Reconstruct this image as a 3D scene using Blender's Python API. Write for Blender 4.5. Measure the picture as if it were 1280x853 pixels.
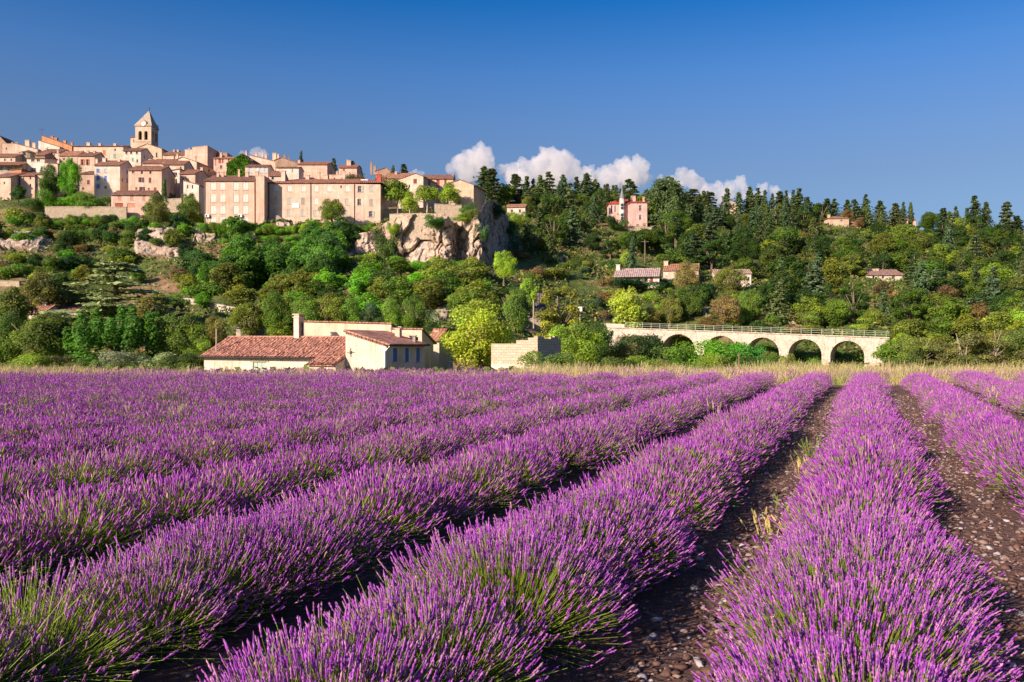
import bpy, bmesh, math, random
import numpy as np
from mathutils import Vector, Matrix, noise as mnoise

# ------------------------------------------------------------------ scene, camera, light, exposure
for o in list(bpy.data.objects): bpy.data.objects.remove(o)
SC = bpy.context.scene
COL = SC.collection
R = math.radians
F = 1066.7            # focal length in pixels of the 1280 wide photograph (30 mm on 36 mm)
CAMZ = 1.6
HOR = 430.0           # horizon row
cam_d = bpy.data.cameras.new('camera'); cam_d.lens = 30; cam_d.sensor_width = 36
cam_d.shift_y = (HOR - 426.5) / 1280; cam_d.clip_end = 20000; cam_d.clip_start = 0.05
CAM = bpy.data.objects.new('camera', cam_d); COL.objects.link(CAM)
CAM.location = (0, 0, CAMZ); CAM.rotation_euler = (R(90), 0, 0); SC.camera = CAM

SUN_AZ, SUN_EL = 227.0, 26.0      # clockwise from +Y
W = bpy.data.worlds.new('World'); SC.world = W; W.use_nodes = True
_nt = W.node_tree; _bg = _nt.nodes['Background']
_sky = _nt.nodes.new('ShaderNodeTexSky'); _sky.sky_type = 'NISHITA'; _sky.sun_disc = False
_sky.sun_elevation = R(SUN_EL); _sky.sun_rotation = R(SUN_AZ)
_sky.altitude = 300; _sky.air_density = 1.0; _sky.dust_density = 2.5; _sky.ozone_density = 6.0
_hs = _nt.nodes.new('ShaderNodeHueSaturation'); _hs.inputs['Hue'].default_value = 0.506
_tc = _nt.nodes.new('ShaderNodeTexCoord'); _sx = _nt.nodes.new('ShaderNodeSeparateXYZ'); _nt.links.new(_tc.outputs['Generated'], _sx.inputs[0])
for _sock, _a, _b, _c, _d in (('Saturation', 0.19, 0.37, 0.97, 1.28), ('Value', 0.19, 0.30, 0.76, 1.0)):     # clear dry air: deeper blue aloft
    _m = _nt.nodes.new('ShaderNodeMapRange'); _nt.links.new(_sx.outputs[2], _m.inputs['Value'])
    for _k, _v in zip(('From Min', 'From Max', 'To Min', 'To Max'), (_a, _b, _c, _d)): _m.inputs[_k].default_value = _v
    _nt.links.new(_m.outputs[0], _hs.inputs[_sock])
_nt.links.new(_sky.outputs[0], _hs.inputs['Color']); _nt.links.new(_hs.outputs[0], _bg.inputs[0])
_bg.inputs[1].default_value = 0.0836
sun_d = bpy.data.lights.new('sun', 'SUN'); sun_d.energy = 5.0; sun_d.angle = R(0.5); sun_d.color = (1.0, 0.825, 0.665)
SUN = bpy.data.objects.new('sun', sun_d); COL.objects.link(SUN)
_sd = Vector((math.sin(R(SUN_AZ)) * math.cos(R(SUN_EL)), math.cos(R(SUN_AZ)) * math.cos(R(SUN_EL)), math.sin(R(SUN_EL))))
SUN.rotation_euler = _sd.to_track_quat('Z', 'Y').to_euler()
SC.view_settings.view_transform = 'Standard'; SC.view_settings.look = 'None'
SC.view_settings.gamma = 1; SC.view_settings.use_curve_mapping = False; SC.view_settings.exposure = 0.8
SC.cycles.max_bounces = 6; SC.cycles.diffuse_bounces = 3; SC.cycles.transmission_bounces = 4
SC.cycles.volume_bounces = 3; SC.cycles.use_denoising = True

rng = np.random.default_rng(7)
random.seed(7)

# ------------------------------------------------------------------ helpers
def P(px, py, Y):
    return Vector(((px - 640) / F * Y, Y, CAMZ + (HOR - py) / F * Y))
def zat(py, Y): return CAMZ + (HOR - py) / F * Y
def proj(x, y, z): return 640 + F * x / y, HOR - F * (z - CAMZ) / y

def mesh_np(name, verts, faces, mats, col=None, fmat=None, smooth=False):
    """verts (N,3), faces (M,k) int array of equal-size faces"""
    me = bpy.data.meshes.new(name)
    verts = np.ascontiguousarray(verts, dtype=np.float32); faces = np.ascontiguousarray(faces, dtype=np.int32)
    n, k = faces.shape
    me.vertices.add(len(verts)); me.vertices.foreach_set('co', verts.ravel())
    me.loops.add(n * k); me.loops.foreach_set('vertex_index', faces.ravel())
    me.polygons.add(n); me.polygons.foreach_set('loop_start', np.arange(0, n * k, k, dtype=np.int32))
    if fmat is not None: me.polygons.foreach_set('material_index', np.ascontiguousarray(fmat, dtype=np.int32))
    if smooth: me.polygons.foreach_set('use_smooth', np.ones(n, dtype=bool))
    me.update(calc_edges=True)
    if col is not None:
        a = me.color_attributes.new('Col', 'FLOAT_COLOR', 'POINT')
        c = np.ones((len(verts), 4), dtype=np.float32); c[:, :3] = col
        a.data.foreach_set('color', c.ravel())
    for m in (mats if isinstance(mats, (list, tuple)) else [mats]): me.materials.append(m)
    return me
def link(name, me, parent=None, loc=None, color=None):
    o = bpy.data.objects.new(name, me); COL.objects.link(o)
    if parent is not None: o.parent = parent
    if loc is not None: o.location = loc
    if color is not None: o.color = (*color, 1)
    return o
def empty(name, loc, rz=0.0):
    o = bpy.data.objects.new(name, None); COL.objects.link(o); o.location = loc; o.rotation_euler = (0, 0, rz); return o
def tag(o, label=None, cat=None, group=None, kind=None):
    if label: o['label'] = label
    if cat: o['category'] = cat
    if group: o['group'] = group
    if kind: o['kind'] = kind
    return o

class MB:
    """collects quads / polygons with material slots into one mesh"""
    def __init__(s): s.v = []; s.f = []; s.m = []
    def poly(s, pts, m=0):
        i = len(s.v); s.v += [tuple(p) for p in pts]; s.f.append(list(range(i, i + len(pts)))); s.m.append(m)
    def box(s, x0, x1, y0, y1, z0, z1, m=0):
        a = [(x0, y0, z0), (x1, y0, z0), (x1, y1, z0), (x0, y1, z0), (x0, y0, z1), (x1, y0, z1), (x1, y1, z1), (x0, y1, z1)]
        s.hexa(a, m)
    def hexa(s, a, m=0):
        i = len(s.v); s.v += [tuple(p) for p in a]
        for q in ((0, 3, 2, 1), (4, 5, 6, 7), (0, 1, 5, 4), (1, 2, 6, 5), (2, 3, 7, 6), (3, 0, 4, 7)):
            s.f.append([i + j for j in q]); s.m.append(m)
    def slab(s, quad, th, m=0):
        """quad: 4 top points ccw from above, th: thickness downwards"""
        top = [Vector(p) for p in quad]; bot = [p - Vector((0, 0, th)) for p in top]
        n = len(top); i = len(s.v); s.v += [tuple(p) for p in bot + top]
        s.f.append([i + j for j in reversed(range(n))]); s.m.append(m)
        s.f.append([i + n + j for j in range(n)]); s.m.append(m)
        for j in range(n):
            k = (j + 1) % n; s.f.append([i + j, i + k, i + n + k, i + n + j]); s.m.append(m)
    def tube(s, pts, rad, n=6, m=0, cap=True):
        pts = [Vector(p) for p in pts]; base = len(s.v)
        for i, p in enumerate(pts):
            d = (pts[min(i + 1, len(pts) - 1)] - pts[max(i - 1, 0)]).normalized()
            u = d.orthogonal().normalized(); w = d.cross(u)
            r = rad[i] if isinstance(rad, (list, tuple)) else rad
            for k in range(n):
                a = 2 * math.pi * k / n; s.v.append(tuple(p + (u * math.cos(a) + w * math.sin(a)) * r))
        for i in range(len(pts) - 1):
            for k in range(n):
                a = base + i * n; s.f.append([a + k, a + (k + 1) % n, a + n + (k + 1) % n, a + n + k]); s.m.append(m)
        if cap:
            e = base + (len(pts) - 1) * n; s.f.append([e + k for k in range(n)]); s.m.append(m)
    def mesh(s, name, mats, smooth=False):
        me = bpy.data.meshes.new(name); me.from_pydata(s.v, [], s.f)
        for m in (mats if isinstance(mats, (list, tuple)) else [mats]): me.materials.append(m)
        me.polygons.foreach_set('material_index', s.m)
        if smooth: me.polygons.foreach_set('use_smooth', [True] * len(s.f))
        me.update(); return me
    def build(s, name, mats, parent=None, loc=None, color=None, smooth=False):
        return link(name, s.mesh(name, mats, smooth), parent, loc, color)

# ------------------------------------------------------------------ materials
def new_mat(name):
    m = bpy.data.materials.new(name); m.use_nodes = True; nt = m.node_tree
    b = nt.nodes['Principled BSDF']; b.inputs['Roughness'].default_value = 0.85
    b.inputs['Specular IOR Level'].default_value = 0.2
    return m, nt, b
def N(nt, t, **kw):
    n = nt.nodes.new(t)
    for k, v in kw.items(): setattr(n, k, v)
    return n
def ramp(nt, fac, stops):
    r = nt.nodes.new('ShaderNodeValToRGB'); e = r.color_ramp.elements
    while len(e) < len(stops): e.new(0.5)
    for i, (p, c) in enumerate(stops): e[i].position = p; e[i].color = (*c, 1)
    nt.links.new(fac, r.inputs[0]); return r.outputs[0]
def noise_tex(nt, scale, detail=6, rough=0.6, vec=None, dist=0.0):
    n = nt.nodes.new('ShaderNodeTexNoise'); n.inputs['Scale'].default_value = scale; n.inputs['Detail'].default_value = detail
    n.inputs['Roughness'].default_value = rough; n.inputs['Distortion'].default_value = dist
    if vec is not None: nt.links.new(vec, n.inputs['Vector'])
    return n.outputs['Fac']
def mixc(nt, fac, a, b, mode='MIX'):
    m = nt.nodes.new('ShaderNodeMix'); m.data_type = 'RGBA'; m.blend_type = mode
    for s, v in ((0, fac), (6, a), (7, b)):
        if isinstance(v, (int, float)): m.inputs[s].default_value = v
        elif isinstance(v, tuple): m.inputs[s].default_value = (*v, 1)
        else: nt.links.new(v, m.inputs[s])
    return m.outputs[2]
def bump(nt, b, h, strength, dist=0.05):
    n = nt.nodes.new('ShaderNodeBump'); n.inputs['Strength'].default_value = strength; n.inputs['Distance'].default_value = dist
    nt.links.new(h, n.inputs['Height']); nt.links.new(n.outputs[0], b.inputs['Normal'])

def leaf_material(name, src, trans=0.35, rough=0.6):
    """src 'obj': object colour x vertex tint, 'col': vertex colour only"""
    m, nt, b = new_mat(name)
    at = N(nt, 'ShaderNodeAttribute'); at.attribute_name = 'Col'
    if src == 'obj':
        oi = N(nt, 'ShaderNodeObjectInfo'); c = mixc(nt, 1.0, oi.outputs['Color'], at.outputs['Color'], 'MULTIPLY')
    else: c = at.outputs['Color']
    nt.links.new(c, b.inputs['Base Color']); b.inputs['Roughness'].default_value = rough
    t = N(nt, 'ShaderNodeBsdfTranslucent'); nt.links.new(c, t.inputs['Color'])
    mx = N(nt, 'ShaderNodeMixShader'); mx.inputs[0].default_value = trans
    nt.links.new(b.outputs[0], mx.inputs[1]); nt.links.new(t.outputs[0], mx.inputs[2])
    nt.links.new(mx.outputs[0], nt.nodes['Material Output'].inputs['Surface']); return m
M_LEAF = leaf_material('leaf', 'obj', 0.5)
M_NEEDLE = leaf_material('needle', 'obj', 0.25)
M_FLOWER = leaf_material('lavender_flower', 'col', 0.30, 0.75)
M_STEM = leaf_material('lavender_stem', 'col', 0.35, 0.6)
M_GRASS = leaf_material('grass', 'col', 0.35, 0.7)

def plaster():
    m, nt, b = new_mat('plaster'); oi = N(nt, 'ShaderNodeObjectInfo'); tc = N(nt, 'ShaderNodeTexCoord')
    n1 = noise_tex(nt, 0.5, 8, 0.65, tc.outputs['Object']); n2 = noise_tex(nt, 3.5, 6, 0.7, tc.outputs['Object'])
    mp = N(nt, 'ShaderNodeMapping'); mp.inputs['Scale'].default_value = (2.2, 2.2, 0.18); nt.links.new(tc.outputs['Object'], mp.inputs[0])
    n3 = noise_tex(nt, 1.0, 5, 0.7, mp.outputs[0])
    c = mixc(nt, ramp(nt, n1, [(0.35, (0, 0, 0)), (0.7, (1, 1, 1))]), oi.outputs['Color'], (0.70, 0.62, 0.54), 'MULTIPLY')
    c = mixc(nt, ramp(nt, n2, [(0.42, (0, 0, 0)), (0.75, (0.5, 0.5, 0.5))]), c, (0.42, 0.33, 0.24), 'MIX')
    c = mixc(nt, ramp(nt, n3, [(0.48, (0, 0, 0)), (0.75, (0.8, 0.8, 0.8))]), c, (0.62, 0.56, 0.50), 'MULTIPLY')
    nt.links.new(c, b.inputs['Base Color']); bump(nt, b, n2, 0.5, 0.06); return m
M_PLASTER = plaster()
def roof_mat():
    m, nt, b = new_mat('roof_tile'); oi = N(nt, 'ShaderNodeObjectInfo'); tc = N(nt, 'ShaderNodeTexCoord')
    n1 = noise_tex(nt, 1.3, 8, 0.75, tc.outputs['Object']); n2 = noise_tex(nt, 6.0, 3, 0.6, tc.outputs['Object'])
    mp = N(nt, 'ShaderNodeMapping'); mp.inputs['Scale'].default_value = (1, 0.12, 1); nt.links.new(tc.outputs['Object'], mp.inputs[0])
    n3 = noise_tex(nt, 5.0, 2, 0.5, mp.outputs[0])
    c = mixc(nt, ramp(nt, n1, [(0.40, (0, 0, 0)), (0.62, (1, 1, 1))]), oi.outputs['Color'], (0.36, 0.33, 0.34), 'MULTIPLY')
    c = mixc(nt, ramp(nt, n2, [(0.45, (0, 0, 0)), (0.75, (0.75, 0.75, 0.75))]), c, (0.48, 0.26, 0.17))
    c = mixc(nt, ramp(nt, n3, [(0.5, (0, 0, 0)), (0.7, (0.8, 0.8, 0.8))]), c, (0.55, 0.5, 0.5), 'MULTIPLY')
    nt.links.new(c, b.inputs['Base Color'])
    w = N(nt, 'ShaderNodeTexWave'); w.inputs['Scale'].default_value = 0.75; w.inputs['Distortion'].default_value = 0.4; w.bands_direction = 'X'
    nt.links.new(tc.outputs['Object'], w.inputs[0]); bump(nt, b, w.outputs['Fac'], 0.6, 0.15); return m
M_ROOF = roof_mat()
def paint():
    m, nt, b = new_mat('paint'); oi = N(nt, 'ShaderNodeObjectInfo'); tc = N(nt, 'ShaderNodeTexCoord')
    n = noise_tex(nt, 4, 5, 0.7, tc.outputs['Object'])
    c = mixc(nt, ramp(nt, n, [(0.4, (0, 0, 0)), (0.8, (0.6, 0.6, 0.6))]), oi.outputs['Color'], (0.6, 0.58, 0.55), 'MULTIPLY')
    nt.links.new(c, b.inputs['Base Color']); b.inputs['Roughness'].default_value = 0.6
    w = N(nt, 'ShaderNodeTexWave'); w.inputs['Scale'].default_value = 3.0; w.bands_direction = 'Z'
    nt.links.new(tc.outputs['Object'], w.inputs[0]); bump(nt, b, w.outputs['Fac'], 0.5, 0.04); return m
M_PAINT = paint()
def flat(name, c, rough=0.8, metal=0.0, spec=0.2, var=0.25, scale=3.0, bmp=0.0):
    m, nt, b = new_mat(name); tc = N(nt, 'ShaderNodeTexCoord'); n = noise_tex(nt, scale, 6, 0.65, tc.outputs['Object'])
    lo = tuple(x * (1 - var) for x in c); hi = tuple(min(1, x * (1 + var)) for x in c)
    nt.links.new(ramp(nt, n, [(0.3, lo), (0.7, hi)]), b.inputs['Base Color'])
    b.inputs['Roughness'].default_value = rough; b.inputs['Metallic'].default_value = metal; b.inputs['Specular IOR Level'].default_value = spec
    if bmp: bump(nt, b, n, bmp, 0.1)
    return m
M_GLASS = flat('window_glass', (0.018, 0.02, 0.026), 0.12, 0, 0.6, 0.4)
M_FRAME = flat('window_frame', (0.42, 0.37, 0.32), 0.6)
M_DARK = flat('dark_metal', (0.03, 0.03, 0.035), 0.5)
M_BARK = flat('bark', (0.16, 0.115, 0.08), 0.9, var=0.5, scale=8, bmp=0.6)
M_PALEBARK = flat('pale_bark', (0.36, 0.29, 0.22), 0.9, var=0.3, scale=8, bmp=0.6)
M_METAL = flat('galvanised', (0.42, 0.45, 0.40), 0.5, 0.3)
M_WHITE = flat('white_paint', (0.75, 0.74, 0.72), 0.5, var=0.06)
M_ASPHALT = flat('asphalt', (0.075, 0.072, 0.075), 0.9, var=0.3)
M_SIGN = flat('sign_white', (0.78, 0.75, 0.72), 0.6, var=0.04)

def stone(name, c1, c2, c3, scale, bstr=0.8, zs=0.22):
    m, nt, b = new_mat(name); tc = N(nt, 'ShaderNodeTexCoord'); v = tc.outputs['Object']
    n1 = noise_tex(nt, scale * 0.35, 9, 0.7, v); n2 = noise_tex(nt, scale * 2.2, 7, 0.7, v)
    mp = N(nt, 'ShaderNodeMapping'); mp.inputs['Scale'].default_value = (1, 1, zs); nt.links.new(v, mp.inputs[0])
    n3 = noise_tex(nt, scale * 0.9, 7, 0.75, mp.outputs[0], 0.6)
    c = ramp(nt, n1, [(0.32, c1), (0.55, c2), (0.72, c3)])
    c = mixc(nt, ramp(nt, n2, [(0.45, (0, 0, 0)), (0.72, (0.7, 0.7, 0.7))]), c, tuple(x * 0.5 for x in c1))
    c = mixc(nt, ramp(nt, n3, [(0.5, (0, 0, 0)), (0.66, (0.75, 0.75, 0.75))]), c, (0.36, 0.31, 0.29), 'MULTIPLY')
    nt.links.new(c, b.inputs['Base Color']); s = N(nt, 'ShaderNodeMath'); s.operation = 'ADD'
    nt.links.new(n2, s.inputs[0]); nt.links.new(n3, s.inputs[1]); bump(nt, b, s.outputs[0], bstr, 0.5); return m
M_ROCK = stone('limestone_rock', (0.43, 0.305, 0.22), (0.55, 0.43, 0.335), (0.46, 0.40, 0.36), 0.55, 0.8, 0.5)
M_STONEWALL = stone('rubble_masonry', (0.38, 0.29, 0.20), (0.50, 0.40, 0.29), (0.42, 0.34, 0.26), 3.0, 0.5, 1.6)

def block_wall():
    m, nt, b = new_mat('breeze_block'); tc = N(nt, 'ShaderNodeTexCoord')
    mp = N(nt, 'ShaderNodeMapping'); mp.inputs['Rotation'].default_value = (R(90), 0, 0); nt.links.new(tc.outputs['Object'], mp.inputs[0])
    sx = N(nt, 'ShaderNodeSeparateXYZ'); nt.links.new(tc.outputs['Object'], sx.inputs[0])
    ad = N(nt, 'ShaderNodeMath'); ad.operation = 'ADD'; nt.links.new(sx.outputs[0], ad.inputs[0]); nt.links.new(sx.outputs[1], ad.inputs[1])
    cx = N(nt, 'ShaderNodeCombineXYZ'); nt.links.new(ad.outputs[0], cx.inputs[0]); nt.links.new(sx.outputs[2], cx.inputs[1])
    br = N(nt, 'ShaderNodeTexBrick'); br.inputs['Scale'].default_value = 1.0; br.inputs['Brick Width'].default_value = 0.5; br.inputs['Row Height'].default_value = 0.25
    br.inputs['Mortar Size'].default_value = 0.025; br.inputs['Color1'].default_value = (0.50, 0.36, 0.26, 1); br.inputs['Color2'].default_value = (0.60, 0.46, 0.34, 1)
    br.inputs['Mortar'].default_value = (0.37, 0.27, 0.20, 1); nt.links.new(cx.outputs[0], br.inputs['Vector'])
    n = noise_tex(nt, 2.0, 7, 0.7, tc.outputs['Object'])
    c = mixc(nt, ramp(nt, n, [(0.4, (0, 0, 0)), (0.75, (0.7, 0.7, 0.7))]), br.outputs['Color'], (0.7, 0.62, 0.55), 'MULTIPLY')
    # old whitewash left on the lowest courses
    wv = N(nt, 'ShaderNodeMath'); wv.operation = 'MULTIPLY_ADD'; nt.links.new(n, wv.inputs[0]); wv.inputs[1].default_value = 0.9; nt.links.new(sx.outputs[2], wv.inputs[2])
    c = mixc(nt, ramp(nt, wv.outputs[0], [(0.0, (1, 1, 1)), (1.0, (0, 0, 0))]), c, (0.66, 0.55, 0.43))
    r = [x for x in nt.nodes if x.bl_idname == 'ShaderNodeValToRGB'][-1]; r.color_ramp.elements[0].position = 0.0; r.color_ramp.elements[1].position = 0.02
    mr = N(nt, 'ShaderNodeMapRange'); mr.inputs['From Min'].default_value = 1.35; mr.inputs['From Max'].default_value = 1.75
    nt.links.new(wv.outputs[0], mr.inputs['Value']); nt.links.new(mr.outputs[0], r.inputs[0])
    r.color_ramp.elements[1].position = 1.0
    nt.links.new(c, b.inputs['Base Color']); bump(nt, b, br.outputs['Fac'], -0.4, 0.03); return m
M_BLOCK = block_wall()

def ground_mat():
    m, nt, b = new_mat('hillside'); tc = N(nt, 'ShaderNodeTexCoord'); v = tc.outputs['Object']
    n1 = noise_tex(nt, 0.06, 8, 0.65, v); n2 = noise_tex(nt, 0.6, 8, 0.7, v); n3 = noise_tex(nt, 5, 4, 0.6, v)
    g = ramp(nt, n2, [(0.3, (0.035, 0.055, 0.012)), (0.5, (0.07, 0.10, 0.02)), (0.7, (0.16, 0.15, 0.05))])
    e = ramp(nt, n2, [(0.3, (0.14, 0.075, 0.04)), (0.55, (0.28, 0.17, 0.095)), (0.75, (0.38, 0.28, 0.18))])
    c = mixc(nt, ramp(nt, n1, [(0.5, (0, 0, 0)), (0.62, (1, 1, 1))]), g, e)
    nt.links.new(c, b.inputs['Base Color']); bump(nt, b, n2, 0.8, 0.6); return m
M_HILL = ground_mat()
def soil_mat():
    m, nt, b = new_mat('soil'); tc = N(nt, 'ShaderNodeTexCoord'); v = tc.outputs['Object']
    n1 = noise_tex(nt, 1.2, 6, 0.6, v); n2 = noise_tex(nt, 14, 6, 0.75, v)
    vo = N(nt, 'ShaderNodeTexVoronoi'); vo.inputs['Scale'].default_value = 16; nt.links.new(v, vo.inputs['Vector'])
    c = ramp(nt, n2, [(0.3, (0.075, 0.038, 0.032)), (0.55, (0.15, 0.085, 0.068)), (0.78, (0.28, 0.18, 0.15))])
    c = mixc(nt, ramp(nt, n1, [(0.4, (0, 0, 0)), (0.7, (0.6, 0.6, 0.6))]), c, (0.17, 0.10, 0.078))
    nt.links.new(c, b.inputs['Base Color'])
    s = N(nt, 'ShaderNodeMath'); s.operation = 'SUBTRACT'; nt.links.new(n2, s.inputs[0]); nt.links.new(vo.outputs['Distance'], s.inputs[1])
    bump(nt, b, s.outputs[0], 1.0, 0.05); return m
M_SOIL = soil_mat()
M_STONE = flat('field_stone', (0.34, 0.27, 0.23), 0.85, var=0.5, scale=9, bmp=0.5)

# ------------------------------------------------------------------ terrain
def py2z(Y, py): return (Y, zat(py, Y))
_near = [(-80, 0.0), (36, 0.0), (45, -0.3), (60, -1.2), (82, -2.3), (106, -2.8)]
_cols = {
 -160: _near + [(125, 4.5), (140, 8.6), (158, 15.5), (175, 24), (195, 33), (220, 41), (250, 51), (280, 60), (315, 62), (380, 50), (520, 20), (900, -4)],
 0:    _near + [(125, 4.3), (140, 8.4), (158, 14.9), (175, 23), (195, 32.4), (220, 41), (250, 51.3), (280, 60), (315, 62), (380, 50), (520, 20), (900, -4)],
 150:  _near + [(125, 3.7), (140, 7.5), (158, 14.2), (175, 23), (195, 31.2), (220, 41), (250, 52), (280, 57), (315, 58), (380, 46), (520, 20), (900, -4)],
 300:  _near + [(125, 3.5), (140, 7.1), (158, 13.4), (175, 22.9), (181, 27), (197, 28), (220, 38), (250, 47), (280, 51), (315, 52), (380, 40), (520, 15), (900, -4)],
 440:  _near + [(125, 4.6), (140, 9.5), (158, 15.7), (172, 19), (180, 26.4), (197, 28), (220, 37), (250, 46), (280, 49), (315, 50), (380, 40), (520, 15), (900, -4)],
 540:  _near + [(125, 4.6), (140, 9.5), (158, 15.7), (172, 18), (176, 27.5), (190, 30), (220, 37), (250, 43), (280, 46), (315, 48), (380, 40), (520, 15), (900, -4)],
 605:  _near + [(125, 4.6), (140, 9.0), (158, 14.6), (176, 17.4), (181, 27), (190, 30), (220, 37), (250, 43), (280, 47), (315, 48), (380, 40), (520, 15), (900, -4)],
 624:  _near + [(125, 4.4), (140, 8.2), (158, 13.4), (175, 16.5), (189, 18.5), (197, 28), (220, 35), (250, 42), (280, 47), (315, 49), (380, 41), (520, 15), (900, -4)],
 645:  _near + [(125, 4.3), (140, 7.5), (158, 12.4), (175, 17.2), (195, 22.5), (220, 31.5), (250, 41), (280, 48), (315, 50), (380, 42), (520, 15), (900, -4)],
 760:  _near + [(130, -3.0), (146, -2.6), (153, 4.4), (160, 8.6), (175, 14), (195, 19), (220, 27.4), (250, 36.7), (280, 45.7), (315, 52), (380, 44), (520, 15), (900, -4)],
 900:  _near + [(125, -3.2), (141, -2.8), (149, 3.6), (158, 7.4), (175, 12.4), (195, 18), (220, 25.3), (250, 34.4), (280, 42.3), (315, 50), (380, 46), (520, 15), (900, -4)],
 1040: _near + [(125, -3.2), (134, -2.8), (142, 2.6), (158, 6.3), (175, 9.8), (195, 14.8), (220, 21.8), (250, 30.1), (280, 38.8), (315, 47), (380, 47), (520, 15), (900, -4)],
 1180: _near + [(122, -2.0), (132, 1.6), (140, 3.2), (158, 5.8), (175, 8.5), (195, 13), (220, 19.1), (250, 27), (280, 35), (315, 43), (360, 49), (520, 15), (900, -4)],
 1280: _near + [(122, -1.5), (132, 1.8), (140, 3.2), (158, 5.3), (175, 7.7), (195, 11.7), (220, 17), (250, 23.9), (280, 31), (315, 39), (370, 47), (520, 15), (900, -4)],
 1440: _near + [(122, -1.0), (132, 1.8), (140, 3.2), (158, 5.0), (175, 7.2), (195, 11), (220, 16), (250, 22), (280, 29), (315, 37), (380, 46), (520, 15), (900, -4)],
}
_cx = np.array(sorted(_cols)); _cp = [(np.array([a for a, _ in _cols[c]], float), np.array([b for _, b in _cols[c]], float)) for c in _cx]
def terr(x, y):
    """terrain height, numpy or scalar"""
    x = np.asarray(x, float); y = np.asarray(y, float)
    px = np.clip(640 + F * x / np.maximum(y, 20), _cx[0], _cx[-1])
    z = np.stack([np.interp(y, a, b) for a, b in _cp])
    i = np.clip(np.searchsorted(_cx, px) - 1, 0, len(_cx) - 2)
    t = (px - _cx[i]) / (_cx[i + 1] - _cx[i])
    za = np.take_along_axis(z, i[None], 0)[0] if z.ndim > 1 else z[i]
    zb = np.take_along_axis(z, i[None] + 1, 0)[0] if z.ndim > 1 else z[i + 1]
    zz = za * (1 - t) + zb * t
    w = np.clip((y - 50) / 60, 0, 1)
    zz = zz + w * (0.5 * np.sin(x * 0.21 + y * 0.13) + 0.35 * np.sin(x * 0.47 - y * 0.31 + 1.0) + 0.2 * np.sin(x * 0.9 + y * 0.7))
    return zz
def hit(px, py, y0=60, y1=340):
    """distance where the ray through a photo pixel meets the terrain"""
    ys = np.arange(y0, y1, 0.5); g = terr((px - 640) / F * ys, ys); r = CAMZ + (HOR - py) / F * ys
    k = np.nonzero(g >= r)[0]
    return float(ys[k[0]]) if len(k) else float(ys[-1])
def make_terrain():
    us = np.concatenate([np.linspace(-6, -0.9, 12)[:-1], np.linspace(-0.9, 0.9, 190), np.linspace(0.9, 6, 12)[1:]])
    ys = np.concatenate([np.linspace(-80, 36, 14)[:-1], np.arange(36, 106, 3.5), np.arange(106, 330, 1.6), np.arange(330, 520, 10), np.array([520, 700, 900, 1400, 2500, 4500])])
    U, Yg = np.meshgrid(us, ys); X = U * np.maximum(Yg, 42); Z = terr(X, Yg); Z = np.where(Yg > 900, -4 - (Yg - 900) * 0.003, Z)
    nu, ny = len(us), len(ys); idx = np.arange(nu * ny).reshape(ny, nu)
    f = np.stack([idx[:-1, :-1], idx[:-1, 1:], idx[1:, 1:], idx[1:, :-1]], -1).reshape(-1, 4)
    cy = Yg[:-1, :-1].reshape(-1)
    me = mesh_np('ground', np.stack([X, Yg, Z], -1).reshape(-1, 3), f, [M_SOIL, M_HILL], fmat=(cy > 34).astype(np.int32), smooth=True)
    tag(link('ground', me), kind='structure')
make_terrain()
# ------------------------------------------------------------------ lavender
TH = math.atan(0.4153); DV = np.array([math.sin(TH), math.cos(TH), 0]); NV = np.array([math.cos(TH), -math.sin(TH), 0]); ZV = np.array([0, 0, 1.0])
SPACING = 1.74
def unit(a): return a / np.maximum(np.linalg.norm(a, axis=-1, keepdims=True), 1e-9)
def frame(d, rg):
    u = unit(np.cross(d, unit(rg.normal(size=d.shape)))); return u, np.cross(d, u)
def prisms(p0, p1, ts, rs, sides, rg, jit=0.0):
    """thin lathed bodies from p0 to p1: ts, rs (K,) or rs (N,K); returns verts (N*K*sides,3), quads"""
    n, k = len(p0), len(ts); d = p1 - p0; u, v = frame(unit(d), rg)
    rs = np.broadcast_to(rs, (n, k)) if np.ndim(rs) == 1 else rs
    if jit: rs = rs * (1 + jit * rg.normal(size=rs.shape))
    a = np.arange(sides) * 2 * np.pi / sides
    ring = u[:, None, :] * np.cos(a)[None, :, None] + v[:, None, :] * np.sin(a)[None, :, None]
    V = p0[:, None, None, :] + d[:, None, None, :] * np.asarray(ts)[None, :, None, None] + ring[:, None] * rs[:, :, None, None]
    b = (np.arange(n) * k * sides)[:, None, None]; i = np.arange(k - 1)[None, :, None]; j = np.arange(sides)[None, None, :]
    q = np.stack([b + i * sides + j, b + i * sides + (j + 1) % sides, b + (i + 1) * sides + (j + 1) % sides, b + (i + 1) * sides + j], -1)
    return V.reshape(-1, 3), q.reshape(-1, 4)
def blades(p0, p1, w0, rg, w1=0.15):
    """flat tapering ribbons"""
    n = len(p0); d = unit(p1 - p0); u, _ = frame(d, rg); w = (w0 if np.ndim(w0) else np.full(n, w0))[:, None] * 0.5
    V = np.stack([p0 - u * w, p0 + u * w, p1 + u * w * w1, p1 - u * w * w1], 1)
    return V.reshape(-1, 3), np.arange(n * 4).reshape(n, 4)
class Acc:
    def __init__(s): s.v, s.f, s.c, s.n = [], [], [], 0
    def add(s, v, f, c):
        if len(v) == 0: return
        s.v.append(v); s.f.append(f + s.n); s.c.append(np.broadcast_to(c, v.shape) if c.ndim == 1 else c); s.n += len(v)
    def mesh(s, name, mat): return mesh_np(name, np.concatenate(s.v), np.concatenate(s.f), mat, np.concatenate(s.c))

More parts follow.
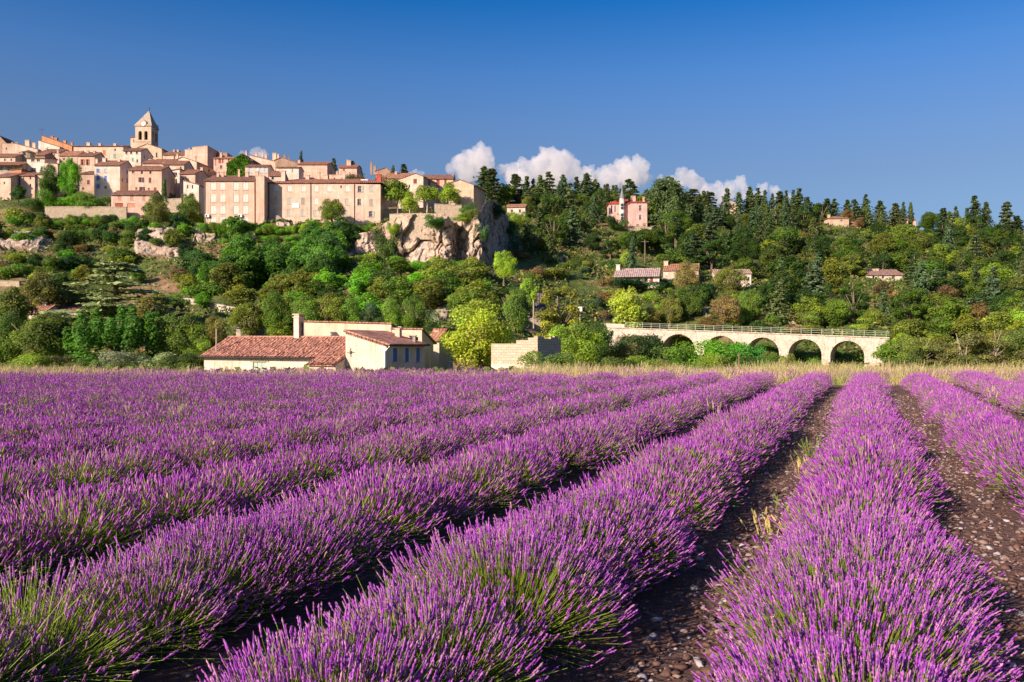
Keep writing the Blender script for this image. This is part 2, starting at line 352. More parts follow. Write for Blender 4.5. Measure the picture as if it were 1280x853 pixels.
MAUVE = np.array([0.50, 0.145, 0.50]); VIOLET = np.array([0.40, 0.055, 0.49]); PINKTAN = np.array([0.60, 0.28, 0.43]); DEEP = np.array([0.28, 0.045, 0.38])
STEMG = np.array([0.29, 0.39, 0.045]); STEMD = np.array([0.08, 0.13, 0.035])
def flower_colors(n, rg):
    t = rg.random(n)[:, None]; c = MAUVE * (1 - t) + VIOLET * t
    k = rg.random(n); c = np.where((k < 0.10)[:, None], PINKTAN, c); c = np.where((k > 0.9)[:, None], DEEP, c)
    return c * (0.8 + 0.4 * rg.random((n, 1)))
def nearest_ord(k):
    return ['first','second','third','fourth','fifth','sixth','seventh','eighth','ninth','tenth','eleventh','twelfth','thirteenth','fourteenth','fifteenth','sixteenth','seventeenth','eighteenth','nineteenth','twentieth','twenty-first','twenty-second','twenty-third','twenty-fourth','twenty-fifth','twenty-sixth','twenty-seventh','twenty-eighth','twenty-ninth','thirtieth'][k - 1]

def lavender_row(k):
    rg = np.random.default_rng(100 + k)
    r0 = k * SPACING + 0.01 + 0.03 * rg.normal()
    yend = 31.6 + rg.normal() * 0.45
    # stretch of the row that the frame can see, with a margin
    s = np.arange(-12, 70, 0.05); p = s[:, None] * DV + r0 * NV
    ok = (p[:, 1] > 0.6) & (p[:, 1] < yend) & (np.abs(p[:, 0]) < 0.68 * p[:, 1] + 3.6)
    if ok.sum() < 20: return None
    s0, s1 = s[ok][0], s[ok][-1]
    ph = rg.random(6) * 6.28
    hmod = lambda q: 1 + 0.04 * np.sin(q * 1.3 + ph[0]) + 0.03 * np.sin(q * 3.1 + ph[1]) + 0.03 * np.sin(q * 7.3 + ph[2])
    wob = lambda q: 0.05 * np.sin(q * 0.35 + ph[3]) + 0.03 * np.sin(q * 1.7 + ph[4])
    F_, S_, G_ = Acc(), Acc(), Acc()
    # leafy core
    q = np.arange(s0, s1 + 0.1, 0.14); a = np.linspace(-1, 1, 11)
    Q, A = np.meshgrid(q, a, indexing='ij')
    nz = 0.7 + 0.35 * np.sin(Q * 9.1 + A * 5 + ph[5]) * np.sin(Q * 3.7 - A * 7) + 0.15 * rg.normal(size=Q.shape)
    hh = (0.27 * hmod(Q)) * (1 - np.abs(A) ** 2.4) * (0.75 + 0.25 * nz) - 0.01
    rr = r0 + wob(Q) + A * 0.27 * (1 + 0.06 * rg.normal(size=Q.shape))
    V = Q[..., None] * DV + rr[..., None] * NV + hh[..., None] * ZV
    nq, na = Q.shape; idx = np.arange(nq * na).reshape(nq, na)
    f = np.stack([idx[:-1, :-1], idx[:-1, 1:], idx[1:, 1:], idx[1:, :-1]], -1).reshape(-1, 4)
    g = 0.6 + 0.5 * rg.random((nq * na, 1)); G_.add(V.reshape(-1, 3), f, np.array([0.05, 0.08, 0.025]) * g)
    # plants
    ps = np.arange(s0, s1, 0.40); ps = ps + rg.uniform(-0.1, 0.1, len(ps))
    for x in ps:
        c = x * DV + (r0 + wob(x) + 0.05 * rg.normal()) * NV; dist = math.hypot(c[0], c[1])
        if c[1] > yend - 0.1: continue
        lod = 0 if dist < 6.3 else 1 if dist < 14 else 2
        fullness = 1.0 + 0.18 * rg.normal()
        lean = 0.10 * rg.normal(size=2)
        green = max(0.0, 0.25 + 0.5 * math.sin(x * 0.9 + ph[0] + k) * math.sin(x * 2.3 + ph[2]))     # greener, poorer plants
        if k == -2 and x < 2.85 + 0.25 * rg.normal(): green = 1.35
        n = int((1180, 760, 450)[lod] * max(0.5, fullness) * max(0.3, 1 - 0.38 * green))
        cosp = rg.uniform(0.12, 1.0, n)
        sinp = np.sqrt(1 - cosp ** 2); al = rg.random(n) * 2 * np.pi
        lat, lon = (0.66, 0.62, 0.56)[lod] * sinp * np.cos(al), 0.55 * sinp * np.sin(al)
        d = unit((lat + lean[0])[:, None] * NV + (lon + lean[1])[:, None] * DV + cosp[:, None] * ZV + 0.07 * rg.normal(size=(n, 3)))
        Rr = 0.575 * hmod(x) * (0.97 + 0.05 * rg.normal()) * (1 + 0.06 * rg.normal(size=n)) * (1 - 0.30 * rg.random(n) ** 2) * np.clip(1.0 - 0.10 * np.abs(lat), 0.8, 1.0)
        b = c + np.stack([lat * 0.30, lon * 0.22], 1) @ np.stack([NV, DV]) + ZV * 0.10
        tip = b + d * (Rr - 0.08)[:, None]
        ln = rg.uniform(0.036, 0.072, n) * (1.0, 1.0, 1.1)[lod]
        # heads stand up a little more than their stems
        hd = unit(d + 0.45 * ZV + 0.10 * rg.normal(size=(n, 3))); hb = tip - hd * ln[:, None]
        col = flower_colors(n, rg)
        if green > 0.3: col = np.where((rg.random(n) < green * 0.45)[:, None], np.array([0.45, 0.22, 0.36]), col)
        if lod == 0:
            rad = rg.uniform(0.0036, 0.0053, n)
            prof = np.array([0.35, 1.0, 0.62, 1.05, 0.66, 0.9, 0.2])[None, :] * rad[:, None]
            v, f = prisms(hb, tip, [0, 0.12, 0.30, 0.48, 0.66, 0.84, 1.0], prof, 4, rg, 0.26)
            cc = np.repeat(col, 28, 0).reshape(n, 7, 4, 3).copy()
            cc[:, [2, 4]] *= 0.75; cc[:, 0] = STEMG * 0.8
            spot = rg.random((n, 7, 4)) < 0.16
            cc[spot] = np.array([0.42, 0.09, 0.66]); spot2 = rg.random((n, 7, 4)) < 0.10; cc[spot2] = np.array([0.56, 0.32, 0.42])
            F_.add(v, f, cc.reshape(-1, 3))
            mq = 5; tt = rg.random((n, mq, 1)); cq = (hb[:, None] + (tip - hb)[:, None] * tt + rg.normal(size=(n, mq, 3)) * (rad * 0.75)[:, None, None]).reshape(-1, 3)      # open florets
            u1 = unit(rg.normal(size=cq.shape)); u2 = unit(np.cross(u1, rg.normal(size=cq.shape))); sq = rg.uniform(0.0022, 0.0042, (n * mq, 1))
            vq = np.stack([cq - u1 * sq, cq - u2 * sq * .7, cq + u1 * sq, cq + u2 * sq * .7], 1).reshape(-1, 3); fc = np.repeat(np.repeat(col, mq, 0) * (0.8 + 0.6 * rg.random((n * mq, 1))), 4, 0)
            F_.add(vq, np.arange(n * mq * 4).reshape(-1, 4), fc)
            v, f = prisms(b + d * 0.18, hb, [0, 1], np.array([0.0016, 0.0013]), 3, rg)
            st = STEMG * (0.6 + 0.7 * rg.random((n, 1))); S_.add(v, f, np.repeat(st, 6, 0))
            m = 130
        elif lod == 1:
            rad = rg.uniform(0.0049, 0.0070, n)
            v, f = prisms(hb, tip, [0, 0.35, 0.7, 1.0], np.array([0.45, 1.0, 0.9, 0.2])[None] * rad[:, None], 3, rg)
            F_.add(v, f, np.repeat(col, 12, 0) * (0.82 + 0.36 * rg.random((n * 12, 1))))
            v, f = blades(b + d * 0.22, hb, 0.005, rg, 0.8); st = STEMG * (0.6 + 0.7 * rg.random((n, 1))); S_.add(v, f, np.repeat(st, 4, 0))
            m = 60
        else:
            w = rg.uniform(0.012, 0.017, n)
            for _ in range(2):
                u, _2 = frame(hd, rg); ww = (w * 0.5)[:, None]; mid = hb + hd * (ln * 0.45)[:, None]
                v = np.stack([hb, mid + u * ww, tip, mid - u * ww], 1).reshape(-1, 3)
                F_.add(v, np.arange(n * 4).reshape(n, 4), np.repeat(col * (0.85 + 0.3 * rg.random((n, 1))), 4, 0))
            h2 = n // 2; v, f = blades((b + d * 0.25)[:h2], hb[:h2], 0.010, rg, 0.8); st = STEMG * (0.5 + 0.6 * rg.random((h2, 1))); S_.add(v, f, np.repeat(st, 4, 0))
            m = 24
        # narrow leaves at the base
        m = int(m * (1 + 1.6 * green)); cp = rg.uniform(0.05, 1, m); sp = np.sqrt(1 - cp ** 2); al = rg.random(m) * 6.283
        d = unit((sp * np.cos(al))[:, None] * NV + (0.6 * sp * np.sin(al))[:, None] * DV + cp[:, None] * ZV + 0.15 * rg.normal(size=(m, 3)))
        b = c + rg.normal(size=(m, 3)) * np.array([0.08, 0.08, 0.02]) + ZV * 0.08
        v, f = blades(b, b + d * rg.uniform(0.25, 0.47 + 0.14 * min(1, green), m)[:, None], (0.0055, 0.010, 0.018)[lod], rg, 0.3)
        st = (STEMD * 0.7 + STEMG * 0.45 * rg.random((m, 1)) + STEMG * 0.55 * min(green, 1.3)) ; G_.add(v, f, np.repeat(st, 4, 0))
    root = empty('lavender_row', tuple(s0 * DV + r0 * NV), -TH)
    inv = Matrix.Rotation(TH, 3, 'Z'); o0 = s0 * DV + r0 * NV
    for acc, nm, mt in ((G_, 'foliage', M_STEM), (S_, 'stems', M_STEM), (F_, 'blossom', M_FLOWER)):
        acc.v = [(np.concatenate(acc.v) - o0) @ np.array(inv).T]; acc.f = [np.concatenate(acc.f)]; acc.c = [np.concatenate(acc.c)]
        o = link(nm, acc.mesh('lavender_' + nm, mt), root)
        if nm != 'foliage': o['kind'] = 'stuff'
    if k == 0: lb = 'broad purple lavender row running straight ahead to the viaduct, bare soil either side'
    elif k < 0: lb = f'purple lavender row, {nearest_ord(-k)} over from the straight-ahead row, towards the farmhouse'
    else: lb = f'purple lavender row, {nearest_ord(k)} past the straight-ahead row, away from the village'
    tag(root, lb, 'lavender row', 'lavender rows of the field'); return root
for k in range(-20, 7): lavender_row(k)

# ------------------------------------------------------------------ dry grass strip along the far edge of the field, stones, weeds
def grass_strip():
    rg = np.random.default_rng(5); A = Acc()
    nc = 3400; Y = rg.uniform(32.7, 43, nc); u = rg.uniform(-0.72, 0.72, nc); X = u * Y
    pxs = 640 + F * u
    t = rg.random(nc)
    hb = 0.44 + 0.20 * rg.random(nc) + 0.25 * (pxs > 720) * rg.random(nc) + 0.16 * np.sin(X * 0.9) * np.sin(X * 0.37 + 1)
    hb = np.where((pxs > 240) & (pxs < 640), hb * 0.80, hb) * np.where(Y < 34, 0.7, 1.0)
    for i in range(nc):
        n = 26; b = np.stack([X[i] + rg.normal(size=n) * 0.16, Y[i] + rg.normal(size=n) * 0.16, np.full(n, 0)], 1); b[:, 2] = terr(b[:, 0], b[:, 1]) - 0.03
        d = unit(np.stack([rg.normal(size=n) * 0.34 + 0.15, rg.normal(size=n) * 0.3, np.ones(n)], 1)); h = hb[i] * rg.uniform(0.45, 1.25, n)
        v, f = blades(b, b + d * h[:, None], rg.uniform(0.008, 0.020, n), rg, 0.3)
        straw, gr, pk = np.array([0.62, 0.49, 0.22]), np.array([0.36, 0.42, 0.10]), np.array([0.62, 0.44, 0.32])
        c = straw if t[i] < 0.48 else gr if t[i] < 0.80 else pk
        A.add(v, f, np.repeat(c * (0.7 + 0.5 * rg.random((n, 1))), 4, 0))
        if t[i] < 0.62:   # seed heads
            m = 6; e = (b + d * h[:, None])[:m]; v, f = blades(e - d[:m] * 0.16, e + d[:m] * 0.05, 0.020, rg, 0.4); A.add(v, f, np.repeat(np.array([0.55, 0.42, 0.24]) * (0.8 + 0.4 * rg.random((m, 1))), 4, 0))
    tag(link('dry_grass', A.mesh('dry_grass', M_GRASS)), 'strip of tall straw-coloured dry grass along the far edge of the lavender', 'grass', kind='stuff')
    A = Acc(); nc = 420; Y = rg.uniform(33.0, 40, nc); X = rg.uniform(-0.7, 0.7, nc) * Y     # self-sown lavender in the strip
    for i in range(nc):
        n = 26; b = np.stack([X[i] + rg.normal(size=n) * 0.22, Y[i] + rg.normal(size=n) * 0.2, np.full(n, -0.05)], 1)
        d = unit(np.stack([rg.normal(size=n) * 0.35, rg.normal(size=n) * 0.3, np.ones(n)], 1)); h = rg.uniform(0.35, 0.62, n)
        tip = b + d * h[:, None]; v, f = blades(b, tip, 0.009, rg, 0.8); A.add(v, f, np.repeat(STEMG * (0.6 + 0.6 * rg.random((n, 1))), 4, 0))
        for _ in range(2):
            v, f = blades(tip - d * 0.09, tip, 0.028, rg, 0.5); A.add(v, f, np.repeat(flower_colors(n, rg) * np.array([1, 1.15, 0.95]), 4, 0))
    tag(link('wild_lavender', A.mesh('wild_lavender', M_GRASS)), 'loose self-sown lavender among the dry grass beyond the rows', 'lavender', kind='stuff')
grass_strip()

def ico(seed, sub=1):
    bm = bmesh.new(); bmesh.ops.create_icosphere(bm, subdivisions=sub, radius=1); r = np.random.default_rng(seed)
    for v in bm.verts: v.co *= 1 + 0.34 * r.normal()
    vs = np.array([v.co[:] for v in bm.verts]); fs = np.array([[v.index for v in f.verts] for f in bm.faces]); bm.free(); return vs, fs
def stones():
    rg = np.random.default_rng(9); A = Acc(); protos = [ico(i) for i in range(6)]
    for gap in (-3, -2, -1, 0, 1, 2):
        n = 7000 if gap in (-1, 0) else 1600
        s = rg.random(n) ** 1.6 * 28 + 1.5; r = (gap + 0.5) * SPACING + rg.normal(size=n) * 0.27
        p = s[:, None] * DV + r[:, None] * NV
        sz = np.minimum(np.exp(rg.normal(size=n) * 0.55) * 0.012, 0.032)
        for i in range(n):
            if abs(p[i, 0]) > 0.66 * p[i, 1] + 2.5 or p[i, 1] < 2.5 or p[i, 1] > 32: continue
            v, f = protos[rg.integers(6)]; a = rg.random() * 6.28; M = np.array([[math.cos(a), -math.sin(a), 0], [math.sin(a), math.cos(a), 0], [0, 0, 1]])
            sc = sz[i] * np.array([1.3, 0.9, 0.55]); t = rg.random()
            c = np.array([0.12, 0.065, 0.052]) if t < 0.60 else np.array([0.22, 0.155, 0.135]) if t < 0.91 else np.array([0.32, 0.28, 0.29])
            A.add((v * sc) @ M.T + p[i] + ZV * sz[i] * 0.2, f, np.broadcast_to(c * (0.7 + 0.6 * rg.random()), v.shape))
    m, nt, b = new_mat('gravel'); at = N(nt, 'ShaderNodeAttribute'); at.attribute_name = 'Col'; nt.links.new(at.outputs['Color'], b.inputs['Base Color'])
    tag(link('gravel', A.mesh('gravel', m)), 'stones and clods on the bare soil between the lavender rows', 'stones', kind='stuff')
stones()

def weed(px, py, h, n, straw, label, name='dry_weed'):
    """a small tuft on the soil: thin stalks with seed heads"""
    Y = CAMZ * F / (py - HOR); x = (px - 640) / F * Y; rg = np.random.default_rng(int(px * 7 + py)); A = Acc()
    b = rg.normal(size=(n, 3)) * np.array([0.07, 0.07, 0]); d = unit(np.stack([rg.normal(size=n) * 0.4, rg.normal(size=n) * 0.4, np.ones(n)], 1)); hh = h * rg.uniform(0.4, 1.1, n)
    e = b + d * hh[:, None]; c = np.array([0.52, 0.42, 0.16]) if straw else np.array([0.20, 0.28, 0.05])
    v, f = blades(b, e, 0.006 + 0.0005 * Y, rg, 0.5); A.add(v, f, np.repeat(c * (0.7 + 0.5 * rg.random((n, 1))), 4, 0))
    for _ in range(2): v, f = blades(e - d * 0.05, e + d * 0.02, 0.016 + 0.0005 * Y, rg, 0.4); A.add(v, f, np.repeat(c * 1.15 * (0.8 + 0.4 * rg.random((n, 1))), 4, 0))
    tag(link(name, A.mesh(name, M_GRASS), loc=(x, Y, 0)), label, 'weed', 'weeds between the lavender rows')
weed(965, 668, 0.22, 22, True, 'small yellow dry weed tuft on the soil beside the straight-ahead lavender row')
weed(1016, 580, 0.35, 30, False, 'green weed clump further up the bare soil gap beside the straight-ahead row')
weed(1012, 600, 0.30, 26, True, 'straw-coloured weed clump just below the green one in the soil gap')
weed(985, 640, 0.18, 14, False, 'low green weed on the soil above the small yellow weed tuft')

def stalks(px, topy, Y, n, h, label):
    rg = np.random.default_rng(int(px + topy)); A = Acc(); z1 = zat(topy, Y)
    e = np.stack([rg.normal(size=n) * 0.10, rg.normal(size=n) * 0.1, z1 - np.abs(rg.normal(size=n)) * 0.10], 1); b = e * np.array([0.5, 0.5, 0]) + ZV * (z1 - h)
    v, f = blades(b, e, 0.010, rg, 0.7); A.add(v, f, np.repeat(np.array([0.40, 0.36, 0.16]) * (0.8 + 0.3 * rg.random((n, 1))), 4, 0))
    d = unit(e - b)
    for _ in range(2): v, f = blades(e - d * 0.13, e + d * 0.02, 0.028, rg, 0.4); A.add(v, f, np.repeat(np.array([0.62, 0.50, 0.34]) * (0.8 + 0.3 * rg.random((n, 1))), 4, 0))
    tag(link('grass_tuft', A.mesh('grass_tuft', M_GRASS), loc=((px - 640) / F * Y, Y, 0)), label, 'grass tuft', 'pale wild grass standing in the lavender')
for a in ((1094, 482, 22, 7, 0.6, 'pale feathery grass tuft at the far end of the straight-ahead lavender row'),
          (1160, 486, 20, 9, 0.6, 'pale grass tuft in the first row beyond the straight-ahead one'),
          (1240, 480, 21, 6, 0.5, 'pale grass tuft far along the second row away from the village'),
          (508, 522, 13, 10, 0.5, 'bleached grass stems bending over the lavender below the farmhouse'),
          (262, 596, 8.2, 6, 0.5, 'tall bleached grass stalk among lavender, between the village and the camera'),
          (228, 505, 15, 16, 0.5, 'greenish wild grass clump standing in the lavender below the farmhouse roof edge'),
          (250, 525, 12.5, 14, 0.5, 'greenish grass clump lower down in the lavender below the farmhouse roof'),
          (453, 486, 20, 6, 0.5, 'single pale grass wisp in lavender before the farmhouse gable'),
          (895, 500, 17, 5, 0.5, 'small pale grass wisp in lavender under the first viaduct arch')):
    stalks(*a)
# ------------------------------------------------------------------ buildings
CREAM = (0.66, 0.51, 0.41); PEACH = (0.68, 0.475, 0.375); PINK = (0.68, 0.445, 0.37); TAN = (0.54, 0.40, 0.31); WHITE = (0.72, 0.62, 0.54); ORANGE = (0.58, 0.27, 0.13); GREY = (0.40, 0.34, 0.30); BROWN = (0.36, 0.24, 0.17)
RT = (0.27, 0.125, 0.085); RB = (0.19, 0.095, 0.07); RR = (0.34, 0.13, 0.085); RO = (0.42, 0.20, 0.12); RP = (0.36, 0.22, 0.19)
S_PALE = (0.66, 0.62, 0.55); S_GREY = (0.46, 0.42, 0.37); S_BLUE = (0.10, 0.19, 0.52); S_RED = (0.30, 0.075, 0.05); S_ORG = (0.52, 0.19, 0.10); S_GREEN = (0.22, 0.34, 0.22); S_PINK = (0.52, 0.25, 0.17); S_LBLUE = (0.42, 0.52, 0.66); S_DRED = (0.17, 0.05, 0.05)

def facade(mb, T, w, holes, prof, zb, m=0, reveal=0.22, mrev=0):
    """wall with real openings. T(x,y,z) maps wall coordinates (x along, y inward, z up); prof: [(x,z)] top outline from x=0 to x=w"""
    zmin = min(z for _, z in prof)
    holes = [(max(0.05, a), min(w - 0.05, b), c, min(d, zmin - 0.06)) for a, b, c, d in holes]
    holes = [h for h in holes if h[1] > h[0] + 0.05 and h[3] > h[2] + 0.05]
    xs = sorted({0, w} | {h[0] for h in holes} | {h[1] for h in holes}); zs = sorted({zb, zmin} | {h[2] for h in holes} | {h[3] for h in holes})
    for i in range(len(xs) - 1):
        for j in range(len(zs) - 1):
            xc, zc = (xs[i] + xs[i + 1]) / 2, (zs[j] + zs[j + 1]) / 2
            if any(h[0] < xc < h[1] and h[2] < zc < h[3] for h in holes): continue
            mb.poly([T(xs[i], 0, zs[j]), T(xs[i + 1], 0, zs[j]), T(xs[i + 1], 0, zs[j + 1]), T(xs[i], 0, zs[j + 1])], m)
    top = [(0, zmin), (w, zmin)] + [p for p in reversed(prof)]
    if max(z for _, z in prof) > zmin + 1e-3: mb.poly([T(x, 0, z) for x, z in top], m)
    for a, b, c, d in holes:
        for q in (((a, c), (b, c)), ((b, c), (b, d)), ((b, d), (a, d)), ((a, d), (a, c))):
            (x0, z0), (x1, z1) = q; mb.poly([T(x0, 0, z0), T(x0, reveal, z0), T(x1, reveal, z1), T(x1, 0, z1)], mrev)

def window_mesh(kind, w, h):
    """mesh of one window or shutter, local: x centred, y inward, z from 0"""
    mb = MB()
    if kind == 's':       # two closed shutter leaves
        for s in (-1, 1): mb.box(min(s * 0.015, s * w / 2), max(s * 0.015, s * w / 2), 0.05, 0.10, 0, h, 0)
        for s in (-1, 1):
            for z in (0.12 * h, 0.82 * h): mb.box(min(s * 0.06, s * (w / 2 - 0.04)), max(s * 0.06, s * (w / 2 - 0.04)), 0.025, 0.05, z, z + 0.07, 0)
        return mb, [M_PAINT]
    if kind == 'g':       # boarded door
        mb.box(-w / 2, w / 2, 0.10, 0.15, 0, h, 0)
        n = max(2, int(w / 0.5))
        for i in range(n): mb.box(-w / 2 + (i + 0.1) * w / n, -w / 2 + (i + 0.9) * w / n, 0.07, 0.10, 0.06, h - 0.06, 0)
        return mb, [M_PAINT]
    mb.box(-w / 2, w / 2, 0.17, 0.20, 0, h, 0)      # glass
    t = min(0.09, w * 0.12)
    mb.box(-w / 2, -w / 2 + t, 0.11, 0.17, 0, h, 1); mb.box(w / 2 - t, w / 2, 0.11, 0.17, 0, h, 1)
    mb.box(-w / 2 + t, w / 2 - t, 0.11, 0.17, h - t, h, 1); mb.box(-w / 2 + t, w / 2 - t, 0.11, 0.17, 0, t, 1)
    if w > 0.6: mb.box(-0.03, 0.03, 0.12, 0.17, t, h - t, 1)
    if h > 1.0: mb.box(-w / 2 + t, w / 2 - t, 0.13, 0.17, h * 0.62, h * 0.62 + 0.05, 1)
    return mb, [M_GLASS, M_FRAME]

class House:
    def __init__(s, name, label, cat, px0, px1, base, Y=None, yaw=0, D=8.0, color=CREAM, group=None, bury=7.0, wallmat=None):
        s.Y0 = hit((px0 + px1) / 2, base) if Y is None else Y
        s.px0, s.px1, s.base, s.D, s.color = px0, px1, base, D, color
        s.yaw = R(yaw); s.c, s.s = math.cos(s.yaw), math.sin(s.yaw)
        o = P(px0, base, s.Y0); s.o = o; s.W = s.along(px1); s.bury = bury; s.wallmat = wallmat or M_PLASTER
        s.root = empty(name, o, s.yaw); tag(s.root, label, cat, group)
        s.holes, s.sideholes, s.wins = [], [], []
    def along(s, px):
        u = (px - 640) / F; return (u * s.Y0 - s.o.x) / (s.c - u * s.s)
    def zl(s, px, py): x = s.along(px); return zat(py, s.Y0 + x * s.s) - s.o.z
    def win(s, cx, cy, w, h, kind='d', color=None, sub=None):
        a, b = s.along(cx - w / 2), s.along(cx + w / 2); z0, z1 = s.zl(cx, cy + h / 2), s.zl(cx, cy - h / 2)
        s.holes.append((a, b, z0, z1)); s.wins.append(((a + b) / 2, z0, b - a, z1 - z0, kind, color, 0)); return s
    def swin(s, f, cy, w, h, kind='d', color=None):
        """window on the right-hand end wall: f fraction of the depth, w metres"""
        y = f * s.D; z0 = s.zl(s.px1, cy + h / 2); z1 = s.zl(s.px1, cy - h / 2)
        s.sideholes.append((y - w / 2, y + w / 2, z0, z1)); s.wins.append((y, z0, w, z1 - z0, kind, color, 1)); return s
    def build(s, eave, roof='gx', slope=0.34, rcolor=RT, eave2=None, peak=None, th=0.16, over=0.3, side_over=0.15, z_top=None):
        W_, D_ = s.W, s.D; H = s.zl(s.px0, eave); H2 = s.zl(s.px1, eave2) if eave2 is not None else H
        zb = -s.bury; s.H, s.H2, s.slope, s.roof = H, H2, slope, roof
        if roof in ('gx', 'hip'):
            prof = [(0, H), (W_, H2)]; Hs = H2 + D_ / 2 * slope; sprof = [(0, H2), (D_ / 2, Hs), (D_, H2)] if roof == 'gx' else [(0, H2), (D_, H2)]; bprof = [(0, H2), (W_, H)]
            lprof = [(0, H), (D_ / 2, H + D_ / 2 * slope), (D_, H)] if roof == 'gx' else [(0, H), (D_, H)]
        elif roof == 'sf': prof = [(0, H), (W_, H2)]; sprof = [(0, H2), (D_, H2 + D_ * slope)]; bprof = [(0, H2 + D_ * slope), (W_, H + D_ * slope)]; lprof = [(0, H + D_ * slope), (D_, H)]
        elif roof == 'sb': prof = [(0, H), (W_, H2)]; sprof = [(0, H2), (D_, H2 - D_ * slope)]; bprof = [(0, H2 - D_ * slope), (W_, H - D_ * slope)]; lprof = [(0, H - D_ * slope), (D_, H)]
        elif roof == 'gy':
            xp, zp = s.along(peak[0]), s.zl(*peak); s.pk = (xp, zp); prof = [(0, H), (xp, zp), (W_, H2)]; sprof = [(0, H2), (D_, H2)]; bprof = [(0, H2), (W_ - xp, zp), (W_, H)]; lprof = [(0, H), (D_, H)]
        elif roof in ('sr', 'flat'): prof = [(0, H), (W_, H2)]; sprof = [(0, H2), (D_, H2)]; bprof = [(0, H2), (W_, H)]; lprof = [(0, H), (D_, H)]
        mb = MB()
        facade(mb, lambda x, y, z: (x, y, z), W_, s.holes, prof, zb)
        facade(mb, lambda x, y, z: (W_ - y, x, z), D_, s.sideholes, sprof, zb)
        facade(mb, lambda x, y, z: (W_ - x, D_ - y, z), W_, [], bprof, zb)
        facade(mb, lambda x, y, z: (y, D_ - x, z), D_, [], lprof, zb)
        mb.build('wall', s.wallmat, s.root, color=s.color)
        r = MB(); o, so, e = over, side_over, 0.10
        if roof == 'gx':
            zr = D_ / 2 * slope; k = slope * o
            r.slab([(-so, -o, H - k + e), (W_ + so, -o, H2 - k + e), (W_ + so, D_ / 2, H2 + zr + e), (-so, D_ / 2, H + zr + e)], th)
            r.slab([(-so, D_ / 2 + 0.005, H + zr + e), (W_ + so, D_ / 2 + 0.005, H2 + zr + e), (W_ + so, D_ + o, H2 - k + e), (-so, D_ + o, H - k + e)], th)
            r.tube([(-so, D_ / 2, H + zr + e), (W_ + so, D_ / 2, H2 + zr + e)], 0.13, 6)
        elif roof == 'hip':
            q = min(D_ / 2, W_ / 2.02); zr = q * slope; k = slope * o; A = [(-o, -o), (W_ + o, -o), (W_ + o, D_ + o), (-o, D_ + o)]; b = H - k + e; t = H + zr + e
            r.slab([(-o, -o, b), (W_ + o, -o, b), (W_ - q, D_ / 2, t), (q, D_ / 2, t)], th); r.slab([(W_ + o, D_ + o, b), (-o, D_ + o, b), (q, D_ / 2 + .004, t), (W_ - q, D_ / 2 + .004, t)], th)
            r.slab([(W_ + o, -o, b), (W_ + o, D_ + o, b), (W_ - q + .004, D_ / 2, t)], th); r.slab([(-o, D_ + o, b), (-o, -o, b), (q - .004, D_ / 2, t)], th)
        elif roof == 'sf':
            k = slope * o; r.slab([(-so, -o, H - k + e), (W_ + so, -o, H2 - k + e), (W_ + so, D_ + o, H2 + D_ * slope + k + e), (-so, D_ + o, H + D_ * slope + k + e)], th)
        elif roof == 'sb':
            k = slope * o; r.slab([(-so, -o * .4, H + e), (W_ + so, -o * .4, H2 + e), (W_ + so, D_ + o, H2 - D_ * slope - k + e), (-so, D_ + o, H - D_ * slope - k + e)], th)
        elif roof == 'sr':
            g = (H2 - H) / W_; r.slab([(-so, -so, H - g * so + e), (W_ + o, -so, H2 + g * o + e), (W_ + o, D_ + so, H2 + g * o + e), (-so, D_ + so, H - g * so + e)], th)
        elif roof == 'gy':
            xp, zp = s.pk; g1, g2 = (zp - H) / max(xp, .1), (H2 - zp) / max(W_ - xp, .1)
            r.slab([(-o, -so, H - g1 * o + e), (xp, -so, zp + e), (xp, D_ + so, zp + e), (-o, D_ + so, H - g1 * o + e)], th)
            r.slab([(xp + .005, -so, zp + e), (W_ + o, -so, H2 + g2 * o + e), (W_ + o, D_ + so, H2 + g2 * o + e), (xp + .005, D_ + so, zp + e)], th)
        elif roof == 'flat':
            r.box(0.25, W_ - 0.25, 0.25, D_ - 0.25, min(H, H2) - 0.5, min(H, H2) - 0.35)
            for (x0, x1, y0, y1) in ((-.06, W_ + .06, -.06, .28), (-.06, W_ + .06, D_ - .28, D_ + .06), (-.06, .28, .285, D_ - .285), (W_ - .28, W_ + .06, .285, D_ - .285)):
                z0 = H + (H2 - H) * max(0, x0) / W_; z1 = H + (H2 - H) * min(W_, x1) / W_
                r.slab([(x0, y0, z0 + .1), (x1, y0, z1 + .1), (x1, y1, z1 + .1), (x0, y1, z0 + .1)], .1)
        s.roofobj = r.build('roof', M_ROOF if roof != 'flat' else M_PLASTER, s.root, color=rcolor if roof != 'flat' else tuple(c * .85 for c in s.color))
        for (x, z, w, h, kind, color, side) in s.wins:
            if kind == 'o':
                mb, mats = window_mesh('d', w, h); ob = mb.build('window', mats, s.root)
                for sg in (-1, 1):
                    q = MB(); q.box(min(sg * (w / 2 + .01), sg * (w + .0)), max(sg * (w / 2 + .01), sg * (w + .0)), -0.07, -0.02, 0, h)
                    for zz in (.15, .8): q.box(min(sg * (w / 2 + .06), sg * (w - .05)), max(sg * (w / 2 + .06), sg * (w - .05)), -0.095, -0.07, h * zz, h * zz + .07)
                    q.build('shutter', M_PAINT, ob, color=color or S_GREY)
            else:
                mb, mats = window_mesh(kind, w, h); ob = mb.build({'s': 'shutter', 'g': 'door'}.get(kind, 'window'), mats, s.root, color=color or S_GREY)
            if kind in 'sdo' and w > 0.5:
                q = MB(); q.box(-w / 2 - .08, w / 2 + .08, -.08, 0.04, -0.10, -0.005); q.build('sill', M_FRAME, ob)
            if side: ob.location = (s.W, x, z); ob.rotation_euler = (0, 0, R(90))
            else: ob.location = (x, 0, z)
        return s
